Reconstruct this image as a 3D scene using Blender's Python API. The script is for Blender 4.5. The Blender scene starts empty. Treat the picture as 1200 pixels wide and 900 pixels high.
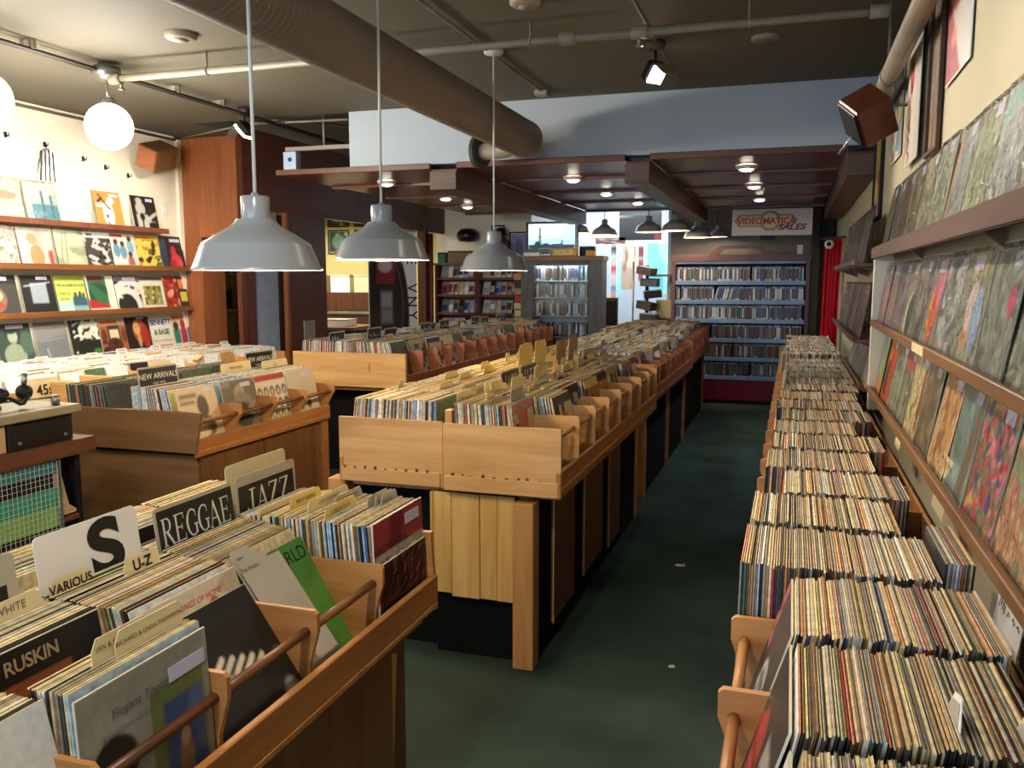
import bpy, bmesh, math, random
import numpy as np
from mathutils import Vector, Matrix

sc = bpy.context.scene
C = sc.collection
R = random.Random(11)
PI = math.pi
rad = math.radians

# ------------------------------------------------------------------ camera
cd = bpy.data.cameras.new('camera')
cam = bpy.data.objects.new('camera', cd)
C.objects.link(cam)
cam.location = (0, 0, 1.65)
cam.rotation_euler = (rad(90 - 6.92), 0, rad(18.05))
cd.sensor_width = 36
cd.lens = 1005 / 1200 * 36
cd.clip_start = 0.03
sc.camera = cam

# ------------------------------------------------------------------ world: daylight seen through the shop window behind the camera
w = bpy.data.worlds.new('daylight')
sc.world = w
w.use_nodes = True
bg = w.node_tree.nodes['Background']
bg.inputs['Color'].default_value = (0.62, 0.80, 1.0, 1)
bg.inputs['Strength'].default_value = 4.2

sc.view_settings.view_transform = 'Standard'
sc.view_settings.look = 'None'
sc.view_settings.gamma = 1
sc.view_settings.use_curve_mapping = False
sc.view_settings.exposure = 0.28
try:
    sc.cycles.max_bounces = 7
    sc.cycles.diffuse_bounces = 4
    sc.cycles.glossy_bounces = 3
    sc.cycles.transmission_bounces = 4
    sc.cycles.transparent_max_bounces = 12
    sc.cycles.caustics_reflective = False
    sc.cycles.caustics_refractive = False
    sc.cycles.sample_clamp_indirect = 4
    sc.cycles.use_denoising = True
except Exception:
    pass


def light(kind, name, loc, energy, color, target=None, **kw):
    d = bpy.data.lights.new(name, kind)
    d.energy = energy
    d.color = color
    for k, v in kw.items():
        setattr(d, k, v)
    o = bpy.data.objects.new(name, d)
    C.objects.link(o)
    o.location = loc
    if target is not None:
        o.rotation_euler = (Vector(target) - Vector(loc)).to_track_quat('-Z', 'Y').to_euler()
    return o


WARM = (1.0, 0.74, 0.46)
HALO = (1.0, 0.89, 0.74)
COOL = (0.72, 0.86, 1.0)
# daylight enters by the front window; a portal only guides the sampling
p = light('AREA', 'window_portal', (-2.4, -2.55, 1.7), 1, (1, 1, 1), target=(-2.4, 5, 1.7), shape='RECTANGLE', size=5.4, size_y=2.2)
p.data.cycles.is_portal = True
# fluorescent ceiling lights of the back room and of the room next door
light('AREA', 'back_room_light', (-2.6, 13.4, 3.05), 120, (0.80, 0.92, 1.0), target=(-2.6, 13.9, 0), shape='RECTANGLE', size=2.4, size_y=1.0)
light('AREA', 'next_room_light', (-7.2, 11.0, 2.9), 170, (1, 0.93, 0.75), target=(-7.2, 10.5, 0), shape='RECTANGLE', size=1.5, size_y=2.0)


# ------------------------------------------------------------------ colour and material helpers
def lin(h):
    if not isinstance(h, str):
        return tuple(h)[:3]
    h = h.lstrip('#')
    v = [int(h[i:i + 2], 16) / 255 for i in (0, 2, 4)]
    return tuple(c / 12.92 if c <= 0.04045 else ((c + 0.055) / 1.055) ** 2.4 for c in v)


def new_mat(name):
    m = bpy.data.materials.new(name)
    m.use_nodes = True
    nt = m.node_tree
    return m, nt, nt.nodes['Principled BSDF']


def N(nt, kind, **kw):
    n = nt.nodes.new(kind)
    for k, v in kw.items():
        setattr(n, k, v)
    return n


def plain(name, col, rough=0.5, metal=0.0, spec=0.5, var=0.12, scale=8.0, bump=0.0, bscale=60.0):
    """One colour with a faint procedural mottling."""
    m, nt, b = new_mat(name)
    c = lin(col)
    tc = N(nt, 'ShaderNodeTexCoord')
    no = N(nt, 'ShaderNodeTexNoise')
    no.inputs['Scale'].default_value = scale
    no.inputs['Detail'].default_value = 4
    nt.links.new(tc.outputs['Object'], no.inputs['Vector'])
    r = N(nt, 'ShaderNodeValToRGB')
    r.color_ramp.elements[0].position = 0.3
    r.color_ramp.elements[1].position = 0.75
    r.color_ramp.elements[0].color = (*[x * (1 - var) for x in c], 1)
    r.color_ramp.elements[1].color = (*[min(1, x * (1 + var)) for x in c], 1)
    nt.links.new(no.outputs['Fac'], r.inputs['Fac'])
    nt.links.new(r.outputs['Color'], b.inputs['Base Color'])
    b.inputs['Roughness'].default_value = rough
    b.inputs['Metallic'].default_value = metal
    b.inputs['Specular IOR Level'].default_value = spec
    if bump:
        n2 = N(nt, 'ShaderNodeTexNoise')
        n2.inputs['Scale'].default_value = bscale
        n2.inputs['Detail'].default_value = 3
        nt.links.new(tc.outputs['Object'], n2.inputs['Vector'])
        bp = N(nt, 'ShaderNodeBump')
        bp.inputs['Strength'].default_value = bump
        bp.inputs['Distance'].default_value = 0.01
        nt.links.new(n2.outputs['Fac'], bp.inputs['Height'])
        nt.links.new(bp.outputs['Normal'], b.inputs['Normal'])
    return m


def wood(name, c1, c2, axis='x', rough=0.45, scale=1.0, spec=0.4, stain=None):
    m, nt, b = new_mat(name)
    tc = N(nt, 'ShaderNodeTexCoord')
    oi = N(nt, 'ShaderNodeObjectInfo')
    mul = N(nt, 'ShaderNodeMath', operation='MULTIPLY')
    mul.inputs[1].default_value = 17.0
    nt.links.new(oi.outputs['Random'], mul.inputs[0])
    add = N(nt, 'ShaderNodeVectorMath', operation='ADD')
    nt.links.new(tc.outputs['Object'], add.inputs[0])
    nt.links.new(mul.outputs[0], add.inputs[1])
    mp = N(nt, 'ShaderNodeMapping')
    s = {'x': (1.2, 16, 16), 'y': (16, 1.2, 16), 'z': (16, 16, 1.2)}[axis]
    mp.inputs['Scale'].default_value = [v * scale for v in s]
    nt.links.new(add.outputs[0], mp.inputs['Vector'])
    n1 = N(nt, 'ShaderNodeTexNoise')
    n1.inputs['Scale'].default_value = 1.0
    n1.inputs['Detail'].default_value = 6
    n1.inputs['Distortion'].default_value = 0.8
    nt.links.new(mp.outputs[0], n1.inputs['Vector'])
    n2 = N(nt, 'ShaderNodeTexNoise')
    n2.inputs['Scale'].default_value = 4.5
    n2.inputs['Detail'].default_value = 3
    nt.links.new(mp.outputs[0], n2.inputs['Vector'])
    mx = N(nt, 'ShaderNodeMath', operation='MULTIPLY_ADD')
    mx.inputs[1].default_value = 0.35
    nt.links.new(n2.outputs['Fac'], mx.inputs[0])
    nt.links.new(n1.outputs['Fac'], mx.inputs[2])
    r = N(nt, 'ShaderNodeValToRGB')
    r.color_ramp.elements[0].position = 0.42
    r.color_ramp.elements[1].position = 0.9
    r.color_ramp.elements[0].color = (*lin(c1), 1)
    r.color_ramp.elements[1].color = (*lin(c2), 1)
    nt.links.new(mx.outputs[0], r.inputs['Fac'])
    nt.links.new(r.outputs['Color'], b.inputs['Base Color'])
    b.inputs['Roughness'].default_value = rough
    b.inputs['Specular IOR Level'].default_value = spec
    bp = N(nt, 'ShaderNodeBump')
    bp.inputs['Strength'].default_value = 0.12
    bp.inputs['Distance'].default_value = 0.004
    nt.links.new(n1.outputs['Fac'], bp.inputs['Height'])
    nt.links.new(bp.outputs['Normal'], b.inputs['Normal'])
    return m


def printed(name, rough=0.42, spec=0.5, wear=0.1, coat=0.0):
    """Ink on card: the colour is the print's own, stored on the mesh."""
    m, nt, b = new_mat(name)
    at = N(nt, 'ShaderNodeAttribute')
    at.attribute_name = 'Col'
    tc = N(nt, 'ShaderNodeTexCoord')
    no = N(nt, 'ShaderNodeTexNoise')
    no.inputs['Scale'].default_value = 60
    no.inputs['Detail'].default_value = 4
    nt.links.new(tc.outputs['Object'], no.inputs['Vector'])
    mr = N(nt, 'ShaderNodeMapRange')
    mr.inputs['From Min'].default_value = 0.3
    mr.inputs['From Max'].default_value = 0.7
    mr.inputs['To Min'].default_value = 1 - wear
    mr.inputs['To Max'].default_value = 1 + wear
    nt.links.new(no.outputs['Fac'], mr.inputs['Value'])
    vm = N(nt, 'ShaderNodeVectorMath', operation='SCALE')
    nt.links.new(at.outputs['Color'], vm.inputs[0])
    nt.links.new(mr.outputs[0], vm.inputs['Scale'])
    nt.links.new(vm.outputs[0], b.inputs['Base Color'])
    b.inputs['Roughness'].default_value = rough
    b.inputs['Specular IOR Level'].default_value = spec
    b.inputs['Coat Weight'].default_value = coat
    return m


def emit(name, col, strength):
    m, nt, b = new_mat(name)
    b.inputs['Base Color'].default_value = (*lin(col), 1)
    b.inputs['Emission Color'].default_value = (*lin(col), 1)
    b.inputs['Emission Strength'].default_value = strength
    return m


def film(name, amount=0.16, rough=0.12, tint=(1, 1, 1), bump=0.5, scale=9.0, ior=1.15):
    """Clear plastic: see-through, with a glossy wrinkled surface."""
    m, nt, b = new_mat(name)
    nt.nodes.remove(b)
    out = nt.nodes['Material Output']
    tr = N(nt, 'ShaderNodeBsdfTransparent')
    tr.inputs['Color'].default_value = (*tint, 1)
    gl = N(nt, 'ShaderNodeBsdfGlossy')
    gl.inputs['Roughness'].default_value = rough
    fr = N(nt, 'ShaderNodeFresnel')
    fr.inputs['IOR'].default_value = ior
    ad = N(nt, 'ShaderNodeMath', operation='ADD')
    ad.inputs[1].default_value = amount
    ad.use_clamp = True
    nt.links.new(fr.outputs[0], ad.inputs[0])
    mix = N(nt, 'ShaderNodeMixShader')
    nt.links.new(ad.outputs[0], mix.inputs['Fac'])
    nt.links.new(tr.outputs[0], mix.inputs[1])
    nt.links.new(gl.outputs[0], mix.inputs[2])
    nt.links.new(mix.outputs[0], out.inputs['Surface'])
    if bump:
        tc = N(nt, 'ShaderNodeTexCoord')
        oi = N(nt, 'ShaderNodeObjectInfo')
        mul = N(nt, 'ShaderNodeMath', operation='MULTIPLY')
        mul.inputs[1].default_value = 23.0
        nt.links.new(oi.outputs['Random'], mul.inputs[0])
        add = N(nt, 'ShaderNodeVectorMath', operation='ADD')
        nt.links.new(tc.outputs['Object'], add.inputs[0])
        nt.links.new(mul.outputs[0], add.inputs[1])
        no = N(nt, 'ShaderNodeTexNoise')
        no.inputs['Scale'].default_value = scale
        no.inputs['Detail'].default_value = 3
        no.inputs['Distortion'].default_value = 1.5
        nt.links.new(add.outputs[0], no.inputs['Vector'])
        bp = N(nt, 'ShaderNodeBump')
        bp.inputs['Strength'].default_value = bump
        bp.inputs['Distance'].default_value = 0.03
        nt.links.new(no.outputs['Fac'], bp.inputs['Height'])
        nt.links.new(bp.outputs['Normal'], gl.inputs['Normal'])
        nt.links.new(bp.outputs['Normal'], fr.inputs['Normal'])
    return m


M = {}
M['honey_x'] = wood('honey_plywood_across', '#b4834a', '#d0a468', 'x')
M['honey_y'] = wood('honey_wood_along', '#996032', '#b98548', 'y')
M['honey_z'] = wood('honey_wood_upright', '#a9753f', '#c4935a', 'z')
M['orange_x'] = wood('orange_plywood_across', '#9c6535', '#bd864c', 'x')
M['orange_y'] = wood('orange_wood_along', '#8a552b', '#ad753f', 'y')
M['red_x'] = wood('reddish_plywood_across', '#8a4e30', '#a96a45', 'x')
M['red_y'] = wood('reddish_wood_along', '#773a22', '#8f4f30', 'y')
M['pine_z'] = wood('pale_pine_upright', '#b98c45', '#d8b06a', 'z', rough=0.6)
M['brown_x'] = wood('brown_plywood_across', '#6b4a28', '#876038', 'x')
M['brown_y'] = wood('brown_wood_along', '#6f4320', '#8c5a30', 'y')
M['brown_z'] = wood('brown_wood_upright', '#5c3c20', '#75502e', 'z')
M['dkbrown_y'] = wood('dark_brown_wood_along', '#4a2c1b', '#64402a', 'y', rough=0.35)
M['dkbrown_z'] = wood('dark_brown_wood_upright', '#3c2216', '#57341f', 'z')
M['mahog_x'] = wood('mahogany_across', '#54281a', '#743a26', 'x', rough=0.3, spec=0.5)
M['mahog_y'] = wood('mahogany_along', '#4a2114', '#6b3320', 'y', rough=0.42, spec=0.35)
M['mahog_z'] = wood('mahogany_upright', '#421c10', '#5e2c19', 'z', rough=0.4)
M['cedar_z'] = wood('cedar_upright', '#7a4324', '#965a34', 'z', rough=0.4)
M['cedar_x'] = wood('cedar_across', '#6a3a24', '#84503a', 'x', rough=0.4)
M['edge_x'] = wood('canopy_edge_across', '#4e2a1c', '#693f2a', 'x', rough=0.4)
M['block_x'] = wood('canopy_block_across', '#4a372c', '#5f4a3e', 'x', rough=0.5)
M['ledge_y'] = wood('ledge_wood_along', '#65442a', '#85603c', 'y')
M['dowel'] = wood('worn_dowel', '#4a2a14', '#8a5a2f', 'y', rough=0.4)
M['dowel_light'] = wood('light_dowel', '#80502a', '#a9743f', 'y', rough=0.4)
M['grey_wood_z'] = wood('grey_stained_wood_upright', '#3c3a3d', '#5a575b', 'z')
M['grey_wood_x'] = wood('grey_stained_wood_across', '#3c3a3d', '#5a575b', 'x')
M['plum_x'] = plain('plum_brown_paint', '#5a3a3c', 0.4)
M['black'] = plain('black_paint', '#0d0d0e', 0.55, spec=0.3)
M['black_cloth'] = plain('black_cloth', '#08090a', 0.9, spec=0.15, bump=0.4, bscale=25)
M['black_gloss'] = plain('black_plastic', '#101011', 0.3)
M['daylit_white'] = plain('daylit_white_wall_paint', '#b3bec8', 0.7, var=0.03, scale=2)  # white paint with the blue of the daylight put into its colour
M['cream_paint'] = plain('cream_wall_paint', '#b3a98c', 0.75, var=0.04, scale=2)
M['warm_white'] = plain('warm_white_wall_paint', '#e4dcc6', 0.75, var=0.03, scale=2)
M['yellow_paint'] = plain('pale_yellow_wall_paint', '#cfc384', 0.75, var=0.04, scale=2)
M['grey_paint'] = plain('grey_wall_paint', '#7d7a76', 0.75, var=0.05, scale=2)
M['dk_grey'] = plain('dark_grey_paint', '#3a3632', 0.7)
M['ceil'] = plain('olive_grey_ceiling_paint', '#605b4d', 0.75, var=0.05, scale=1.2)
M['duct'] = plain('beige_duct_paint', '#7d7167', 0.55, var=0.05)
M['pipe'] = plain('painted_pipe', '#8d8677', 0.5)
M['pipe_cream'] = plain('cream_painted_pipe', '#968a76', 0.5)
M['white_metal'] = plain('white_plastic', '#d8d8d4', 0.4, var=0.03)
M['enamel'] = plain('grey_white_enamel', '#92969a', 0.22, spec=0.6, var=0.02)
M['enamel_daylit'] = plain('daylit_grey_enamel', '#b4b5b1', 0.3, spec=0.5, var=0.02)  # lighter copy of the enamel: daylight on the far shades put into the colour
M['enamel_in'] = plain('white_enamel_inside', '#e9e6dc', 0.35, var=0.02)
M['metal'] = plain('brushed_metal', '#9a9a9a', 0.35, metal=0.9)
M['metal_paint'] = plain('pale_wire_paint', '#b9bab4', 0.4)
M['chrome'] = plain('bright_metal', '#c8c8c8', 0.2, metal=1.0)
M['card'] = plain('cream_card', '#d9c89a', 0.65, var=0.06)
M['card_grey'] = plain('worn_grey_card', '#aca493', 0.6, var=0.08)
M['card_yellow'] = plain('yellowed_card', '#dcc272', 0.65, var=0.08)
M['card_tan'] = plain('tan_card', '#a78f68', 0.65, var=0.08)
M['paper'] = plain('white_paper', '#e4e2dc', 0.6, var=0.03)
M['ink'] = plain('black_ink', '#0c0c0c', 0.5)
M['ink_grey'] = plain('grey_ink', '#5a5650', 0.6)
M['ink_white'] = plain('white_ink', '#dcdad2', 0.55, var=0.03)
M['ink_red'] = plain('red_ink', '#c0241f', 0.5)
M['ink_orange'] = plain('orange_ink', '#d98d2a', 0.5)
M['ink_navy'] = plain('navy_ink', '#22356f', 0.5)
M['ink_green'] = plain('green_ink', '#1e5a3c', 0.5)
M['ink_plum'] = plain('plum_ink', '#7a2a4e', 0.5)
M['sticker'] = plain('lilac_white_sticker', '#c9c6dd', 0.35, var=0.03)
M['print'] = printed('printed_sleeve', 0.4)
M['sleeves'] = printed('record_sleeve_card', 0.55, wear=0.32)
M['gloss_print'] = printed('glossy_print', 0.22, coat=0.3)
M['film'] = film('clear_plastic_sleeve', 0.0, 0.08, bump=0.6, scale=16, ior=1.10)
M['film_heavy'] = film('wrinkled_plastic_sleeve', 0.025, 0.07, bump=1.0, scale=22, ior=1.14)
M['glass'] = film('window_glass', 0.03, 0.02, bump=0, ior=1.4)
M['red_cloth'] = plain('red_curtain_cloth', '#a3091a', 0.8, spec=0.2)
M['blue_shelf'] = plain('daylit_pale_blue_painted_shelf', '#86a8d8', 0.5)  # pale blue paint, lightened and blued further to carry a daylight cast
M['globe'] = emit('lit_globe_glass', '#fff3dc', 9.0)
M['lamp'] = emit('lit_halogen', '#fff0d2', 30.0)
M['down'] = emit('lit_downlight', '#fff1d8', 14.0)
M['bulb'] = emit('lit_bulb', '#ffe0a8', 12.0)


def carpet():
    m, nt, b = new_mat('dark_green_carpet')
    tc = N(nt, 'ShaderNodeTexCoord')
    n1 = N(nt, 'ShaderNodeTexNoise')
    n1.inputs['Scale'].default_value = 1.6
    n1.inputs['Detail'].default_value = 5
    n2 = N(nt, 'ShaderNodeTexNoise')
    n2.inputs['Scale'].default_value = 420
    n2.inputs['Detail'].default_value = 2
    for n in (n1, n2):
        nt.links.new(tc.outputs['Object'], n.inputs['Vector'])
    ad = N(nt, 'ShaderNodeMath', operation='MULTIPLY_ADD')
    ad.inputs[1].default_value = 0.55
    nt.links.new(n2.outputs['Fac'], ad.inputs[0])
    nt.links.new(n1.outputs['Fac'], ad.inputs[2])
    r = N(nt, 'ShaderNodeValToRGB')
    r.color_ramp.elements[0].position = 0.45
    r.color_ramp.elements[1].position = 1.1
    r.color_ramp.elements[0].color = (*lin('#18221d'), 1)
    r.color_ramp.elements[1].color = (*lin('#37473e'), 1)
    nt.links.new(ad.outputs[0], r.inputs['Fac'])
    v = N(nt, 'ShaderNodeTexVoronoi')
    v.inputs['Scale'].default_value = 9
    nt.links.new(tc.outputs['Object'], v.inputs['Vector'])
    lt = N(nt, 'ShaderNodeMath', operation='LESS_THAN')
    lt.inputs[1].default_value = 0.018
    nt.links.new(v.outputs['Distance'], lt.inputs[0])
    mx = N(nt, 'ShaderNodeMix', data_type='RGBA')
    nt.links.new(lt.outputs[0], mx.inputs[0])
    nt.links.new(r.outputs['Color'], mx.inputs[6])
    mx.inputs[7].default_value = (*lin('#8a8a80'), 1)
    nt.links.new(mx.outputs[2], b.inputs['Base Color'])
    b.inputs['Roughness'].default_value = 0.95
    b.inputs['Specular IOR Level'].default_value = 0.1
    bp = N(nt, 'ShaderNodeBump')
    bp.inputs['Strength'].default_value = 0.5
    bp.inputs['Distance'].default_value = 0.004
    nt.links.new(n2.outputs['Fac'], bp.inputs['Height'])
    nt.links.new(bp.outputs['Normal'], b.inputs['Normal'])
    return m


M['carpet'] = carpet()
M['ceil_tex'] = M['ceil']

# ------------------------------------------------------------------ geometry helpers
ORG = {}


class MB:
    """Collects shapes into one mesh."""

    def __init__(s):
        s.bm = bmesh.new()

    def _faces(s, vs, fs, mi, smooth=False):
        bv = [s.bm.verts.new(v) for v in vs]
        for f in fs:
            try:
                q = s.bm.faces.new([bv[i] for i in f])
                q.material_index = mi
                q.smooth = smooth
            except ValueError:
                pass
        return bv

    def box(s, x0, x1, y0, y1, z0, z1, mi=0, m=None):
        vs = [Vector((x, y, z)) for z in (z0, z1) for y in (y0, y1) for x in (x0, x1)]
        if m is not None:
            vs = [m @ v for v in vs]
        s._faces(vs, [(0, 2, 3, 1), (4, 5, 7, 6), (0, 1, 5, 4), (2, 6, 7, 3), (0, 4, 6, 2), (1, 3, 7, 5)], mi)
        return s

    def bbox(s, x0, x1, y0, y1, z0, z1, b=0.003, mi=0, m=None):
        """A box with chamfered edges."""
        b = min(b, (x1 - x0) * .45, (y1 - y0) * .45, (z1 - z0) * .45)
        t = bmesh.new()
        vs = [t.verts.new((x, y, z)) for z in (z0, z1) for y in (y0, y1) for x in (x0, x1)]
        for f in [(0, 2, 3, 1), (4, 5, 7, 6), (0, 1, 5, 4), (2, 6, 7, 3), (0, 4, 6, 2), (1, 3, 7, 5)]:
            t.faces.new([vs[i] for i in f])
        bmesh.ops.bevel(t, geom=list(t.edges), offset=b, segments=1, affect='EDGES')
        t.verts.index_update()
        vv = [(m @ v.co) if m is not None else v.co.copy() for v in t.verts]
        s._faces(vv, [[v.index for v in f.verts] for f in t.faces], mi)
        t.free()
        return s

    def prism(s, pts, axis, a0, a1, mi=0, m=None):
        """Polygon PTS (2D) extruded along AXIS: x -> (y,z), y -> (x,z), z -> (x,y)."""
        def mk(p, a):
            return Vector({'x': (a, p[0], p[1]), 'y': (p[0], a, p[1]), 'z': (p[0], p[1], a)}[axis])
        n = len(pts)
        vs = [mk(p, a0) for p in pts] + [mk(p, a1) for p in pts]
        if m is not None:
            vs = [m @ v for v in vs]
        fs = [list(range(n))[::-1], list(range(n, 2 * n))]
        fs += [(i, (i + 1) % n, n + (i + 1) % n, n + i) for i in range(n)]
        s._faces(vs, fs, mi)
        return s

    def tube(s, pts, r, seg=8, mi=0, cap=True, smooth=True):
        pts = [Vector(p) for p in pts]
        rings = []
        for i, p in enumerate(pts):
            d = (pts[min(i + 1, len(pts) - 1)] - pts[max(i - 1, 0)]).normalized()
            a = d.orthogonal().normalized() if abs(d.z) > .9 else d.cross(Vector((0, 0, 1))).normalized()
            b = d.cross(a).normalized()
            rr = r[i] if isinstance(r, (list, tuple)) else r
            rings.append([s.bm.verts.new(p + rr * (math.cos(2 * PI * k / seg) * a + math.sin(2 * PI * k / seg) * b)) for k in range(seg)])
        for i in range(len(rings) - 1):
            for k in range(seg):
                f = s.bm.faces.new((rings[i][k], rings[i][(k + 1) % seg], rings[i + 1][(k + 1) % seg], rings[i + 1][k]))
                f.material_index = mi
                f.smooth = smooth
        if cap:
            for rg in (rings[0][::-1], rings[-1]):
                f = s.bm.faces.new(rg)
                f.material_index = mi
        return s

    def lathe(s, prof, c=(0, 0, 0), seg=24, mi=0, m=None, smooth=True, sharp=()):
        """Profile [(r,z)] turned about z."""
        rings = []
        for r, z in prof:
            if r < 1e-5:
                rings.append([s.bm.verts.new(s._t(Vector((c[0], c[1], c[2] + z)), m))])
            else:
                rings.append([s.bm.verts.new(s._t(Vector((c[0] + r * math.cos(2 * PI * k / seg), c[1] + r * math.sin(2 * PI * k / seg), c[2] + z)), m)) for k in range(seg)])
        for i in range(len(rings) - 1):
            a, b = rings[i], rings[i + 1]
            for k in range(seg):
                k2 = (k + 1) % seg
                q = [a[k % len(a)], a[k2 % len(a)], b[k2 % len(b)], b[k % len(b)]]
                q = list(dict.fromkeys(q))
                if len(q) > 2:
                    f = s.bm.faces.new(q)
                    f.material_index = mi
                    f.smooth = smooth and i not in sharp
        return s

    @staticmethod
    def _t(v, m):
        return m @ v if m is not None else v

    def build(s, name, mats, parent=None, local=False):
        if not isinstance(mats, (list, tuple)):
            mats = [mats]
        bmesh.ops.recalc_face_normals(s.bm, faces=list(s.bm.faces))
        me = bpy.data.meshes.new(name)
        if parent is not None and not local:
            o = ORG.get(parent.name)
            if o is not None:
                bmesh.ops.translate(s.bm, verts=list(s.bm.verts), vec=-o)
        s.bm.to_mesh(me)
        s.bm.free()
        for m in mats:
            me.materials.append(M[m] if isinstance(m, str) else m)
        o = bpy.data.objects.new(name, me)
        C.objects.link(o)
        if parent is not None:
            o.parent = parent
            if parent.name in ORG:
                ORG[o.name] = ORG[parent.name]
        return o


def tag(o, label=None, cat=None, group=None, kind=None):
    for k, v in (('label', label), ('category', cat), ('group', group), ('kind', kind)):
        if v:
            o[k] = v
    return o


def thing(name, label, cat, loc=(0, 0, 0), group=None, mat=None):
    o = bpy.data.objects.new(name, None)
    C.objects.link(o)
    o.empty_display_size = 0.05
    if mat is not None:
        o.matrix_world = mat
    else:
        o.location = loc
        ORG[o.name] = Vector(loc)
    return tag(o, label, cat, group)


def struct(name, mb, mats):
    o = mb.build(name, mats)
    o['kind'] = 'structure'
    return o


def copy_tree(o, parent=None):
    c = o.copy()
    C.objects.link(c)
    if parent is not None:
        c.parent = parent
    for ch in list(o.children):
        copy_tree(ch, c)
    return c


_text_cache = {}


def text_mesh(body, size, bold=0.0, shear=0.0, align='CENTER', spacing=1.0):
    key = (body, size, bold, shear, align, spacing)
    if key in _text_cache:
        return _text_cache[key]
    cu = bpy.data.curves.new('lettering', 'FONT')
    cu.body = body
    cu.size = size
    cu.offset = bold * size
    cu.shear = shear
    cu.align_x = align
    cu.space_character = spacing
    cu.resolution_u = 8 if size > .1 else 3
    o = bpy.data.objects.new('lettering_curve', cu)
    C.objects.link(o)
    me = bpy.data.meshes.new_from_object(o)
    C.objects.unlink(o)
    bpy.data.objects.remove(o)
    data = ([v.co.copy() for v in me.vertices], [list(q.vertices) for q in me.polygons])
    bpy.data.meshes.remove(me)
    bpy.data.curves.remove(cu)
    _text_cache[key] = data
    return data


def lettering(parent, body, size, u, v, y, mat, bold=0.0, shear=0.0, align='CENTER', spacing=1.0, rot=0.0, sx=1.0, sy=1.0, name='lettering'):
    """Flat letters in the parent's local x-z plane, facing its -y side, at depth y."""
    vs, fs = text_mesh(body, size, bold, shear, align, spacing)
    c, s_ = math.cos(rot), math.sin(rot)
    pts = [(u + (p.x * sx) * c - (p.y * sy) * s_, y, v + (p.x * sx) * s_ + (p.y * sy) * c) for p in vs]
    me = bpy.data.meshes.new(name)
    me.from_pydata(pts, [], fs)
    me.materials.append(M[mat])
    o = bpy.data.objects.new(name, me)
    C.objects.link(o)
    o.parent = parent
    return o


GLYPH = {
    'J': [('s', .62, .22, .62, .97, .15), ('s', .38, .975, .88, .975, .05), ('a', .42, .22, .20, .22, -180, 0, .05, .15), ('s', .17, .24, .27, .24, .12)],
    'A': [('s', .10, 0, .46, 1, .055), ('s', .44, 1, .84, 0, .15), ('s', .22, .33, .70, .33, .05), ('s', .0, .02, .24, .02, .045), ('s', .66, .02, 1.0, .02, .045)],
    'Z': [('s', .10, .97, .86, .97, .06), ('s', .78, .97, .16, .03, .15), ('s', .08, .03, .88, .03, .06), ('s', .11, .80, .11, .98, .05), ('s', .87, .02, .87, .22, .05)],
    'R': [('s', .22, 0, .22, 1, .14), ('s', .06, .02, .40, .02, .045), ('s', .06, .98, .5, .98, .045), ('a', .46, .745, .25, .235, -90, 90, .06, .13), ('s', .2, .51, .5, .51, .045), ('s', .42, .52, .86, .0, .13), ('s', .74, .02, 1.0, .02, .045)],
    'E': [('s', .22, 0, .22, 1, .14), ('s', .06, .975, .82, .975, .05), ('s', .06, .025, .86, .025, .05), ('s', .2, .51, .64, .51, .045), ('s', .81, .78, .81, .99, .045), ('s', .85, .01, .85, .24, .045), ('s', .64, .40, .64, .62, .04)],
    'G': [('a', .52, .5, .42, .48, 48, 312, .05, .16), ('s', .80, .06, .80, .42, .14), ('s', .62, .42, .98, .42, .045), ('s', .80, .70, .80, .96, .045)],
}


def serif(parent, body, height, u, v, y, mat, adv=.98, sx=.8):
    """Roman capitals with thick and thin strokes, as flat shapes on the parent's front."""
    m = MB()
    n = len(body)
    x0 = u - n * adv * height * sx / 2
    for i, ch in enumerate(body):
        ox = x0 + i * adv * height * sx
        T = lambda a, b: (ox + a * height * sx, y, v + b * height)
        for k, q in enumerate(GLYPH[ch]):
            if q[0] == 's':
                _, ax, ay, bx, by, wd = q
                dx, dy = bx - ax, by - ay
                ln = math.hypot(dx, dy)
                nx, ny = -dy / ln * wd / 2, dx / ln * wd / 2
                m._faces([T(ax - nx, ay - ny), T(bx - nx, by - ny), T(bx + nx, by + ny), T(ax + nx, ay + ny)], [(0, 1, 2, 3)], 0)
            else:
                _, cx, cy_, rx, ry, a0, a1, w0, w1 = q
                st = 14
                pa = []
                for j in range(st + 1):
                    a = rad(a0 + (a1 - a0) * j / st)
                    wd = w0 + (w1 - w0) * math.sin(PI * j / st)
                    pa.append((T(cx + (rx + wd / 2) * math.cos(a), cy_ + (ry + .03) * math.sin(a)), T(cx + (rx - wd / 2) * math.cos(a), cy_ + (ry - .03) * math.sin(a))))
                for p_, q_ in zip(pa[:-1], pa[1:]):
                    m._faces([p_[0], q_[0], q_[1], p_[1]], [(0, 1, 2, 3)], 0)
    return m.build('lettering', mat, parent, local=True)


# ------------------------------------------------------------------ printed pictures: a colour per grid point
def _noise(u, v, seed, f):
    r = random.Random(seed)
    z = np.zeros_like(u)
    for _ in range(7):
        a = r.uniform(0, 2 * PI)
        k = f * r.uniform(.5, 1.5)
        z += np.sin((u * math.cos(a) + v * math.sin(a)) * k + r.uniform(0, 6.28) + 1.4 * np.sin(v * k * .6 + r.uniform(0, 6)))
    return z / 7


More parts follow.
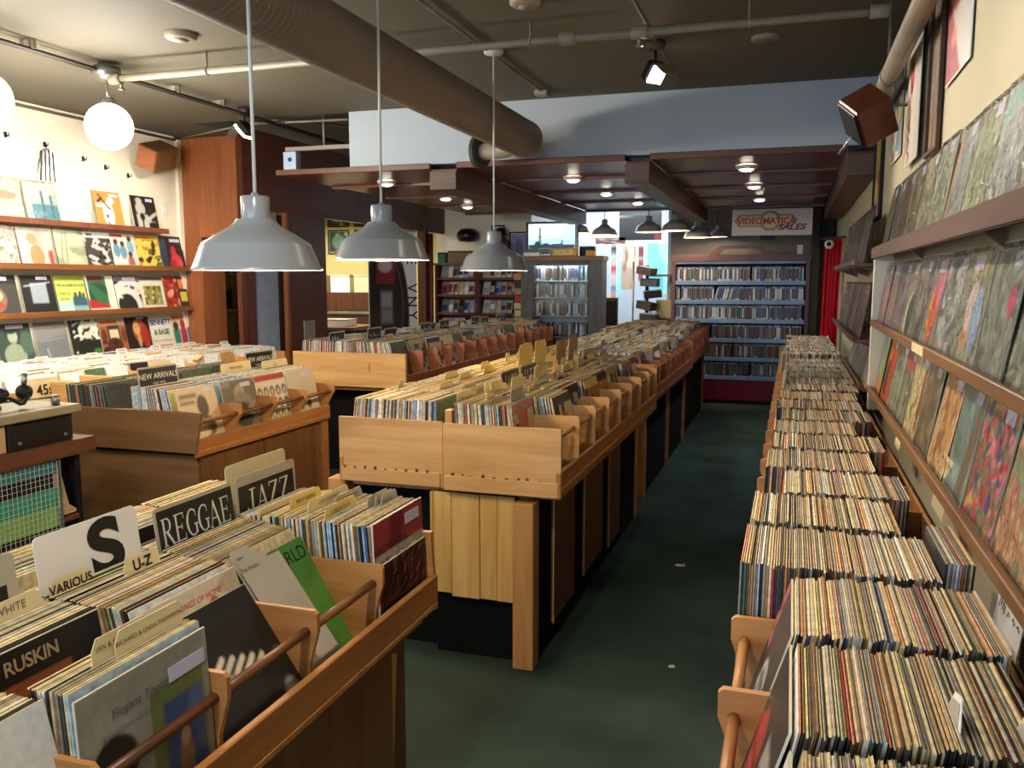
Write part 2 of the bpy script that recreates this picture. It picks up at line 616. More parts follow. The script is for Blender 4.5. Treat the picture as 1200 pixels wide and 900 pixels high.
def picture(spec, n=34):
    """SPEC: list of operations on u (across) and v (up), both 0..1, painted in order."""
    g = np.linspace(0, 1, n)
    u, v = np.meshgrid(g, g)
    img = np.zeros((n, n, 3))
    soft = 0.6 / n

    def mixin(mask, col):
        c = np.array(lin(col))
        img[:] = img * (1 - mask[..., None]) + c * mask[..., None]
    for op in spec:
        k = op[0]
        if k == 'bg':
            mixin(np.ones_like(u), op[1])
        elif k == 'grad':
            mixin(np.clip(v, 0, 1), op[1])
        elif k == 'ell':
            _, col, cx, cy, rx, ry = op[:6]
            d = np.sqrt(((u - cx) / rx) ** 2 + ((v - cy) / ry) ** 2)
            mixin(np.clip((1 - d) * min(rx, ry) / soft * .5 + .5, 0, 1), col)
        elif k == 'ring':
            _, col, cx, cy, r0, wd = op[:6]
            d = np.abs(np.sqrt((u - cx) ** 2 + (v - cy) ** 2) - r0)
            mixin(np.clip((wd - d) / soft * .5 + .5, 0, 1), col)
        elif k == 'rect':
            _, col, x0, y0, x1, y1 = op[:6]
            d = np.minimum(np.minimum(u - x0, x1 - u), np.minimum(v - y0, y1 - v))
            mixin(np.clip(d / soft * .5 + .5, 0, 1), col)
        elif k == 'line':
            _, col, x0, y0, x1, y1, wd = op[:7]
            dx, dy = x1 - x0, y1 - y0
            t = np.clip(((u - x0) * dx + (v - y0) * dy) / (dx * dx + dy * dy + 1e-9), 0, 1)
            d = np.sqrt((u - x0 - t * dx) ** 2 + (v - y0 - t * dy) ** 2)
            mixin(np.clip((wd - d) / soft * .5 + .5, 0, 1), col)
        elif k == 'blob':
            _, col, seed, f, th = op[:5]
            z = _noise(u, v, seed, f)
            mk = np.clip((z - th) * 5 + .5, 0, 1)
            if len(op) > 5:
                x0, y0, x1, y1 = op[5:9]
                mk = mk * ((u >= x0) & (u <= x1) & (v >= y0) & (v <= y1))
            mixin(mk, col)
        elif k == 'tilt':
            _, col, a, b, c = op[:5]
            mixin(np.clip((a * u + b * v - c) / soft * .3 + .5, 0, 1), col)
    return img.reshape(-1, 3)


def picture_mesh(name, spec, wd, ht, y, n=34, mat='print', u0=None, v0=0.0):
    img = picture(spec, n)
    g = np.linspace(0, 1, n)
    x0 = -wd / 2 if u0 is None else u0
    vs = [(x0 + a * wd, y, v0 + b * ht) for b in g for a in g]
    fs = [(j * n + i, j * n + i + 1, (j + 1) * n + i + 1, (j + 1) * n + i) for j in range(n - 1) for i in range(n - 1)]
    me = bpy.data.meshes.new(name)
    me.from_pydata(vs, [], fs)
    at = me.attributes.new('Col', 'FLOAT_COLOR', 'POINT')
    at.data.foreach_set('color', np.concatenate([img, np.ones((n * n, 1))], 1).astype(np.float32).ravel())
    me.materials.append(M[mat])
    return me


def place(x, y, z, facing, lean=0.0, roll=0.0):
    """Matrix of a standing card whose front (local -y) points at angle FACING, leaning back by LEAN."""
    return Matrix.Translation((x, y, z)) @ Matrix.Rotation(facing + PI / 2, 4, 'Z') @ Matrix.Rotation(-lean, 4, 'X') @ Matrix.Rotation(roll, 4, 'Y')


FX, FNX, FNY = 0.0, PI, -PI / 2      # facings: +x, -x, -y (towards the camera)
L = 0.305


def cover(label, mat, spec, name='display_record', cat='record', t=0.004, size=L, sticker=None, plastic=None, texts=(), group=None, n=34, printmat='print', edge='#cfc6ae'):
    root = thing(name, label, cat, mat=mat, group=group)
    s = MB()
    s.box(-size / 2, size / 2, -t, 0, 0, size)
    s.build('sleeve', edge_mat(edge), root, local=True)
    me = picture_mesh('printed_front', spec, size - .003, size - .003, -t - .0005, n, printmat, v0=.0015)
    o = bpy.data.objects.new('printed_front', me)
    C.objects.link(o)
    o.parent = root
    front = o
    if sticker:
        u, v, a, b = sticker
        k = MB()
        k.box((u - .5) * size, (u - .5 + a) * size, -t - .0016, -t - .0008, v * size, (v + b) * size)
        k.build('price_sticker', 'sticker', front, local=True)
    for tx in texts:
        lettering(front, tx[0], tx[1] * size, (tx[2] - .5) * size, tx[3] * size, -t - .0013, tx[4], *tx[5:])
    if plastic:
        k = MB()
        k.box(-size / 2 - .003, size / 2 + .003, -t - .0035, .0005, 0, size + .014)
        k.build('plastic_sleeve', plastic, root, local=True)
    return root


_edge = {}


def edge_mat(h):
    if h not in _edge:
        _edge[h] = plain('sleeve_edge', h, 0.6, var=0.06)
    return _edge[h]

# ================================================================== the setting
struct('floor', MB().box(-10, .7, -3, 18, -.06, 0), 'carpet')
struct('ceiling', MB().box(-10, .7, -3, 6.4, 2.99, 3.1).box(-10, -4.97, 6.4, 7.0, 2.99, 3.1), 'ceil')
struct('ceiling_rear', MB().box(-10, .7, 6.4, 18, 3.1, 3.2), 'ceil')
struct('wall_right', MB().box(.5, .62, -3, 12.9, 0, 3.1), 'cream_paint')
struct('wall_left', MB().box(-5.74, -5.6, -3, 7.02, 0, 3.0), 'warm_white')
# front wall with the shop window behind the camera
fw = MB()
fw.box(-5.7, .62, -2.72, -2.6, 0, .55).box(-5.7, .62, -2.72, -2.6, 2.8, 3.0).box(-5.7, -5.1, -2.72, -2.6, .55, 2.8).box(.3, .62, -2.72, -2.6, .55, 2.8)
fw.box(-2.45, -2.35, -2.72, -2.6, .55, 2.8)
struct('wall_front', fw, 'dk_grey')
# bulkhead above the canopy
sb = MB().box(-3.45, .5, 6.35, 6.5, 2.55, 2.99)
struct('wall_bulkhead', sb, 'daylit_white')
# far walls
struct('wall_back', MB().box(-6.0, -1.72, 14.4, 14.55, 0, 3.15), 'daylit_white')
struct('wall_back_right', MB().box(-1.72, .62, 12.75, 12.9, 0, 3.15), 'grey_paint')
struct('wall_office', MB().box(-1.78, -1.72, 12.9, 14.4, 0, 3.15), 'daylit_white')
struct('wall_back_left', MB().box(-5.1, -3.62, 12.0, 12.1, 0, 3.15), 'warm_white')
struct('wall_next_room', MB().box(-9.4, -5.1, 13.0, 13.1, 0, 3.15), 'yellow_paint')
struct('wall_next_room_side', MB().box(-9.5, -9.4, 6.9, 13.1, 0, 3.15), 'yellow_paint')
struct('wall_next_room_front', MB().box(-9.5, -5.6, 6.9, 7.0, 0, 3.1), 'yellow_paint')
struct('trim_1', MB().bbox(.405, .5, 4.98, 5.01, .95, 1.80), 'warm_white')
struct('trim_3', MB().box(-5.6, -5.565, 6.90, 6.95, 0, 2.96), 'warm_white')
struct('trim_2', MB().tube([(-5.585, -2.5, 2.955), (-5.585, 7.0, 2.955)], .012, 6), 'pipe_cream')

# partition of dark wood between shop and next room (runs back from the end of the left wall)
px_ = -4.96
pw = thing('wood_partition', 'dark stained wood partition with a header beam running back beyond the orange corner column', 'partition', (px_, 7, 0))
MB().bbox(-5.6, -5.38, 6.95, 7.30, 0, 2.98).bbox(-5.38, -4.96, 6.95, 7.05, 2.05, 2.98).build('corner_column', 'cedar_z', pw)
MB().bbox(-5.01, -4.96, 6.97, 7.05, 0, 2.05).build('door_jamb', 'mahog_z', pw)
MB().box(-5.05, -4.96, 7.05, 11.99, 2.33, 3.08).build('header_panel', 'mahog_y', pw)
MB().bbox(-5.03, -4.94, 7.75, 8.50, 0, 2.33).build('wall_panel', 'mahog_z', pw)
MB().bbox(-5.05, -4.93, 7.70, 7.75, 0, 2.33).build('door_jamb', 'cedar_z', pw)
MB().bbox(-5.05, -4.93, 11.2, 11.32, 0, 2.4).build('end_post', 'mahog_z', pw)
MB().tube([(-4.9, 11.33, 0), (-4.9, 11.33, 2.3)], .035, 8).build('round_post', 'mahog_z', pw)
pw['kind'] = 'structure'
# door leaf standing open in the first opening
dr = thing('door_1', 'pale blue grey door standing in the dark wood opening beside the orange column', 'door', (-5.0, 7.5, 0))
dr['kind'] = 'structure'
MB().bbox(-5.03, -4.985, 7.22, 7.62, 0, 2.30).build('door_panel', plain('pale_blue_door', '#8f9db4', 0.5), dr)
MB().bbox(-5.04, -4.975, 7.10, 7.22, 0, 2.30).build('door_frame', 'mahog_z', dr)
MB().bbox(-5.04, -4.975, 7.62, 7.70, 0, 2.30).build('door_frame', 'black', dr)

# dark grey end column on the aisle side
dk = MB().bbox(.20, .30, 11.75, 12.7, 0, 2.9)
struct('wall_column', dk, 'dk_grey')

# ------------------------------------------------------------------ canopy of dark boards and box beams
def canopy_slab(label, x0, x1, ln):
    t = thing('canopy', label, 'canopy', ((x0 + x1) / 2, 6.3, 2.5))
    MB().bbox(x0, x1, 6.28, 6.31, 2.505, 2.55).build('front_edge', 'edge_x', t)
    edges = [6.31, 7.2, 8.3, 9.4, 10.6]
    for a, b in zip(edges[:-1], edges[1:]):
        MB().bbox(x0, x1, a + .012, b - .012, 2.51, 2.545).build('ceiling_board', 'mahog_x', t)
        MB().bbox(x0 + .01, x1 - .01, b - .025, b + .025, 2.485, 2.51).build('batten', 'mahog_x', t)
    return t


canopy_slab('dark board canopy above the aisle with three downlights and an orange front edge', -1.01, .31, 0)
canopy_slab('dark board canopy section behind the lowest end of the round duct', -2.50, -1.19, 0)
canopy_slab('dark board canopy section nearest the door, behind the middle pendant cord', -4.10, -2.72, 0)
for x0, x1, lb in ((-1.19, -1.01, 'box beam with a pale end block between the aisle canopy and the next section'),
                   (-2.72, -2.50, 'box beam with a pale end block beside the third pendant cord'),
                   (.31, .495, 'box beam of the canopy tight against the record wall below the tilted loudspeaker')):
    t = thing('canopy_beam', lb, 'beam', (x0, 6.3, 2.35))
    MB().bbox(x0 + .004, x1 - .004, 6.315, 10.7, 2.345, 2.505).build('beam_box', 'mahog_y', t)
    MB().bbox(x0, x1, 6.28, 6.318, 2.345, 2.485).build('end_block', 'block_x', t)
# recessed downlights under the canopy
def downlight(x, y, label, big=.055, power=14, col=(.90, .95, 1.0)):
    t = thing('downlight', label, 'light', (x, y, 2.50), group='downlights in the canopy')
    m = MB()
    m.lathe([(big * 1.5, .009), (big * 1.5, 0), (big * 1.45, -.012), (big, -.02), (big * .9, -.005)], (x, y, 2.498), 16)
    m.build('trim_ring', 'white_metal', t)
    m = MB()
    m.lathe([(0, -.034), (big * .6, -.030), (big * .95, -.018), (big * .95, 0.002)], (x, y, 2.495), 16)
    m.build('lens', 'down', t)
    light('SPOT', 'downlight_beam', (x, y, 2.45), power, col, target=(x, y, 0), spot_size=rad(115), spot_blend=.8, shadow_soft_size=.04)


for x, y, lb in ((-.37, 6.86, 'front downlight of the three over the aisle'), (-.37, 8.17, 'middle downlight of the three over the aisle'),
                 (-.37, 9.5, 'far downlight of the three over the aisle, before the sign'),
                 (-1.79, 7.15, 'round downlight nearest the duct end in the middle canopy'), (-1.77, 8.4, 'second downlight behind the duct in the middle canopy'),
                 (-1.65, 9.5, 'third downlight in the middle canopy'),
                 (-3.42, 6.95, 'downlight in front of the middle pendant cord'), (-3.46, 8.4, 'second downlight of the door side canopy'),
                 (-3.6, 9.4, 'third downlight of the door side canopy')):
    downlight(x, y, lb, power=32)
t = thing('ceiling_disc_light', 'wide glowing disc light at the far end of the canopy above the television', 'light', (-2.9, 10.2, 2.46))
MB().lathe([(.16, .05), (.17, .02), (.16, 0), (.15, -.004)], (-2.9, 10.2, 2.455), 24).build('rim', 'white_metal', t)
MB().lathe([(.15, 0), (.1, -.015), (0, -.02)], (-2.9, 10.2, 2.455), 24).build('diffuser', 'down', t)

# ------------------------------------------------------------------ ceiling services
t = thing('air_duct', 'large ribbed beige spiral duct crossing the ceiling', 'duct', (-1.86, 3, 2.645))
dm = MB()
pr = []
y = -2.6
cx_, cz_, dr_ = -1.872, 2.65, .132
rings = []
k = 0
while y < 6.0:
    rings.append((y, dr_))
    rings.append((y + .024, dr_))
    rings.append((y + .027, dr_ + .0009))
    rings.append((y + .033, dr_ + .0009))
    y += .036
dm.tube([(cx_, a, cz_) for a, b in rings], [b for a, b in rings], 40, smooth=False)
dm.build('spiral_pipe', 'duct', t)
MB().tube([(cx_, 6.0, cz_), (cx_, 6.03, cz_), (cx_, 6.031, cz_), (cx_, 6.06, cz_)], [dr_ + .004, dr_ + .004, dr_ - .004, dr_ - .01], 40, smooth=False).build('end_cap', 'duct', t)
MB().tube([(-1.86, 5.96, 2.62), (-2.0, 6.0, 2.585), (-2.20, 6.05, 2.58)], .062, 18).build('branch_pipe', 'pipe', t)
MB().tube([(-2.19, 6.045, 2.58), (-2.205, 6.05, 2.58), (-2.206, 6.05, 2.58), (-2.235, 6.058, 2.58)], [.10, .115, .122, .122], 24, smooth=False).build('flange', 'dk_grey', t)

t = thing('sprinkler_pipe', 'grey sprinkler pipe running across the ceiling above the duct', 'pipe', (-1.5, 4.45, 2.88))
MB().tube([(-4.06, 4.45, 2.88), (.34, 4.45, 2.88)], .021, 10).build('pipe_run', 'pipe', t)
for x in (-4.02, -1.15, -.78, .33):
    MB().tube([(x - .04, 4.45, 2.88), (x + .04, 4.45, 2.88)], .032, 10).build('fitting', 'pipe_cream', t)
for x in (-3.35, -2.6, -1.35, -.25):
    MB().tube([(x, 4.45, 2.99), (x, 4.45, 2.86)], .006, 6).tube([(x - .006, 4.45, 2.88), (x + .006, 4.45, 2.88)], .026, 8).build('hanger', 'pipe', t)
for x in (-3.98, -.78):
    MB().tube([(x, 4.45, 2.86), (x, 4.45, 2.82)], .010, 8).lathe([(0, 0), (.022, -.003), (.022, -.007), (0, -.01)], (x, 4.45, 2.82), 10).build('sprinkler_head', 'metal', t)

t = thing('wall_pipe', 'thick cream pipe along the top of the record wall', 'pipe', (.40, 3, 2.62))
MB().tube([(.40, -2.6, 2.62), (.40, 6.34, 2.62)], .042, 14).build('pipe_run', 'pipe_cream', t)
for y in (2.2, 4.6):
    MB().tube([(.40, y - .03, 2.62), (.40, y + .03, 2.62)], .047, 14).build('joint_band', 'pipe', t)
    MB().tube([(.40, y + .1, 2.65), (.40, y + .1, 2.99)], .006, 6).build('hanger', 'pipe', t)

# thin conduit on the ceiling along the aisle and over the pendants
def conduit(label, pts, r=.008, boxes=()):
    t = thing('conduit_tube', label, 'conduit', pts[0])
    MB().tube(pts, r, 6).build('tube_run', 'pipe', t)
    for b in boxes:
        MB().bbox(b[0] - .05, b[0] + .05, b[1] - .05, b[1] + .05, 2.945, 2.987, .008).build('junction_box', 'pipe_cream', t)


conduit('thin ceiling conduit beside the third pendant, ending at a junction box by the bulkhead', [(-1.753, 1.0, 2.975), (-1.745, 6.0, 2.975)], boxes=((-1.745, 6.05),))
conduit('thin conduit on the ceiling leading to the halogen spotlight over the aisle', [(-.78, .5, 2.975), (-.78, 6.0, 2.975)])
t = thing('smoke_detector', 'round white ceiling disc near the top middle of the picture, before the grey pipe', 'detector', (-1.28, 4.13, 2.99))
MB().lathe([(.075, 0), (.075, -.02), (.06, -.032), (0, -.034)], (-1.28, 4.13, 2.99), 20).build('disc_body', 'pipe_cream', t)
MB().lathe([(.03, 0), (.03, -.006), (0, -.008)], (-1.28, 4.13, 2.956), 12).build('sensor_cap', 'pipe', t)
t = thing('smoke_detector', 'round ceiling disc over the aisle just before the bulkhead', 'detector', (-.2, 5.15, 2.99))
MB().lathe([(.075, 0), (.075, -.016), (.06, -.024), (0, -.026)], (-.2, 5.15, 2.99), 20).build('disc_body', 'pipe', t)
MB().lathe([(.05, 0), (.05, -.004), (0, -.006)], (-.2, 5.15, 2.964), 12).build('sensor_cap', 'ceil', t)
t = thing('smoke_detector', 'round ceiling disc between the globe lamp and the duct', 'detector', (-3.25, 4.1, 2.99))
MB().lathe([(.085, 0), (.085, -.02), (.07, -.03), (0, -.032)], (-3.25, 4.1, 2.99), 20).build('disc_body', 'pipe_cream', t)
MB().lathe([(.04, 0), (.04, -.005), (0, -.007)], (-3.25, 4.1, 2.958), 12).build('sensor_cap', 'pipe', t)

# lighting track over the left aisle
t = thing('light_track', 'pair of thin dark conduits carrying the globe lamps along the ceiling', 'track', (-4.1, 4, 2.92))
MB().tube([(-4.10, -2, 2.93), (-4.10, 8.0, 2.93)], .011, 6).tube([(-4.155, -2, 2.935), (-4.155, 8.0, 2.935)], .009, 6).build('conduit_run', 'dk_grey', t)
for y in (1.2, 2.4, 3.0, 3.9, 5.1, 5.6):
    MB().box(-4.18, -4.08, y, y + .025, 2.935, 2.985).build('clip', 'pipe', t)


def globe(y, label):
    t = thing('globe_lamp', label, 'lamp', (-4.1, y, 2.9))
    MB().lathe([(0, 0), (.085, 0), (.085, -.05), (.05, -.075), (0, -.075)], (-4.1, y, 2.955), 16).build('canopy_cup', 'metal', t)
    MB().tube([(-4.1, y, 2.9), (-4.1, y, 2.74)], .008, 8).build('stem', 'metal', t)
    r = .142
    MB().lathe([(r * math.sin(a), r * math.cos(a)) for a in [rad(x) for x in range(12, 181, 12)]], (-4.1, y, 2.60), 28).build('glass_globe', 'globe', t)
    MB().lathe([(.035, .02), (.05, 0), (.05, -.02)], (-4.1, y, 2.755), 14).build('collar', 'metal', t)


globe(4.46, 'round white globe lamp glowing in front of the display wall')
globe(3.58, 'white globe lamp cut off by the edge of the picture')
light('POINT', 'globe_light', (-4.1, 4.46, 2.40), 105, (1, .93, .8), shadow_soft_size=.14)
light('POINT', 'globe_light', (-4.1, 3.58, 2.40), 85, (1, .93, .8), shadow_soft_size=.14)
light('POINT', 'globe_light', (-4.1, 1.6, 2.40), 60, (1, .93, .8), shadow_soft_size=.14)


def spot_fixture(name, label, top, aim, power, size=.05, lum='lamp', beam=100, col=HALO):
    """Halogen floodlight with a barn door, hung by a short arm."""
    tx, ty, tz = top
    t = thing(name, label, 'light', (tx, ty, tz))
    MB().lathe([(0, 0), (.055, 0), (.055, -.02), (.03, -.045), (0, -.045)], (tx, ty, tz), 14).build('mount', 'dk_grey', t)
    d = (Vector(aim) - Vector((tx, ty, tz - .17))).normalized()
    c = Vector((tx, ty, tz - .17))
    MB().tube([(tx, ty, tz - .04), (tx, ty, tz - .1), c], .008, 6).build('arm', 'black', t)
    q = d.to_track_quat('-Z', 'Y').to_matrix().to_4x4()
    mm = Matrix.Translation(c) @ q
    MB().bbox(-size * 1.15, size * 1.15, -size * 1.15, size * 1.15, -.01, .05, .012, m=mm).build('lamp_housing', 'black', t)
    MB().bbox(-size, size, -size, size, -.028, -.012, .004, m=mm).build('halogen_face', lum, t)
    MB().bbox(-size * 1.2, size * 1.2, size * 1.15, size * 1.25, -.12, 0, .002, m=mm).build('barn_door', 'chrome', t)
    light('SPOT', 'halogen_beam', c + d * .06, power, col, target=aim, spot_size=rad(beam), spot_blend=.6, shadow_soft_size=.05)


spot_fixture('halogen_spotlight', 'bright halogen spotlight with barn door hanging before the bulkhead', (-.79, 5.05, 2.985), (.5, 4.0, 1.4), 70)
spot_fixture('halogen_spotlight', 'halogen spotlight cut off by the top edge of the picture', (-.86, 3.42, 2.985), (.5, 2.6, 1.35), 75)
spot_fixture('halogen_spotlight', 'slim white spotlight on the track beside the orange corner column', (-4.15, 5.95, 2.985), (-5.6, 5.9, 1.5), 90, size=.055)
light('SPOT', 'halogen_beam', (-4.15, 3.7, 2.75), 120, HALO, target=(-5.6, 4.9, 1.5), spot_size=rad(110), spot_blend=.7, shadow_soft_size=.05)  # added spot without a fixture, brightens the display wall
# unseen spotlights added out of view to light the record wall and foreground
light('SPOT', 'halogen_beam', (-.8, 2.0, 2.8), 58, HALO, target=(.5, 1.6, 1.35), spot_size=rad(110), spot_blend=.6, shadow_soft_size=.05)
light('SPOT', 'halogen_beam', (-.8, .6, 2.8), 105, HALO, target=(-1.4, 1.7, .8), spot_size=rad(100), spot_blend=.7, shadow_soft_size=.05)

# ------------------------------------------------------------------ enamel pendants
def pendant(name, label, x, y, zb, dia=.4, ceil=2.99, power=12, cord='white_metal', seg=40, enamel='enamel'):
    t = thing(name, label, 'lamp', (x, y, zb), group=None)
    r = dia / 2
    h = r * 1.12
    m = MB()
    prof = [(r * 1.02, 0), (r * 1.02, .006), (r * .99, .012), (r * .86, h * .36), (r * .845, h * .375), (r * .60, h * .52), (r * .40, h * .615), (r * .31, h * .70), (r * .30, h * .72)]
    m.lathe(prof, (x, y, zb), seg, 0)
    inner = [(a - .004, b - .002) for a, b in prof[1:-1]] + [(0, h * .66)]
    m.lathe(inner, (x, y, zb), seg, 1)
    m.build('lamp_shade', [enamel, 'enamel_in'], t)
    MB().lathe([(r * .22, h * .68), (r * .225, h * .72), (r * .225, h * 1.02), (r * .21, h * 1.045), (r * .06, h * 1.05), (.012, h * 1.09), (0, h * 1.09)], (x, y, zb), 24).build('neck', enamel, t)
    MB().tube([(x, y, zb + h * 1.06), (x, y, ceil - .02)], max(.0035, .006 * dia / .4), 6).build('cord', cord, t)
    MB().lathe([(0, 0), (.058, 0), (.058, -.022), (.05, -.028), (0, -.03)], (x, y, ceil), 18).build('ceiling_rose', 'white_metal', t)
    MB().lathe([(.02, .06), (.032, .03), (.03, .0), (.016, -.022), (0, -.028)], (x, y, zb + h * .42), 12).build('bulb', 'bulb', t)
    if power:
        light('POINT', 'pendant_light', (x, y, zb + .03), power, WARM, shadow_soft_size=.03)
    return t


pendant('pendant_lamp', 'nearest and largest of the grey white enamel pendant lamps', -1.635, 2.385, 1.68, power=16)
pendant('pendant_lamp', 'middle grey white enamel pendant lamp', -1.695, 3.39, 1.735, power=26)
pendant('pendant_lamp', 'third grey white enamel pendant lamp, hanging from a visible ceiling rose', -1.72, 4.93, 1.705, power=34)
for x, y, z, lb in ((-2.79, 11.36, 2.27, 'small far pendant overlapping the television corner'), (-2.46, 11.6, 2.25, 'small far pendant just right of the television'),
                    (-1.83, 11.4, 2.27, 'small far pendant in shadow before the bright back wall'),
                    (-1.43, 11.0, 2.26, 'largest far pendant, above the end of the video rack'), (-1.22, 11.6, 2.20, 'far pendant low beside the video rack handle'),
                    (-1.02, 12.3, 2.24, 'farthest small pendant beside the dark wall')):
    pendant('far_pendant', lb, x, y, z, dia=.36 if y < 12 else .26, ceil=3.1, power=9, cord='black', seg=20, enamel='enamel_daylit')

# ------------------------------------------------------------------ loudspeakers
def speaker(label, c, rot, s=(.115, .115, .125), mats=('cedar_z', 'brown_z')):
    t = thing('loudspeaker', label, 'speaker', c)
    mm = Matrix.Translation(c) @ rot
    MB().bbox(-s[0], s[0], -s[1], s[1], -s[2], s[2], .008, m=mm).build('cabinet', mats[0], t)
    MB().bbox(-s[0] * .92, s[0] * .92, -s[1] - .012, -s[1] + .002, -s[2] * .92, s[2] * .92, .006, m=mm).build('grille', mats[1], t)
    return t, mm


t, mm = speaker('tilted brown loudspeaker hung under the cream pipe on the record wall', (.315, 4.6, 2.44),
                Matrix.Rotation(rad(-62), 4, 'Z') @ Matrix.Rotation(rad(30), 4, 'Y') @ Matrix.Rotation(rad(34), 4, 'X'), (.10, .085, .10), ('mahog_z', 'black'))
MB().tube([(.36, 4.68, 2.46), (.44, 4.7, 2.5), (.50, 4.7, 2.5)], .010, 6).build('bracket', 'metal', t)
MB().tube([(.27, 4.62, 2.38), (.19, 4.66, 2.27)], .006, 6).build('adjusting_rod', 'metal', t)
t, mm = speaker('brown corner loudspeaker high on the display wall beside the globe lamp', (-5.42, 6.45, 2.74),
                Matrix.Rotation(rad(8), 4, 'Z') @ Matrix.Rotation(rad(24), 4, 'Y') @ Matrix.Rotation(rad(16), 4, 'X'), (.10, .15, .10), ('brown_z', 'red_x'))
MB().tube([(-5.45, 6.55, 2.78), (-5.62, 6.6, 2.8)], .012, 6).build('bracket', 'metal', t)

# ================================================================== record bins
def trough(t, side, xin, xout, y0, pitch, n, zb, ztop, lip, ends, m_end='honey_x', m_div='orange_x', m_lip='orange_y', m_dow='dowel', over=.0, zdiv=None, low=None, divs=True, dowel=True, th=.016, dowelz=.05, taper=.002):
    """One row of record bins along y as parts of thing T: SIDE +1 opens to +x, -1 to -x."""
    s = side
    zdiv = zdiv or ztop
    low = zb - .045 if low is None else low
    y1 = y0 + pitch * n
    X = lambda a, b: (min(a, b), max(a, b))
    xa = X(xin, xout)
    MB().bbox(xa[0], xa[1], y0 + .01, y1 - .01, zb - .018, zb).build('floor_board', m_div, t)
    b = X(xin, xin + s * .012)
    MB().bbox(b[0], b[1], y0 + .01, y1 - .01, zb, ztop - .03).build('back_board', m_div, t)
    f = X(xout - s * .001, xout - s * .020)
    if lip:
        MB().bbox(f[0], f[1], y0 - .004, y1 + .004, low, lip).build('front_lip', m_lip, t)
    if ends[0]:
        MB().prism([(xin, low), (xin, ztop), (xout + s * over, ztop), (xout, low)], 'y', y0, y0 + .018).build('end_panel', m_end, t)
    if ends[1]:
        MB().prism([(xin, low), (xin, ztop), (xout + s * over, ztop), (xout, low)], 'y', y1 - .018, y1).build('end_panel', m_end, t)
    if divs:
        xo = xout + s * over
        xl = xo - s * taper
        lz = max(lip or 0, zb) + .005
        prof = [(xin, zb), (xin, zdiv), (xo - s * .008, zdiv), (xo, zdiv - .008), (xo, zdiv - .05), (xl, lz), (xl, zb)]
        first = 0 if not ends[0] else 1
        last = n + 1 if not ends[1] else n
        for k in range(first, last):
            y = y0 + pitch * k
            m = MB()
            m.prism(prof, 'y', y - th / 2, y + th / 2)
            m.build('divider', m_div, t)
    if dowel:
        for k in range(n):
            a, b2 = y0 + pitch * k, y0 + pitch * (k + 1)
            xd = xout + s * (over - .028)
            MB().tube([(xd, a + th / 2, zdiv - dowelz), (xd, b2 - th / 2, zdiv - dowelz)], .011, 10).build('dowel', m_dow, t)


# ------------------------------------------------------------------ record sleeves: gathered first, then the 300 that show largest become objects
# (name, cover edge, inner paper, spine, face)
PAL = [
    ('cream', '#d6c69c', '#e2d7b8', '#cdbd97', '#cbb98e'),
    ('cream', '#cfbb88', '#e0d4b4', '#bfae88', '#b7a377'),
    ('white', '#e6e0d0', '#f4efe2', '#d9d8d4', '#d5d2ca'),
    ('yellowed', '#dbc984', '#e6daac', '#cbbd8a', '#d2bf78'),
    ('tan', '#b98d55', '#e4d5ac', '#9a6f3f', '#a67b49'),
    ('brown', '#7a5533', '#d8c8a0', '#5c3d24', '#6d4a2d'),
    ('black', '#241e1a', '#cfc09a', '#151414', '#191818'),
    ('charcoal', '#4a453e', '#d9cfb4', '#3a3a3c', '#44423f'),
    ('red', '#a8382a', '#e5d3aa', '#a31f22', '#9c2a26'),
    ('orange', '#c8743a', '#e8d6ac', '#b9602a', '#c06a33'),
    ('blue', '#4f6480', '#e2dcc8', '#35578f', '#3d5a86'),
    ('green', '#5b6b4a', '#e0d8b8', '#37593c', '#45603f'),
    ('pale blue', '#b9c4c8', '#efece0', '#9db9d6', '#a9bccb'),
    ('pink', '#c58f86', '#ecdcc6', '#c2566c', '#c08079'),
    ('grey', '#a39a88', '#e6dec8', '#8b8780', '#98917f'),
]
W_CREAM = [30, 26, 14, 16, 4, 2, 3, 1.5, 1.2, .8, 1.2, .8, 3, .7, 2.5]
W_MIXED = [13, 13, 3, 2, 18, 16, 12, 12, 3.5, 3, 1, 2, .6, 1, 13]
W_GREY = [12, 8, 16, 2, 5, 5, 9, 10, 2, 1, 5, 4, 10, 1, 14]
W_SPINE = [5, 4, 7, 2, 3, 3, 5, 5, .8, .5, 1.4, 1.2, 3.5, .5, 6]
W_BLUE = [3, 2, 8, 1, 1, 1, 2, 2, .3, .2, 2, .3, 9, .3, 4]
W_MOSS = [1, 1, .5, .3, 1, 2, 4, 6, .2, .2, .5, 7, 1, .2, 5]
W_DARK = [2, 3, 2, 1, 4, 7, 9, 10, 1, .6, 1, 1, 1, .3, 9]
W_WHITEISH = [20, 10, 24, 5, 3, 2, 3, 2, 1, .5, 1, 1, 4, .5, 6]
RECS = []


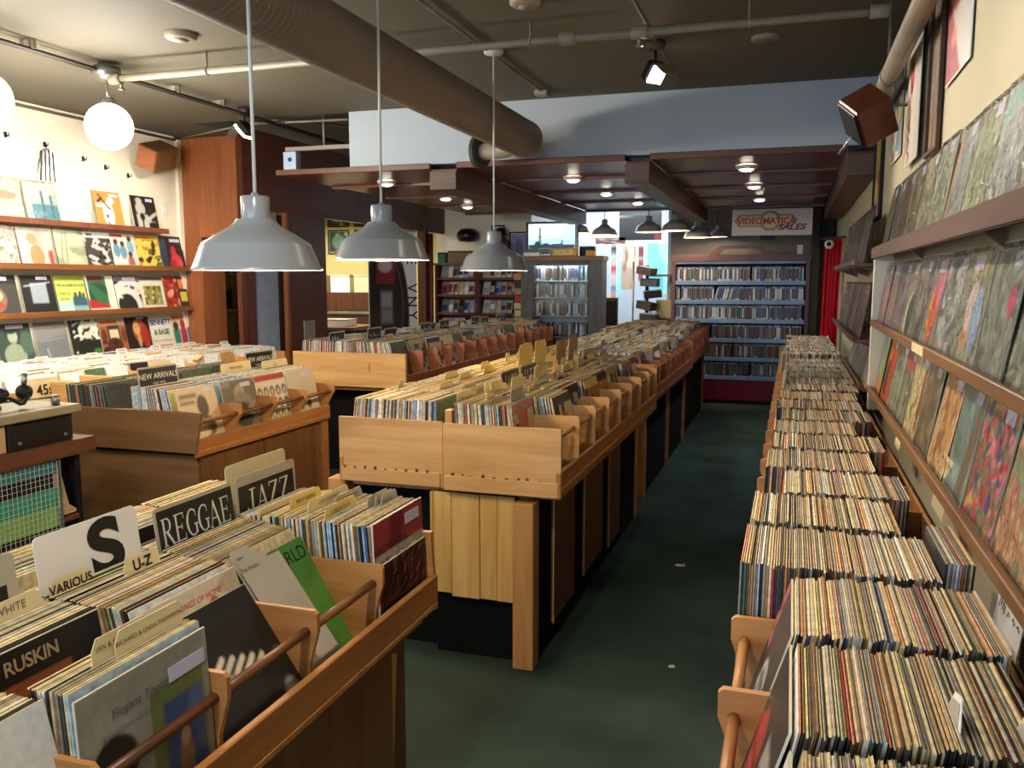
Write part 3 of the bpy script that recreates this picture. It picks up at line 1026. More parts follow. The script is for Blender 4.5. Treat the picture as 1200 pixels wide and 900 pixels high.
def fill(where, side, x_back, x_front, y, zb, lean0=4, lean1=10, weights=W_CREAM, jit=.001, gap=.0012, tmin=.003, tmax=.0062, front=False, spine_w=W_SPINE, zjit=.005, size=None):
    """Records from the back (top edge at X_BACK) to the front (top edge at X_FRONT); all lean back, more so towards the front."""
    s = side
    pos = x_back
    tot = abs(x_front - x_back)
    first = len(RECS)
    a = 0
    while abs(pos - x_back) < tot:
        f = abs(pos - x_back) / tot
        a = rad(lean0 + (lean1 - lean0) * f)
        t = R.uniform(tmin, tmax)
        ci = R.choices(range(len(PAL)), weights)[0]
        si = R.choices(range(len(PAL)), spine_w)[0]
        h = (size or L) - abs(R.gauss(0, .0015))
        base = pos + s * h * math.sin(a)
        RECS.append(dict(x=base, y=y + R.uniform(-jit, jit), z=zb + R.uniform(0, zjit), face=FX if s > 0 else FNX, lean=a, t=t, h=h, ci=ci, si=si, where=where, front=False))
        pos += s * (t + gap) / math.cos(a)
    if front and len(RECS) > first:
        RECS[-1]['front'] = True


PITCH = .325
# ---- foreground bins (bottom of the picture)
FG0, FGP = 2.236, .319
fgb = [FG0 - FGP * k for k in range(6)]           # 2.236 1.917 1.598 1.279 .96 .641
fg = thing('record_bins', 'orange plywood record bins with worn dark dowels in the foreground corner', 'record bin', (-1.5, 1.4, .7))
trough(fg, +1, -1.50, -.957, fgb[5], FGP, 5, .715, .925, .795, (False, True), 'orange_x', 'orange_x', 'orange_y', 'dowel', over=-.014, low=.695, taper=.022, th=.012)
trough(fg, -1, -1.52, -1.80, fgb[5], FGP, 5, .715, .925, .795, (False, True), 'orange_x', 'orange_x', 'orange_y', 'dowel', over=-.014, low=.695, taper=.022, th=.012)
t = thing('bin_table', 'brown panelled table under the foreground record bins', 'table', (-1.5, 1.4, 0))
MB().bbox(-1.78, -.99, .64, 2.20, .655, .689).build('table_top', 'brown_y', t)
MB().bbox(-.985, -.967, .64, 1.95, .04, .690).build('side_panel', 'brown_z', t)
MB().bbox(-1.10, -1.035, 2.09, 2.17, 0, .66).build('post', 'brown_z', t)
MB().bbox(-1.77, -1.70, 2.09, 2.17, 0, .66).build('post', 'brown_z', t)
MB().prism([(1.955, .10), (1.955, .64), (2.02, .64), (1.965, .10)], 'x', -1.0, -.988).build('wedge_panel', 'pine_z', t)
MB().bbox(-1.70, -1.10, 2.12, 2.14, 0, .66).build('end_cloth', 'black_cloth', t)

P_A = 'the foreground bin with the crimson cover'
P_B = 'the foreground green sleeve bin'
P_C = 'the foreground S card bin'
P_D = 'the grey painting cover bin'
P_E = 'the picture corner bin'
cy = lambda k: (fgb[k] + fgb[k + 1]) / 2
zf = .716
fill(P_A, 1, -1.46, -1.01, cy(0), zf, 3, 5, W_CREAM)
fill(P_B, 1, -1.46, -1.235, cy(1), zf, 3, 24, W_CREAM)
fill(P_C, 1, -1.46, -1.20, cy(2), zf, 6, 16, W_CREAM)
fill(P_D, 1, -1.46, -1.275, cy(3), zf, 5, 9, W_CREAM)
fill(P_D, 1, -1.105, -1.025, cy(3), zf, 2, 5, W_CREAM)
fill(P_E, 1, -1.46, -1.08, cy(4), zf, 4, 12, W_CREAM)
for k in range(5):
    fill('the far side of the foreground bins', -1, -1.55, -1.73 + R.uniform(0, .02), cy(k), zf, 2, 6, W_CREAM)

# ---- bins along the record wall
rb = thing('wall_bins', 'long row of low record bins under the record wall, nearest part', 'record bin', (.15, 2.8, .7))
RW0, RWP = .805, .345
trough(rb, -1, .42, -.07, RW0, RWP, 12, .735, .96, .75, (False, False), 'orange_x', 'orange_x', 'orange_y', 'dowel_light', over=.03, zdiv=.93, low=.70, taper=.045)
MB().box(-.02, .46, RW0, RW0 + RWP * 12, .02, .70).build('base_cabinet', 'black', rb)
rb2 = thing('wall_bins', 'far part of the low record bins under the record wall, beyond the white end board', 'record bin', (.15, 7.4, .7))
RX0 = RW0 + RWP * 12 + .02
trough(rb2, -1, .42, -.07, RX0, RWP, 13, .735, .96, .75, (False, True), 'orange_x', 'orange_x', 'orange_y', 'dowel_light', over=.03, zdiv=.93, low=.70, taper=.045)
MB().box(-.02, .46, RX0, RX0 + RWP * 13, .02, .70).build('base_cabinet', 'black', rb2)
ordn = ['first', 'second', 'third', 'fourth', 'fifth', 'sixth', 'seventh', 'eighth', 'ninth', 'tenth', 'eleventh', 'twelfth', 'thirteenth']
rowfront = [.035, .03, .03, -.085, -.08, .0, -.06, -.05, -.055, -.02, -.06, -.04]
rowback = [.34, .34, .36, .31, .27, .33, .27, .33, .26, .34, .33, .33]
rowlean = [(3, 13), (3, 12), (3, 12), (0, 1), (0, 1), (2, 6), (0, 2), (0, 3), (0, 3), (1, 4), (0, 2), (1, 3)]
for k in range(12):
    fill('the %srow under the record wall' % ('nearest ' if k == 0 else ordn[k] + ' nearest '), -1, rowback[k], rowfront[k], RW0 + RWP * (k + .5), .736, rowlean[k][0], rowlean[k][1], W_MIXED, front=k < 8, jit=.007, zjit=.009, gap=.0009, tmin=.0028, tmax=.0058, spine_w=W_DARK)
fill('the short stack by the fourth row', -1, .395, .335, RW0 + RWP * 3.9, .736, 3, 4, W_MIXED)
for k in range(13):
    fill('the far rows of the bins under the record wall', -1, .36, -.04 + R.uniform(-.03, .05), RX0 + RWP * (k + .5), .736 + (.03 if k > 5 else 0), 1, 4, W_MIXED, jit=.007, zjit=.012, tmax=.0075, spine_w=W_DARK)

# ---- middle island
i1 = thing('record_bins', 'honey plywood record bins of the middle island, aisle side with the stained front panel', 'record bin', (-1.15, 4.6, .757))
trough(i1, +1, -1.395, -.875, 3.33, PITCH, 8, .80, 1.045, .865, (True, True), 'honey_x', 'honey_x', 'honey_y', 'dowel_light', zdiv=1.05, low=.757)
i1b = thing('record_bins', 'honey plywood record bins of the middle island, door side of the two front panels', 'record bin', (-1.65, 4.6, .757))
trough(i1b, -1, -1.41, -1.91, 3.36, PITCH, 8, .80, 1.045, .865, (True, True), 'honey_x', 'honey_x', 'honey_y', 'dowel_light', zdiv=1.05, low=.757)
# nails and stains on the front panels
m = MB()
for k in range(9):
    x = -1.36 + .05 * k + R.uniform(-.01, .01)
    m.lathe([(0, 0), (R.uniform(.005, .010), 0), (.001, .002), (0, .002)], (0, 0, 0), 8, m=Matrix.Translation((x, 3.33, .825 + R.uniform(-.006, .006))) @ Matrix.Rotation(rad(90), 4, 'X'))
m.build('knot', 'brown_z', i1)
MB().bbox(-1.394, -1.362, 3.352, 3.40, 1.0, 1.10).build('corner_block', 'honey_z', i1)
MB().bbox(-1.385, -.885, 3.322, 3.331, .757, .822).build('bottom_rail', 'honey_x', i1)
MB().bbox(-1.90, -1.42, 3.352, 3.361, .757, .822).build('bottom_rail', 'honey_x', i1b)
m = MB()
for k in range(9):
    m.lathe([(0, 0), (R.uniform(.005, .010), 0), (.001, .002), (0, .002)], (0, 0, 0), 8, m=Matrix.Translation((-1.88 + .05 * k, 3.352, .825 + R.uniform(-.005, .005))) @ Matrix.Rotation(rad(90), 4, 'X'))
m.build('knot', 'brown_z', i1b)
t = thing('bin_table', 'post and plywood table carrying the middle island, with a black cloth front', 'table', (-1.4, 4.6, 0))
MB().bbox(-1.88, -.90, 3.42, 5.92, .725, .756).build('table_top', 'honey_y', t)
for x, y in ((-1.035, 3.34), (-1.94, 3.40), (-1.035, 5.82), (-1.93, 5.82)):
    MB().bbox(x - .045, x + .045, y - .02, y + .07, 0, .756 if y > 3.39 else .725, .004).build('post', 'honey_z', t)
for a, b in ((-1.46, -1.375), (-1.375, -1.245), (-1.243, -1.165), (-1.165, -1.085)):
    MB().bbox(a, b - .0015, 3.37, 3.385, .275 + R.uniform(-.005, .01), .735, .0015).build('plywood_board', 'pine_z', t)
MB().bbox(-1.475, -1.46, 3.365, 3.39, .24, .735).build('plywood_edge', 'pine_z', t)
MB().bbox(-1.46, -1.08, 3.40, 3.42, .0, .73).build('front_cloth', 'black_cloth', t)
MB().bbox(-1.90, -1.46, 3.46, 3.475, 0, .73).build('front_cloth', 'black_cloth', t)
MB().bbox(-1.02, -1.0, 3.42, 5.8, 0, .73).build('side_cloth', 'black_cloth', t)
MB().bbox(-1.92, -1.9, 3.42, 5.8, 0, .73).build('side_cloth', 'black_cloth', t)
for y0, y1, z0, z1 in ((3.62, 4.02, .10, .69), (4.22, 4.68, .12, .70), (4.85, 5.20, .08, .69)):
    MB().bbox(-.995, -.983, y0, y1, z0, z1, .002).build('side_panel', 'brown_z', t)
    MB().bbox(-.983, -.978, y0 - .012, y0 + .002, z0, z1, .001).build('panel_edge', 'pine_z', t)
for k in range(8):
    y = 3.33 + PITCH * (k + .5) + .005
    fill('the aisle side bins of the middle island', 1, -1.36, -1.0 + R.uniform(-.05, .03) - (.09 if k == 0 else 0), y, .825, 3, 12 if k else 5, W_CREAM, front=True)
    fill('the door side bins of the middle island', -1, -1.44, -1.85 + R.uniform(0, .04), y + .03, .825, 2, 7, W_CREAM)

# ---- far islands in line with it
i2 = thing('record_bins', 'orange record bins of the second island, aisle side behind the middle island', 'record bin', (-1.2, 7.6, .757))
trough(i2, +1, -1.44, -.95, 6.30, PITCH, 8, .79, 1.03, .855, (True, True), 'orange_x', 'red_x', 'red_y', 'dowel_light', low=.75)
i2b = thing('record_bins', 'orange record bins of the second island, door side', 'record bin', (-1.7, 7.6, .757))
trough(i2b, -1, -1.455, -1.94, 6.30, PITCH, 8, .79, 1.03, .855, (True, True), 'orange_x', 'red_x', 'red_y', 'dowel_light', low=.75)
i3 = thing('record_bins', 'reddish record bins at the far end of the aisle islands, before the video rack', 'record bin', (-1.3, 10, .757))
trough(i3, +1, -1.49, -1.0, 8.95, PITCH, 7, .80, 1.06, .87, (True, True), 'red_x', 'red_x', 'red_y', 'dowel_light', low=.757)
i3b = thing('record_bins', 'reddish record bins at the far end of the islands, door side', 'record bin', (-1.8, 10, .757))
trough(i3b, -1, -1.505, -1.99, 8.95, PITCH, 7, .80, 1.06, .87, (True, True), 'red_x', 'red_x', 'red_y', 'dowel_light', low=.757)
t = thing('bin_table', 'black sided table with tan posts under the second island', 'table', (-1.44, 8, 0))
MB().bbox(-1.92, -.97, 6.33, 8.90, .72, .75).build('table_top', 'brown_y', t)
for y in (6.34, 7.6, 8.80):
    for x in (-1.06, -1.89):
        MB().bbox(x - .042, x + .042, y, y + .085, 0, .72).build('post', 'orange_y' if y > 7 else 'honey_z', t)
MB().bbox(-1.88, -1.04, 6.45, 8.8, 0, .70).build('dark_cloth', 'black_cloth', t)
t = thing('bin_table', 'black sided table under the far end of the islands', 'table', (-1.5, 10, 0))
MB().bbox(-1.97, -1.02, 8.97, 11.2, .725, .757).build('table_top', 'brown_y', t)
for y in (9.0, 11.05):
    for x in (-1.09, -1.93):
        MB().bbox(x - .042, x + .042, y, y + .085, 0, .725).build('post', 'red_y', t)
MB().bbox(-1.9, -1.07, 9.1, 11.1, 0, .71).build('dark_cloth', 'black_cloth', t)
for k in range(8):
    y = 6.30 + PITCH * (k + .5)
    fill('the second island', 1, -1.42, -1.04 + R.uniform(-.08, -.01), y, .80, 3, 12, W_CREAM, front=True, zjit=.015)
    fill('the second island', -1, -1.48, -1.88, y, .80, 2, 7, W_CREAM, zjit=.015)
for k in range(7):
    y = 8.95 + PITCH * (k + .5)
    fill('the far island', 1, -1.47, -1.09 + R.uniform(-.05, -.0), y, .815, 3, 9, W_MIXED, front=True, zjit=.02)
    fill('the far island', -1, -1.53, -1.93, y, .815, 2, 7, W_MIXED, zjit=.02)

# ---- island by the wood partition
j1 = thing('record_bins', 'long reddish record bins of the island by the wood partition, side that faces the aisle', 'record bin', (-3.25, 8.9, .757))
trough(j1, +1, -3.50, -3.0, 6.42, PITCH, 14, .80, 1.045, .865, (False, True), 'orange_x', 'red_x', 'red_y', 'dowel_light', low=.757, dowel=False)
j1b = thing('record_bins', 'long reddish record bins of the island by the wood partition, side towards the door', 'record bin', (-3.8, 8.9, .757))
trough(j1b, -1, -3.52, -4.05, 6.42, PITCH, 14, .80, 1.045, .865, (False, True), 'orange_x', 'red_x', 'red_y', 'dowel_light', low=.757, dowel=False)
MB().bbox(-4.06, -3.0, 6.388, 6.408, .757, 1.045).build('front_panel', 'honey_x', j1)
MB().prism([(-.004, .88), (.003, .90), (.004, .94), (.0, .965), (-.004, .93)], 'y', 6.3865, 6.389, m=Matrix.Translation((-3.33, 0, 0))).build('knot', 'dkbrown_z', j1)
t = thing('bin_table', 'black sided table under the island by the wood partition', 'table', (-3.5, 8.9, 0))
MB().bbox(-4.03, -3.02, 6.42, 10.96, .725, .757).build('table_top', 'brown_y', t)
for y in (6.45, 8.8, 10.8):
    for x in (-3.08, -3.98):
        MB().bbox(x - .042, x + .042, y, y + .085, 0, .725).build('post', 'brown_z', t)
MB().bbox(-3.97, -3.06, 6.55, 10.8, 0, .71).build('dark_cloth', 'black_cloth', t)
for k in range(14):
    y = 6.42 + PITCH * (k + .5)
    fill('the island by the wood partition', 1, -3.47, -3.11 + R.uniform(-.06, -.01), y, .825, 3, 13, W_GREY, front=True, zjit=.015)
    fill('the island by the wood partition', -1, -3.55, -3.98, y, .825, 2, 6, W_GREY, zjit=.015)

# ---- bins of new arrivals
na = thing('record_bins', 'brown plywood record bins with trapezoid end panel and four bins, before the display wall', 'record bin', (-3.2, 4.2, .84))
trough(na, +1, -3.24, -2.80, 3.52, .325, 4, .80, .995, .855, (False, False), 'brown_x', 'orange_x', 'orange_y', 'dowel', over=.035, low=.765, taper=.05)
MB().prism([(-3.66, .79), (-3.68, .995), (-2.755, .995), (-2.80, .79)], 'y', 3.50, 3.518).build('end_panel', 'brown_x', na)
MB().bbox(-3.66, -3.25, 3.52, 4.82, .782, .80).bbox(-3.67, -3.655, 3.52, 4.82, .80, .96).build('rear_tray', 'brown_y', na)
t = thing('bin_cabinet', 'brown plywood cabinet under the four bins before the display wall', 'cabinet', (-3.2, 4.2, 0))
MB().bbox(-3.64, -2.84, 3.56, 4.80, 0, .762).build('cabinet_body', 'brown_x', t)
MB().bbox(-2.845, -2.825, 3.58, 4.12, .05, .77).build('side_panel', 'brown_z', t)
MB().bbox(-2.845, -2.825, 4.13, 4.68, .05, .77).build('side_panel', 'brown_z', t)
MB().bbox(-2.87, -2.815, 4.74, 4.82, 0, .762).build('post', 'orange_y', t)
for k in range(4):
    y = 3.52 + .325 * (k + .5)
    fill('the four bins before the display wall', 1, -3.20, -2.98 + R.uniform(-.03, .02) + (.03 if k == 1 else 0), y, .802, 4, 14, W_WHITEISH, front=False, spine_w=W_BLUE)
    fill('the rear tray of the four bins', 1, -3.62, -3.36 - (.05 if k else 0), y, .802, 5, 9, W_GREY, spine_w=W_MOSS)

# ================================================================== record wall on the aisle's right
def ledge(label, y0, y1, x0, x1, z, lip, mats, lab=None, brackets=()):
    t = thing('display_ledge', label, 'shelf', ((x0 + x1) / 2, (y0 + y1) / 2, z))
    MB().bbox(x0, x1, y0, y1, z - .018, z).build('shelf_board', mats[0], t)
    f = (x0 - .016, x0) if x0 > -2 else (x1, x1 + .016)
    MB().bbox(f[0], f[1], y0, y1, z - lip + .02, z + .02).build('front_lip', mats[1], t)
    for y in brackets:
        MB().prism([(x1 - .01, z - .018), (x1 - .01, z - .07), (x0 + .02, z - .018)] if x0 > -2 else [(x0 + .01, z - .018), (x0 + .01, z - .07), (x1 - .02, z - .018)], 'y', y, y + .02).build('bracket', mats[0], t)
    return t


LE = (1.063, 1.42, 1.800)
ledge('lowest light brown display ledge on the record wall', .3, 4.98, .415, .5, LE[0], .035, ('ledge_y', 'ledge_y'))
tm = ledge('middle light brown display ledge with a cream label strip', .3, 4.98, .415, .5, LE[1], .035, ('ledge_y', 'ledge_y'))
ledge('thick dark brown top display ledge on the record wall', .3, 4.98, .405, .5, LE[2], .062, ('dkbrown_y', 'dkbrown_y'), brackets=(1.0, 2.4, 3.8))
MB().box(.3965, .399, 2.98, 3.24, LE[1] - .012, LE[1] + .018).build('label_strip', 'card', tm)

# colours per cover: lowest ledge, from the far end to the near end
def painterly(bg, cols, seed, f=9, th=.15):
    s = [('bg', bg)]
    for i, c in enumerate(cols):
        s.append(('blob', c, seed + i * 7, f * (1 + .25 * i), th))
    s.append(('blob', cols[0], seed + 91, f * 3.2, .28))
    s.append(('blob', [c * .55 for c in lin(bg)], seed + 97, f * 2.6, .36))
    return s


low = [
    ('pale green cover with an orange lower edge, farthest on the lowest ledge', painterly('#8f9a78', ['#a8ad8a', '#6e7a5a'], 3) + [('rect', '#c9782c', 0, 0, 1, .25)]),
    ('red and orange cover with a dark hill on the lowest ledge', [('bg', '#c8502c'), ('rect', '#d8922c', 0, 0, .35, 1), ('ell', '#3f4a34', .3, .35, .25, .3), ('rect', '#d0452f', .45, .1, 1, .95)]),
    ('grey green striped cover on the lowest ledge', painterly('#8d9580', ['#5f6a58', '#a7ab90'], 13, 14) + [('rect', '#c9c6a8', .86, 0, .92, 1)]),
    ('olive grey cover with a red block at its top on the lowest ledge', painterly('#7a7a66', ['#5f6052', '#8f8e78'], 23) + [('rect', '#b04a3c', .1, .72, .9, .95), ('ell', '#90907a', .4, .25, .2, .25)]),
    ('cream cover with a fine brown mountain drawing on the lowest ledge', painterly('#cfbf8e', ['#a98f5a', '#8a7248', '#d8cba0'], 33, 16) + [('rect', '#8a4a3a', .78, .1, .95, .9)]),
    ('dull brown landscape cover on the lowest ledge', painterly('#7a6a54', ['#5f5442', '#8f7d62'], 43, 7)),
    ('tan cover with an ochre crowd drawing and pale border on the lowest ledge', [('bg', '#d6c49c'), ('rect', '#b58a54', .07, .06, .93, .92)] + [('blob', c, 53 + i, 14, .2) for i, c in enumerate(['#9a6a3c', '#c49a62', '#8a5a4a', '#c0a070'])]),
    ('blue green cover with a grey brown stripe on the lowest ledge', [('bg', '#6f8480')] + [('blob', c, 63 + i, 7, .2) for i, c in enumerate(['#8aa098', '#55706c'])] + [('tilt', '#6b5d4e', 1, -.3, .55), ('tilt', '#7f8a80', 1, -.3, .85)]),
    ('red, green and yellow abstract painted cover on the lowest ledge', painterly('#7a6a58', ['#b5334a', '#c8a04a', '#5d8a5a', '#c87a8a', '#3a4a7a'], 73, 12, .25)),
    ('rose and ochre abstract painted cover, nearest on the lowest ledge', painterly('#a07a5c', ['#c8a078', '#b04a5a', '#7a8a6a'], 83, 10, .2)),
    ('grey cover at the edge of the picture on the lowest ledge', painterly('#8a7a6a', ['#a09080'], 93)),
]
mid = [
    ('purple grey plastic-sleeved cover with a salmon shape, farthest on the middle ledge', painterly('#8a7884', ['#6a5f74', '#a08f94'], 103) + [('ell', '#c9806a', .6, .45, .22, .3), ('rect', '#5e6672', .3, .82, .75, 1)]),
    ('lilac and tan plastic-sleeved cover on the middle ledge', painterly('#94847c', ['#b08f6a', '#7a7080'], 113)),
    ('mauve plastic-sleeved cover with a torn grey top on the middle ledge', painterly('#87727a', ['#a08890', '#5f5560'], 123) + [('rect', '#6d7078', 0, .8, 1, 1)]),
    ('olive plastic-sleeved cover with a pale crescent on the middle ledge', painterly('#84856a', ['#9a9878'], 133) + [('ell', '#d6d2b0', .55, .3, .3, .3), ('ell', '#3a4a3a', .68, .3, .25, .28), ('ell', '#c8524a', .7, .75, .12, .12)]),
    ('brown grey plastic-sleeved cover beside the black upright edge on the middle ledge', painterly('#7a7268', ['#978c80', '#5c564e'], 143)),
    ('pink, orange and yellow glowing cover on the middle ledge', [('bg', '#8a8478'), ('grad', '#97808a'), ('ell', '#d89a3a', .35, .4, .18, .3), ('ell', '#d8643c', .5, .45, .2, .4), ('ell', '#e07a9a', .6, .75, .12, .3)]),
    ('pale grey plastic-sleeved cover with white streaks on the middle ledge', painterly('#8d8c84', ['#b4b2aa', '#6f6e68'], 163, 6)),
    ('white and blue portrait cover with a tan label on the middle ledge', painterly('#8a8a74', ['#a3a28c'], 173) + [('rect', '#b8a270', .3, .8, .8, 1), ('ell', '#d2bcb0', .5, .5, .22, .25), ('ell', '#9ab0cc', .72, .4, .16, .3), ('rect', '#c89a78', .25, .15, .6, .3)]),
    ('greenish plastic-sleeved cover with a magenta spot on the middle ledge', painterly('#7f8274', ['#959886', '#62665a'], 183) + [('ell', '#c8326a', .8, .6, .1, .12)]),
    ('pale olive plastic-sleeved cover, nearest in view on the middle ledge', painterly('#8c8e78', ['#a4a690', '#74765f'], 193)),
    ('beige plastic-sleeved cover at the edge of the picture on the middle ledge', painterly('#9a9480', ['#b4ae98'], 203)),
]
top = [
    ('dark brown cover, farthest on the top ledge', painterly('#4a4038', ['#6a5a48'], 213)),
    ('dark olive plastic-sleeved cover with a white ticket on the top ledge', painterly('#4f4a3c', ['#6c6450', '#3a362c'], 223)),
    ('dull red brown plastic-sleeved cover on the top ledge', painterly('#5c463c', ['#7a5c4a', '#4a3a34'], 233)),
    ('olive and ochre cover with a white edge on the top ledge', painterly('#6c644a', ['#8a7f5c', '#4c4836'], 243) + [('rect', '#d8d2b8', .0, 0, .06, 1)]),
    ('khaki grey cover beside a black gap on the top ledge', painterly('#8a8468', ['#a39c80', '#6f6a54'], 253)),
    ('pale green grey plastic-sleeved cover on the top ledge', painterly('#8e927c', ['#a8ab94', '#747a68'], 263)),
    ('blue grey cover with an orange spine strip on the top ledge', painterly('#878c88', ['#9ea29c', '#70766f'], 273) + [('rect', '#c8824c', 0, 0, .12, 1)]),
    ('pale yellow green cover with a soft figure on the top ledge', painterly('#8f9272', ['#b0b088', '#74785c'], 283) + [('ell', '#7a8a5c', .35, .55, .15, .3)]),
    ('grey cover with a pale blue green corner on the top ledge', painterly('#8d8f8a', ['#a7aaa4', '#767a76'], 293) + [('tilt', '#84a59c', -.4, 1, .62)]),
    ('glittering tan and grey plastic-sleeved cover on the top ledge', painterly('#85806c', ['#b09c74', '#5f5c50', '#c4bca4'], 303, 13)),
    ('grey green cover at the edge of the picture on the top ledge', painterly('#7f8476', ['#989c8e'], 313)),
]
for row, (lst, z, x0, lean) in enumerate(((low, LE[0], .438, 10), (mid, LE[1], .438, 9), (top, LE[2], .438, 9))):
    for k, (lb, spec) in enumerate(lst):
        y = 4.82 - .322 * k + R.uniform(-.003, .003)
        if y < .8:
            break
        cover(lb, place(x0, y, z + .001, FNX + rad(R.uniform(-1.6, 1.6)), rad(lean + R.uniform(-1, 1)), 0), spec, sticker=(.62, .86, .26, .11) if (row != 1 or k % 2 == 0) else (.3, .84, .35, .13),
              plastic={0: 'film', 1: 'film_heavy', 2: 'film_heavy'}[row], edge='#b9ad92' if k % 3 else '#1c1a18', n=48, group=None)
# black upright board edge between sleeves on the middle ledge

# second, protruding display section beyond the white end board
for z, lb in ((1.32, 'lower dark ledge of the far display section beyond the white end board'), (1.74, 'upper dark ledge of the far display section beyond the white end board')):
    ledge(lb, 5.10, 7.6, .33, .5, z, .03, ('dkbrown_y', 'dkbrown_y'), brackets=(5.2, 6.4, 7.5))
fs = [('#5a4048', '#7a5a5c'), ('#4c4a44', '#6a665c'), ('#6a6660', '#8a867c'), ('#3c3832', '#5c564c'), ('#5e5a50', '#7c7668'), ('#4a3c3a', '#6a5654'), ('#585450', '#7a766e')]
for r_, z in enumerate((1.32, 1.74)):
    for k in range(7):
        a, b = fs[(k + 3 * r_) % 7]
        cover('dim sleeved cover in the far display section, %s from the end board, %s ledge' % (ordn[k], 'lower' if r_ == 0 else 'upper'),
              place(.365, 5.28 + .34 * k, z + .001, FNX, rad(9)), painterly(a, [b], 400 + 10 * k + r_, 8), plastic='film', edge='#8a8272' if k % 2 else '#2a2622', n=16)
for k in range(5):
    a, b = fs[(k + 2) % 7]
    cover('pale sleeved cover standing low behind the bins, %s from the white end board' % ordn[k], place(.405, 5.25 + .33 * k, 1.055, FNX, rad(13)),
          painterly('#7c8086' if k % 2 else '#a39c84', [b], 500 + k, 8), plastic='film', edge='#c9c0a4', n=16)
ledge('low dark rail carrying the pale covers behind the far bins', 5.10, 7.2, .385, .5, 1.05, .03, ('dkbrown_y', 'dkbrown_y'))

# paper signs standing between bins and wall
def scribble(t, mat, n, w, h, y, seed, v0, lines=3, ht=.02):
    r = random.Random(seed)
    m = MB()
    for i in range(lines):
        z = v0 + h * (lines - 1 - i) / max(1, lines - 1 or 1) if lines > 1 else v0
        x = -w / 2
        while x < w / 2 - .01:
            d = r.uniform(.3, 1) * ht
            pts = [(x, z + r.uniform(0, 1) * ht * .3), (x + ht * .25, z + d), (x + ht * .5, z + r.uniform(0, .3) * ht), (x + ht * .62, z + d * .7)]
            for a, b in zip(pts[:-1], pts[1:]):
                dx, dz = b[0] - a[0], b[1] - a[1]
                ln = math.hypot(dx, dz) + 1e-6
                nx, nz = -dz / ln * ht * .055, dx / ln * ht * .055
                m._faces([(a[0] - nx, y, a[1] - nz), (b[0] - nx, y, b[1] - nz), (b[0] + nx, y, b[1] + nz), (a[0] + nx, y, a[1] + nz)], [(0, 1, 2, 3)], 0)
            x += ht * r.uniform(.7, 1.2)
    return m.build('handwriting', mat, t, local=True)


for k, (y, z, wd, ht, lb) in enumerate(((1.86, .93, .20, .16, 'white handwritten paper sign by the nearest rows under the record wall'),
                                        (2.72, .97, .20, .17, 'cream handwritten paper sign midway along the record wall'),
                                        (3.75, .97, .16, .16, 'small cream paper sign farther along the record wall'))):
    t = thing('paper_sign', lb, 'sign', mat=place(.425, y, z, FNX, rad(8)))
    MB().box(-wd / 2, wd / 2, -.0015, 0, 0, ht).build('paper_sheet', 'paper' if k == 0 else 'card', t, local=True)
    scribble(t, 'ink_grey', 8, wd * .8, ht * .5, -.0022, k + 5, ht * .3, 2, .035)

# posters above the top ledge (all hang on the wall face at x = .5)
def wall_poster(label, yc, z0, wd, ht, spec, name='wall_poster', frame=None, texts=(), off=.0, n=40, mat='print'):
    t = thing(name, label, 'poster', mat=place(.498 - off, yc, z0, FNX))
    MB().box(-wd / 2, wd / 2, -.003, 0, 0, ht).build('backing', 'paper', t, local=True)
    me = picture_mesh('printed_sheet', spec, wd - .012, ht - .012, -.0036, n, mat, v0=.006)
    o = bpy.data.objects.new('printed_sheet', me)
    C.objects.link(o)
    o.parent = t
    if frame:
        for a in ((-wd / 2 - .02, -wd / 2, -.02, ht + .02), (wd / 2, wd / 2 + .02, -.02, ht + .02), (-wd / 2, wd / 2, -.02, 0), (-wd / 2, wd / 2, ht, ht + .02)):
            MB().bbox(a[0], a[1], -.018, .001, a[2], a[3]).build('frame_side', frame, t, local=True)
    for tx in texts:
        lettering(t, tx[0], tx[1], tx[2], tx[3], -.0042, tx[4], *tx[5:])
    return t


t = wall_poster('tall white vertical banner with orange and red lettering above the top ledge', 4.28, 2.17, .42, .66, [('bg', '#e4dccd'), ('rect', '#d8d0c0', .7, 0, 1, 1)], off=.02)
lettering(t, 'EX', .15, -.05, .52, -.0042, 'ink_orange', .02, rot=rad(90) * 0, sy=1.0)
m = MB()
m.lathe([(.0, 0), (.05, 0), (.05, .002), (0, .002)], (0, 0, 0), 20, m=Matrix.Translation((-.05, -.0045, .38)) @ Matrix.Rotation(rad(90), 4, 'X') @ Matrix.Scale(1.5, 4, (0, 1, 0)))
m.build('red_disc', 'ink_red', t, local=True)
lettering(t, 'WAX', .13, -.06, .16, -.0042, 'ink_red', .02, rot=rad(90))
wall_poster('brown sepia picture in a dark frame above the top ledge', 3.72, 2.15, .26, .72, painterly('#6b5136', ['#8f6b42', '#4d3a28', '#a3835a'], 610, 11), name='framed_picture', frame='dkbrown_z', off=.005)
wall_poster('white bordered poster with pink and crimson shapes, cut off by the top of the picture', 3.27, 2.33, .46, .55, [('bg', '#b9b2ac'), ('ell', '#d8907a', .35, .75, .3, .35), ('tilt', '#9c2238', -1, -1, -.62), ('ell', '#d87a6a', .3, .25, .12, .06)], off=.005)
wall_poster('small bright poster of red, yellow and blue shapes beside the loudspeaker', 5.1, 2.28, .5, .32, [('bg', '#7a97a5')] + [('blob', c, 640 + i, 13, .2) for i, c in enumerate(['#c83a3a', '#d8a83a', '#2f5a7a', '#e0d8d0'])], off=.005)
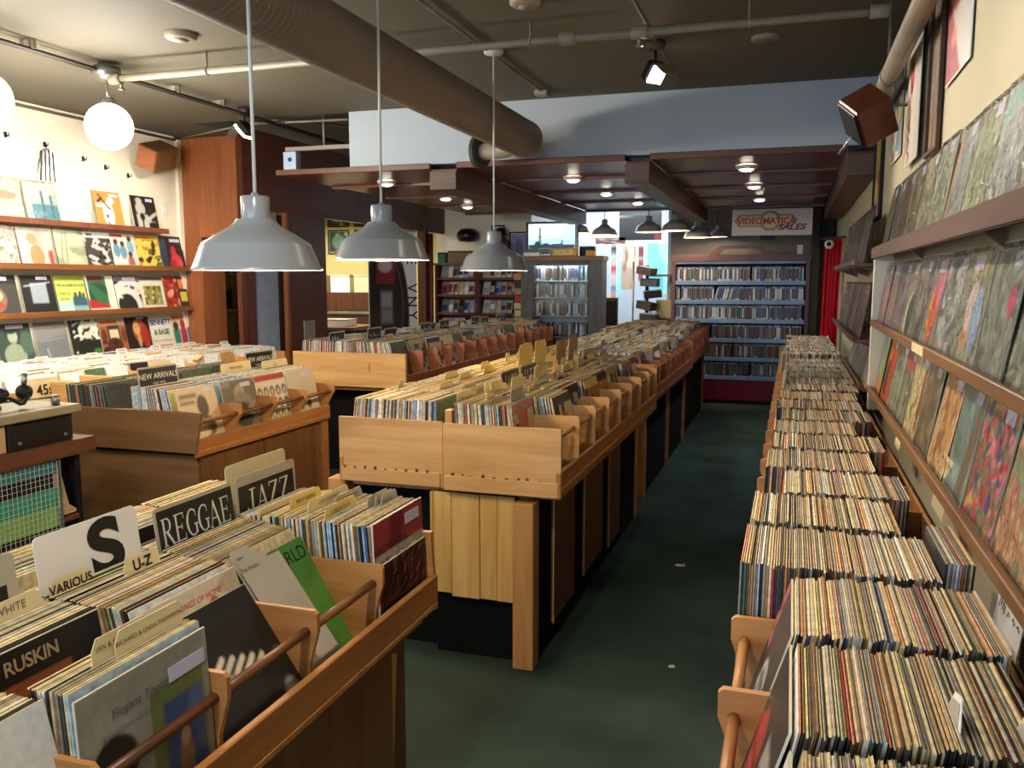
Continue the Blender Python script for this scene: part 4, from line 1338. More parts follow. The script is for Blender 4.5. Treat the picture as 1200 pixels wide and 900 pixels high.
wall_poster('narrow framed picture of yellow over red figures below the loudspeaker', 6.02, 2.05, .46, .55, [('bg', '#a8933a'), ('tilt', '#a0422a', 0, -1, -.5)] + [('blob', c, 650 + i, 11, .3) for i, c in enumerate(['#4a3a20', '#d0b850'])], name='framed_picture', frame='black', off=.005)
wall_poster('crowded dark collage poster high beside the cream pipe', 5.15, 2.64, .6, .3, painterly('#5a5040', ['#8a7a5c', '#3a342a', '#a89a78'], 660, 12), off=.004)

# ================================================================== display wall on the left
for k, (z, y1) in enumerate(((2.095, 6.64), (1.755, 6.93), (1.385, 6.93), (1.02, 6.96))):
    ledge('%s brown display ledge on the wall lit by the globe lamps' % ['topmost', 'second', 'third', 'lowest'][k], 2.5, y1, -5.6, -5.50, z, .045, ('cedar_x' if k == 0 else 'brown_y', 'cedar_x' if k == 0 else 'brown_y'))
LX = -5.535
ART = {
    0: [
        ('foggy plastic-sleeved brown cover at the edge of the picture on the topmost ledge', 4.97, [('bg', '#b8b0a0'), ('grad', '#cfc8b8'), ('ell', '#a88f74', .4, .6, .5, .12), ('line', '#d8cfbe', 0, .1, 1, .3, .05)], 'film_heavy', None, ()),
        ('foggy plastic-sleeved blue city cover on the topmost ledge', 5.30, [('bg', '#9ab4b4'), ('grad', '#c8d0cc'), ('rect', '#4f8a98', .2, .0, 1, .45), ('rect', '#3c6a7c', .5, .1, .58, .8), ('rect', '#3c6a7c', .78, .1, .85, .7), ('ell', '#6a98a2', .4, .2, .2, .1)], 'film_heavy', None, ()),
        ('orange cover with a white horn player alone on the topmost ledge', 5.99, [('bg', '#e0904a'), ('ell', '#efe6d6', .48, .35, .2, .36), ('ell', '#efe6d6', .62, .75, .12, .1), ('line', '#efe6d6', .1, .6, .5, .6, .05), ('line', '#3a342e', .2, .9, .55, .5, .03), ('line', '#3a342e', .15, .7, .3, .8, .04), ('ell', '#3a342e', .42, .3, .05, .06), ('line', '#3a342e', .5, 0, .4, .12, .03)], None, (.6, .86, .34, .08), ()),
        ('black cover with a pale guitarist, rightmost on the topmost ledge', 6.42, [('bg', '#23211f'), ('ell', '#b6b2aa', .35, .62, .2, .2), ('ell', '#b6b2aa', .33, .86, .13, .08), ('rect', '#b6b2aa', .15, .0, .6, .45), ('line', '#b6b2aa', .5, .25, .95, .5, .05), ('ell', '#b6b2aa', .6, .3, .13, .1), ('ell', '#23211f', .38, .38, .1, .12), ('line', '#23211f', .35, 0, .38, .3, .03)], None, (.62, .84, .28, .09), (('ROCK', .08, .78, .22, 'ink_white'),)),
    ],
    1: [
        ('crinkled beige plastic-sleeved cover at the edge of the picture on the second ledge', 4.90, painterly('#c4b8a8', ['#a89a8c', '#d8d0c4'], 710, 10), 'film_heavy', None, ()),
        ('pale cover with a tan figure and red edge on the second ledge', 5.22, [('bg', '#c8c0b0'), ('blob', '#a5a49a', 5, 9, .2), ('ell', '#b8875c', .5, .25, .22, .3), ('ell', '#b08a68', .4, .7, .16, .15), ('rect', '#c0483c', .86, 0, 1, .4)], 'film', None, ()),
        ('pale green misty landscape cover on the second ledge', 5.56, [('bg', '#b7b79a'), ('grad', '#c9c9ae'), ('blob', '#97a07c', 8, 8, .2), ('line', '#8a9070', .1, 0, .3, .9, .02), ('line', '#8a9070', .3, 0, .4, .9, .02)], 'film', None, ()),
        ('black and white group photograph cover with white top on the second ledge', 5.85, [('bg', '#45423f')] + [('blob', '#c8c4bc', 21, 20, .15), ('blob', '#1c1b1a', 24, 22, .3)] + [('rect', '#dcd8d0', 0, .82, 1, 1), ('ell', '#2a2826', .2, .9, .05, .04), ('ell', '#2a2826', .3, .9, .05, .04)], None, None, ()),
        ('white cover with a band of four figures and a red title on the second ledge', 6.15, [('bg', '#d5cdc0'), ('rect', '#c8442f', .02, .88, .5, .97)] + [q for i, (x, y, c) in enumerate(((.2, .5, '#6a93a8'), (.45, .45, '#6a93a8'), (.75, .6, '#7fa9b8'), (.7, .15, '#a8605c'))) for q in (('ell', c, x, y, .13, .2), ('ell', '#3f2f26', x, y + .24, .08, .08))] + [('rect', '#8f9a7a', 0, 0, 1, .08)], None, None, ()),
        ('yellow cover with green and red scribbled riders on the second ledge', 6.44, [('bg', '#dcc054')] + [('blob', c, 731 + i, 15, .25) for i, c in enumerate(['#4f6a34', '#c8702a', '#2f3424'])] + [('rect', '#d8b04a', 0, .85, 1, 1), ('rect', '#b8512c', .05, .88, .6, .94)], None, None, ()),
        ('dark cover with crimson figures and a white ticket, rightmost on the second ledge', 6.76, [('bg', '#2a2123'), ('rect', '#2f3f55', 0, 0, .25, 1), ('ell', '#b8303c', .55, .5, .12, .2), ('ell', '#c8404a', .62, .25, .25, .2), ('ell', '#a8283a', .45, .15, .14, .14), ('ell', '#d0555a', .8, .15, .1, .1)], None, (.45, .82, .45, .1), ()),
    ],
    2: [
        ('dark grey cover with a round brown picture at the picture edge, third ledge', 4.88, [('bg', '#44423f'), ('rect', '#26241f', 0, .78, 1, 1), ('ell', '#8a7058', .35, .4, .3, .32), ('ell', '#d0bfa4', .35, .48, .2, .14), ('ell', '#a8433a', .35, .25, .22, .1)], 'film', (.3, .86, .45, .1), ()),
        ('black cover with a pale grey square card on the third ledge', 5.22, [('bg', '#262523'), ('rect', '#9fa8b2', .28, .28, .78, .80), ('line', '#cfd2d2', .1, .72, .9, .82, .012)], 'film', (.5, .88, .34, .09), ()),
        ('yellow green cover with a black title and three singers on the third ledge', 5.54, [('bg', '#c5d266'), ('rect', '#7d8a3a', 0, .86, 1, 1), ('rect', '#a9c9c4', 0, 0, 1, .3), ('ell', '#3a5a6a', .62, .28, .12, .2), ('ell', '#3a5a6a', .78, .3, .12, .2), ('ell', '#3a5a6a', .9, .26, .1, .18), ('ell', '#4f3a2c', .62, .5, .05, .05), ('ell', '#4f3a2c', .78, .52, .05, .05), ('ell', '#4f3a2c', .9, .48, .05, .05), ('rect', '#7fa6ac', .5, .02, 1, .18)], None, None,
         (('THE GOLDEN ECHOES', .105, .5, .70, 'ink', .012, 0, 'CENTER', .9), ('YOURS TO', .08, .25, .48, 'ink', .012), ('BE FREE', .08, .25, .34, 'ink', .012))),
        ('dark green and red cover inside a cream sleeve on the third ledge', 5.86, [('bg', '#e2dcc4'), ('rect', '#3a6a4a', .05, .12, .72, 1), ('blob', '#27503a', 31, 10, .2, .05, .12, .72, 1), ('tilt', '#b02a2c', -.25, -1, -.34), ('rect', '#e2dcc4', .74, 0, 1, 1), ('rect', '#e2dcc4', 0, 0, 1, .08), ('rect', '#6a2a2a', .05, .86, .6, 1)], None, None, ()),
        ('black and white cover of swirling cut-out lines on the third ledge', 6.17, [('bg', '#2b2927'), ('ring', '#d8d4cc', .4, .1, .48, .1), ('ring', '#d8d4cc', .55, .2, .62, .1), ('blob', '#d8d4cc', 41, 22, .2, 0, .25, 1, .8), ('ell', '#2b2927', .45, .1, .3, .2), ('rect', '#6b6a66', 0, .85, 1, 1)], None, (.35, .87, .5, .09), ()),
        ('cream cover with a small group photograph in its middle on the third ledge', 6.47, [('bg', '#dcd4bc'), ('rect', '#96894a', .14, .12, .88, .70), ('blob', '#5c5a34', 51, 20, .1, .14, .12, .88, .70), ('blob', '#c8b88a', 55, 24, .3, .14, .12, .88, .70), ('rect', '#5a5650', 0, .86, 1, 1)], None, None, ()),
        ('red cover with a pale face beside orange and yellow squares, rightmost on the third ledge', 6.79, [('bg', '#a83426'), ('blob', '#d8a080', 61, 12, .15), ('blob', '#7a1f1c', 64, 14, .3), ('rect', '#3a2a24', .58, 0, 1, 1), ('rect', '#d8743a', .64, .6, .98, .9), ('rect', '#c8c05a', .66, .2, .96, .5)], None, None, ()),
    ],
    3: [
        ('green tinted portrait cover of a woman at the picture edge, lowest ledge', 4.98, [('bg', '#3a4a42'), ('ell', '#28352f', .45, .75, .22, .22), ('ell', '#a8b09a', .45, .68, .14, .17), ('ell', '#8f9c86', .45, .2, .32, .3), ('rect', '#8a9a84', .4, .4, .5, .56), ('ell', '#4f6256', .85, .5, .2, .3), ('ell', '#2c3a33', .42, .83, .16, .08)], None, (.3, .88, .5, .09), ()),
        ('plain grey cover with a faint pale road on the lowest ledge', 5.32, [('bg', '#7f8080'), ('grad', '#8f8e8a'), ('tilt', '#76797c', .15, -1, -.5), ('line', '#b4b6b4', .35, 0, .3, .3, .02), ('line', '#a0a2a0', .1, .5, .9, .56, .01)], 'film', None, ()),
        ('black cover with a white burst of blossom on the lowest ledge', 5.66, [('bg', '#1d211d'), ('ell', '#cfd0b8', .62, .72, .34, .24), ('blob', '#e0e0cc', 71, 18, .0, .1, .45, 1, 1), ('blob', '#232a22', 75, 20, .35), ('rect', '#1b201b', 0, 0, 1, .38), ('ell', '#3f7a3a', .85, .12, .14, .08), ('ell', '#c8ccb0', .12, .12, .04, .03)], None, None, ()),
        ('brown western cover with a dark poster and riders on the lowest ledge', 5.97, [('bg', '#a05a3c'), ('rect', '#d0b088', 0, .8, 1, 1), ('rect', '#c0653a', .05, .84, .7, .95), ('rect', '#3a2620', .3, .35, .75, .8), ('rect', '#d8c8a0', .36, .4, .7, .68), ('ell', '#4a2a20', .5, .25, .3, .2), ('ell', '#5a3224', .15, .5, .1, .2), ('ell', '#6a3a28', .9, .5, .1, .2), ('blob', '#2e1c16', 81, 14, .35, 0, 0, 1, .4)], None, None, ()),
        ('near black portrait cover with long red hair on the lowest ledge', 6.27, [('bg', '#231a1c'), ('ell', '#b0402e', .55, .6, .26, .36), ('ell', '#a03428', .78, .4, .16, .36), ('ell', '#d0a468', .45, .66, .13, .19), ('ell', '#8a5a38', .4, .72, .03, .02), ('ell', '#8a5a38', .5, .72, .03, .02), ('tilt', '#231a1c', -1, -1.5, -.55), ('ell', '#c89a62', .5, .3, .07, .2)], None, (.5, .93, .3, .05), ()),
        ('white cover filled with large dark lettering on the lowest ledge', 6.56, [('bg', '#dcd8c8'), ('rect', '#c8663a', .05, .06, .95, .1)], None, None,
         (('BENNETT', .235, .52, .72, 'ink_navy', .02, 0, 'CENTER', .85), ('& BASIE', .235, .52, .42, 'ink_green', .02, 0, 'CENTER', .85), ('STRIKE UP THE BAND', .10, .5, .2, 'ink_orange', .01, 0, 'CENTER', .9))),
        ('cream cover with three coloured bottle shapes, rightmost on the lowest ledge', 6.86, [('bg', '#d8c8ac'), ('rect', '#2f7a64', .06, .1, .34, .55), ('rect', '#a8344a', .38, .1, .66, .55), ('rect', '#2f6a8a', .7, .1, .98, .55), ('ell', '#3a302c', .2, .65, .12, .14), ('ell', '#a8383c', .52, .68, .12, .16), ('ell', '#2f6a7a', .84, .65, .11, .14), ('rect', '#d8643a', .05, .86, .9, .96)], None, None, ()),
    ],
}
for r_, z in ((0, 2.095), (1, 1.755), (2, 1.385), (3, 1.02)):
    for k, (lb, y, spec, pl, st, tx) in enumerate(ART[r_]):
        cover(lb, place(LX, y, z + .001, FX, rad(11)), spec, plastic=pl, sticker=st, texts=tx, edge='#cfc6ae' if k % 2 else '#6a645a', n=36)
# hooks and one foil bag on the upper wall
for k, (y, z) in enumerate(((5.05, 2.72), (5.40, 2.70), (5.78, 2.64), (6.02, 2.60), (6.28, 2.56))):
    t = thing('wall_hook', 'small dark hook on the bright upper wall, %s from the edge of the picture' % ordn[k], 'hook', (-5.59, y, z))
    MB().bbox(-5.602, -5.59, y - .012, y + .012, z - .02, z + .02).build('hook_plate', 'black', t)
    MB().tube([(-5.595, y, z), (-5.565, y, z - .012), (-5.56, y, z + .012)], .005, 6).build('hook_arm', 'black', t)
t = thing('foil_bag', 'silver rayed foil bag hanging on the upper display wall', 'bag', mat=place(-5.585, 5.40, 2.42, FX, 0))
m = MB()
for k in range(9):
    a, b = -.10 + .2 * k / 9, -.10 + .2 * (k + 1) / 9
    h = lambda x: .20 + .05 * math.cos(x * 14) - (0.05 if x < -.08 else 0)
    mid_ = (a + b) / 2
    m._faces([(a, 0, 0), (mid_, -.012, 0), (mid_ * .75, -.014, h(mid_)), (a * .75, 0, h(a))], [(0, 1, 2, 3)], k % 2)
    m._faces([(mid_, -.012, 0), (b, 0, 0), (b * .75, 0, h(b)), (mid_ * .75, -.014, h(mid_))], [(0, 1, 2, 3)], (k + 1) % 2)
m.build('foil_panel', ['chrome', 'dk_grey'], t, local=True)
MB().tube([(0, -.005, .24), (0, -.005, .28)], .004, 6).build('hang_loop', 'black', t, local=True)
t = thing('light_switch', 'white light switch plate on the display wall near the orange column', 'switch', (-5.595, 6.72, 2.3))
MB().bbox(-5.602, -5.592, 6.69, 6.76, 2.24, 2.36, .003).build('switch_plate', 'white_metal', t)
MB().bbox(-5.593, -5.586, 6.715, 6.735, 2.285, 2.315, .002).build('toggle', 'paper', t)

# ================================================================== bins of 7 inch singles along the display wall
def tag_card(label, mat, wd, ht, cm, tab=None, texts=(), name='divider_card', group=None, plate=None, th=.0016):
    """A stiff card with an optional tab (x0, x1, height); texts are flat lettering."""
    t = thing(name, label, 'divider card', mat=mat, group=group)
    if tab:
        x0, x1, th_ = tab
        c = min(.02, th_ * .6)
        pts = [(-wd / 2, 0), (wd / 2, 0), (wd / 2, ht)]
        pts += [(x1 + (0 if x1 > wd / 2 - .005 else c * .5), ht)] if x1 < wd / 2 - .001 else []
        pts += [(x1, ht + th_ - c * .4), (x1 - c * .4, ht + th_), (x0 + c * .6, ht + th_), (x0, ht + th_ - c)]
        pts += [(x0, ht)] if x0 > -wd / 2 + .001 else []
        pts += [(-wd / 2, ht)]
    else:
        c = .012
        pts = [(-wd / 2, 0), (wd / 2, 0), (wd / 2, ht - c), (wd / 2 - c * .3, ht - c * .3), (wd / 2 - c, ht), (-wd / 2 + c, ht), (-wd / 2 + c * .3, ht - c * .3), (-wd / 2, ht - c)]
    MB().prism(pts, 'y', -th, 0).build('card_sheet', cm, t, local=True)
    if plate:
        x0, x1, z0, z1, pm = plate
        pp = MB().box(x0, x1, -th - .0008, -th - .0002, z0, z1).build('printed_panel', pm, t, local=True)
    for tx in texts:
        lettering(t, tx[0], tx[1], tx[2], tx[3], -th - .0014, tx[4], *tx[5:])
    return t


def singles_box(label, x0, x1, y0, y1, z0, h, rows, seed, cm='honey_y'):
    t = thing('singles_box', label, 'record bin', ((x0 + x1) / 2, (y0 + y1) / 2, z0))
    MB().bbox(x0, x1, y0, y1, z0, z0 + .012).build('floor_board', cm, t)
    MB().bbox(x1 - .012, x1, y0, y1, z0, z0 + h * .62).build('front_board', cm, t)
    MB().bbox(x0, x0 + .012, y0, y1, z0, z0 + h).build('back_board', cm, t)
    for k in range(rows + 1):
        y = y0 + (y1 - y0) * k / rows
        MB().bbox(x0, x1, y - .006, y + .006, z0 + .012, z0 + h * (1 if k in (0, rows) else .8)).build('side_board', cm, t)
    return t


t = thing('singles_counter', 'long low counter of 7 inch records along the bright display wall', 'counter', (-5.0, 4.8, 0))
MB().bbox(-5.58, -4.35, 2.6, 6.9, .82, .85).build('counter_top', 'honey_y', t)
MB().bbox(-5.5, -4.45, 2.65, 6.85, 0, .82).build('counter_body', 'brown_y', t)
r7 = random.Random(5)
SING = []
W_WHITE = [12, 5, 60, 4, 2, 1, 1.5, 1, 2, 1, .5, .5, 4, .5, 3]
box_lb = ['nearest the turntable', 'second from the turntable', 'third from the turntable', 'fourth from the turntable', 'farthest, by the orange column']
for k in range(5):
    y0 = 3.75 + .62 * k
    singles_box('honey wood box of 7 inch records against the wall, %s' % box_lb[k], -5.48, -5.0, y0, y0 + .6, .851, .17, 3, k)
    singles_box('honey wood box of 7 inch records on the counter front, %s' % box_lb[k], -4.96, -4.42, y0, y0 + .6, .851, .15, 3, 10 + k)
    for j in range(3):
        for (xb, xf) in ((-5.45, -5.08), (-4.93, -4.51)):
            yc = y0 + .1 + .2 * j
            x = xb
            while x < xf - .02:
                a = rad(6 + 8 * (x - xb) / (xf - xb))
                tt = r7.uniform(.002, .004)
                SING.append(dict(x=x + .178 * math.sin(a), y=yc + r7.uniform(-.004, .004), z=.865 + r7.uniform(0, .012), face=FX, lean=a, t=tt, h=.178, ci=r7.choices(range(15), W_WHITE)[0], si=r7.choices(range(15), W_WHITE)[0], where='', front=False))
                x += (tt + .0025) / math.cos(a) * 1.3
# white and coloured tab cards among the singles
for k in range(16):
    y0 = 3.85 + .205 * k
    xx = -5.30 + r7.uniform(-.15, .2)
    tag_card('white tab card among the 7 inch records against the display wall', place(xx, y0, .868, FX, rad(9)), .17, .17, 'paper', (-.08, .05, .035), (('7" SINGLES', .018, -.015, .183, 'ink', .01),), group='white tab cards among the 7 inch records')
for y0, lb in ((4.35, 'red'), (5.3, 'red')):
    t = thing('single_record', '%s paper sleeved 7 inch record sticking up %s' % (lb, 'before the new arrivals sign' if y0 < 5 else 'among white sleeves by the far boxes'), 'record', mat=place(-4.62, y0, .875, FX, rad(16)))
    m = MB().box(-.089, .089, -.004, 0, 0, .182)
    m.build('sleeve', 'ink_red', t, local=True)
    MB().lathe([(0, 0), (.04, 0), (.04, .001), (0, .001)], (0, 0, 0), 20, m=Matrix.Translation((0, -.005, .09)) @ Matrix.Rotation(rad(90), 4, 'X')).build('record_label', 'paper', t, local=True)
t = thing('single_record', 'orange sleeved 7 inch record lying face up beyond the new arrivals sign', 'record', mat=Matrix.Translation((-4.6, 5.75, 1.03)) @ Matrix.Rotation(.3, 4, 'Z') @ Matrix.Rotation(rad(-80), 4, 'X') @ Matrix.Translation((0, 0, -.09)))
MB().box(-.089, .089, -.004, 0, 0, .178).build('sleeve', 'ink_orange', t, local=True)
MB().lathe([(0, 0), (.035, 0), (.035, .001), (0, .001)], (0, 0, 0), 20, m=Matrix.Translation((0, -.005, .09)) @ Matrix.Rotation(rad(90), 4, 'X')).build('record_label', 'card', t, local=True)
for x, y, lb in ((-4.18, 3.92, 'cream card reading 45s standing beside the turntable'), (-4.28, 5.05, 'cream card reading 45s behind the new arrivals sign')):
    tag_card(lb, place(x, y, .862, FX, rad(8)), .22, .215, 'card', None, (('45s', .085, .02, .115, 'ink', .02),), name='sign_card')
t = thing('card_box', 'small pale wooden box behind the green spined records near the turntable', 'box', (-4.0, 4.1, .86))
MB().bbox(-4.30, -3.98, 3.98, 4.32, .86, .875).build('floor_board', 'honey_x', t)
MB().bbox(-4.0, -3.98, 3.98, 4.32, .875, 1.05).build('front_board', 'honey_y', t)
MB().bbox(-4.3, -3.98, 3.98, 4.0, .875, 1.05).build('side_board', 'honey_x', t)
MB().bbox(-4.3, -3.98, 4.3, 4.32, .875, 1.05).build('side_board', 'honey_x', t)
t = thing('bin_cabinet', 'brown cabinet carrying the pale box and 45s card behind the new arrivals bins', 'cabinet', (-4.05, 4.4, 0))
MB().bbox(-4.34, -3.72, 3.80, 5.5, .84, .86).build('cabinet_top', 'honey_y', t)
MB().bbox(-4.32, -3.74, 3.82, 5.48, 0, .84).build('cabinet_body', 'brown_y', t)

# signs in the new arrivals bins
for y, lb, z in ((3.72, 'black and white new arrivals sign card, nearest of the two', .95), (4.52, 'black and white new arrivals sign card, farther of the two', .97)):
    t = tag_card(lb, place(-3.12 - .08 * (y > 4), y, .806, FX, rad(6)), .30, .40, 'card_grey', None, (), name='sign_card', plate=(-.14, .14, .278, .39, 'ink'))
    lettering(t, 'NEW ARRIVALS', .042, 0, .335, -.0028, 'ink_white', .004, name='lettering')
    lettering(t, 'USED VINYL', .018, 0, .305, -.0028, 'ink_white', .002)
tag_card('cream divider card sticking up in the second new arrivals bin', place(-3.10, 4.19, .806, FX, rad(6)), .29, .36, 'card', None, (('NEW VINYL', .025, 0, .32, 'ink_grey'),))
tag_card('cream divider card sticking up in the last new arrivals bin', place(-3.05, 4.70, .806, FX, rad(8)), .28, .35, 'card', None, (('JAZZ', .022, 0, .31, 'ink_grey'),))
# front covers in the new arrivals bins
zN = .804
cover('cream cover with a brown seated figure in the first new arrivals bin', place(-2.86, 3.683, zN, FX, rad(15)), [('bg', '#c9b692'), ('ell', '#4a3a2e', .6, .65, .14, .2), ('ell', '#5a4636', .55, .3, .28, .2), ('ell', '#d8c8a4', .35, .2, .3, .1), ('rect', '#7a6a52', .06, .82, .5, .9), ('rect', '#7a6a52', .06, .72, .42, .78)], sticker=(.7, .9, .2, .06))
cover('grey photographic cover with a seated figure in the second new arrivals bin', place(-2.845, 4.008, zN, FX, rad(13)), [('bg', '#6f6657'), ('ell', '#a89880', .5, .75, .16, .16), ('ell', '#3a342c', .5, .4, .3, .3), ('blob', '#8f8470', 901, 10, .2), ('rect', '#a0907a', 0, 0, 1, .12)], sticker=(.55, .86, .3, .08), plastic='film')
cover('white cover with rows of small cartoon-like heads in the third new arrivals bin', place(-2.855, 4.333, zN, FX, rad(14)), [('bg', '#d8cfb8'), ('rect', '#a8453a', 0, .88, 1, 1)] + [q for j in range(3) for i in range(5) for q in (('ell', '#3a322a', .1 + .2 * i, .16 + .25 * j, .08, .1), ('ell', '#cbb796', .1 + .2 * i, .15 + .25 * j, .045, .06))], n=40)
cover('pale cover with two small dark figures in the last new arrivals bin', place(-2.86, 4.658, zN, FX, rad(12)), [('bg', '#b8ad96'), ('grad', '#c9bfa8'), ('ell', '#4a443a', .35, .25, .07, .1), ('ell', '#4a443a', .62, .25, .07, .1)], sticker=(.5, .82, .3, .08))

# ================================================================== listening station
t = thing('listening_station', 'brown shelf unit with a wire rack of green cards, carrying the turntable', 'shelf', (-3.35, 2.7, 0))
MB().bbox(-3.75, -3.05, 1.6, 3.13, .865, .935).build('top_shelf', 'dkbrown_y', t)
MB().bbox(-3.75, -3.08, 1.6, 3.08, .02, .06).build('bottom_shelf', 'dkbrown_y', t)
MB().bbox(-3.75, -3.1, 3.05, 3.08, .06, .865).build('side_panel', 'black', t)
MB().bbox(-3.75, -3.12, 1.6, 3.05, .06, .12).build('inner_shelf', 'black', t)
MB().bbox(-3.74, -3.72, 1.6, 3.05, .06, .865).build('back_panel', 'black', t)
MB().prism([(-3.16, .60), (-3.08, .60), (-3.08, .615), (-3.12, .63), (-3.17, .82)], 'y', 2.95, 3.02).build('bracket', 'card_tan', t)
MB().bbox(-3.30, -3.09, 2.945, 3.049, .56, .585).build('inner_shelf', 'dkbrown_y', t)
g = thing('wire_rack', 'white wire grid rack in front of teal and light green cards under the turntable', 'rack', (-3.07, 2.4, .3))
m = MB()
for k in range(56):
    y = 1.62 + .0235 * k
    m.box(-3.066, -3.064, y - .0008, y + .0008, .125, .86)
m.build('upright_wire', 'metal_paint', g)
m = MB()
for k in range(32):
    z = .13 + .0235 * k
    m.box(-3.068, -3.066, 1.61, 2.93, z - .0008, z + .0008)
m.build('cross_wire', 'metal_paint', g)
MB().bbox(-3.075, -3.06, 2.925, 2.932, .125, .86).build('end_rod', 'metal', g)
MB().box(-3.115, -3.106, 1.62, 2.93, .125, .86).build('dark_backing', 'black', g)
for z0, z1, c, lb in ((.80, .865, '#2a6a72', 'dark teal card strip at the top of the wire rack'), (.655, .735, '#2c9478', 'teal green card behind the wire rack'), (.56, .655, '#7fae5c', 'light green card behind the wire rack')):
    t = thing('rack_card', lb, 'card', (-3.10, 2.3, z0))
    MB().box(-3.083, -3.078, 1.62, 2.92, z0, z1 - .001).build('card_face', plain('coloured_card', c, .5), t)
    MB().box(-3.10, -3.083, 1.62, 2.92, z0, z0 + .004).build('card_fold', 'card_grey', t)
t = thing('amplifier', 'black box amplifier between the brown shelf and the turntable', 'amplifier', (-3.2, 2.85, .94))
MB().bbox(-3.5, -3.08, 2.69, 3.03, .936, 1.055, .004).build('housing', 'black', t)
for y in (2.74, 2.98):
    MB().tube([(-3.082, y, .965), (-3.07, y, .965)], .008, 10).build('screw', 'metal', t)
MB().bbox(-3.082, -3.076, 2.72, 3.0, .945, 1.045).build('front_panel', 'black_gloss', t)
t = thing('turntable', 'record player with beige plinth and black platter on the amplifier', 'turntable', (-3.3, 2.8, 1.06))
MB().bbox(-3.62, -3.05, 2.30, 3.06, 1.056, 1.095, .006).build('plinth', plain('plinth_beige', '#8a8062', .5), t)
MB().lathe([(0, .02), (.155, .02), (.165, .012), (.165, 0)], (-3.32, 2.66, 1.096), 36).build('platter', 'black_gloss', t)
MB().lathe([(0, .006), (.05, .006), (.05, 0)], (-3.32, 2.66, 1.1165), 20).build('record_label', 'card', t)
MB().tube([(-3.12, 2.98, 1.13), (-3.16, 2.75, 1.135), (-3.24, 2.66, 1.13)], .005, 6).build('tonearm', 'chrome', t)
MB().tube([(-3.12, 2.98, 1.096), (-3.12, 2.98, 1.14)], .018, 12).build('arm_pivot', 'metal', t)
t = thing('headphones', 'black headphones lying on the turntable', 'headphones', (-3.2, 2.7, 1.12))
for (x, y) in ((-3.17, 2.745), (-3.17, 2.865)):
    MB().lathe([(0, .028), (.022, .026), (.034, .01), (.034, -.01), (.026, -.022), (0, -.022)], (0, 0, 0), 20, m=Matrix.Translation((x, y, 1.165)) @ Matrix.Rotation(rad(78), 4, 'X') @ Matrix.Rotation(.3, 4, 'Y')).build('ear_cup', 'black', t)
MB().tube([(-3.17 + .05 * math.sin(a), 2.745 + .12 * (.5 - .5 * math.cos(a)), 1.118 + .045 * abs(math.cos(a))) for a in np.linspace(0, PI, 12)], .009, 8).build('headband', 'black_gloss', t)
MB().tube([(-3.17, 2.865, 1.20), (-3.17, 2.87, 1.22), (-3.175, 2.875, 1.245)], .012, 8).build('yoke', 'metal', t)
for k, (y, c) in enumerate(((2.60, '#b4b4bc'), (2.54, '#8a4a50'))):
    cover(['grey white sleeve leaning beside the amplifier', 'dull red sleeve leaning beside the amplifier'][k], Matrix.Translation((-3.13, y, .937)) @ Matrix.Rotation(rad(90), 4, 'Z') @ Matrix.Rotation(rad(90), 4, 'Z') @ Matrix.Rotation(rad(-8), 4, 'X') @ Matrix.Translation((.08, 0, 0)), [('bg', c)], name='small_sleeve', size=.11, n=6)
MB().bbox(-3.5, -3.08, 2.62, 2.68, .936, 1.05).build('end_block', 'card_tan', bpy.data.objects['listening_station'])

# ================================================================== cards and front covers in the foreground bins
_pm = picture_mesh


def picture_mesh(name, spec, wd, ht, y, n=34, mat='print', u0=None, v0=0.0):
    return _pm(name, spec, wd, ht, y, 64 if n == 34 else n, mat, u0, v0)


P = place
# bin A: red front cover, cards
cover('crimson front cover with dark lettering and a lilac ticket, in the farthest foreground bin', P(-.997, cy(0), zf + .004, FX, rad(2)), [('bg', '#8a2a30'), ('grad', '#9c3a3c'), ('ell', '#b0505a', .6, .4, .3, .25), ('blob', '#6e2026', 17, 8, .3)], sticker=(.62, .84, .3, .1),
      texts=(('SOUTHERN SOUL', .08, .33, .72, 'ink', .01), ('LIVE', .06, .3, .6, 'ink_grey', .01)))
cover('dark maroon plastic-sleeved record standing low in front of the crimson cover', P(-.987, cy(0), zf, FX, rad(2)) @ Matrix.Scale(.64, 4, (0, 0, 1)), [('bg', '#3c1a1c'), ('blob', '#58282a', 27, 9, .2)], plastic='film', n=16)
tag_card('tan divider card with a yellow tab in the farthest foreground bin', P(-1.13, cy(0) - .01, zf, FX, rad(4)), .29, .30, 'card_yellow', (-.13, .04, .035), (('CHRIS & DAVE', .016, -.045, .312, 'ink_grey'),))
tag_card('cream divider card with a wide tab second in the farthest foreground bin', P(-1.20, cy(0), zf, FX, rad(4)), .29, .31, 'card', (-.10, .12, .03), (('OTIS REDDING', .016, .01, .318, 'ink_grey'),))
tag_card('pale divider card with black writing third in the farthest foreground bin', P(-1.27, cy(0) + .01, zf, FX, rad(4)), .29, .305, 'card_yellow', (-.09, .07, .035), (('PERCY SLEDGE', .015, -.01, .318, 'ink'),))
for k, (x, lb) in enumerate(((-1.075, 'grey divider card close behind the crimson cover'), (-1.062, 'thin grey divider card, second behind the crimson cover'), (-1.05, 'worn grey divider card, third behind the crimson cover'))):
    tag_card(lb, P(x, cy(0) + .02, zf, FX, rad(4)), .28, .29, 'card_grey', (.0 + .015 * k, .13, .045), (('WILSON', .016, .065, .31, 'ink_grey'),))
tag_card('grey divider card with a yellow sticker standing mid bin behind the cream tabs', P(-1.165, cy(0), zf, FX, rad(4)), .29, .305, 'card_grey', (-.02, .135, .03), (('ARETHA FRANKLIN', .014, .05, .315, 'ink_grey'),))
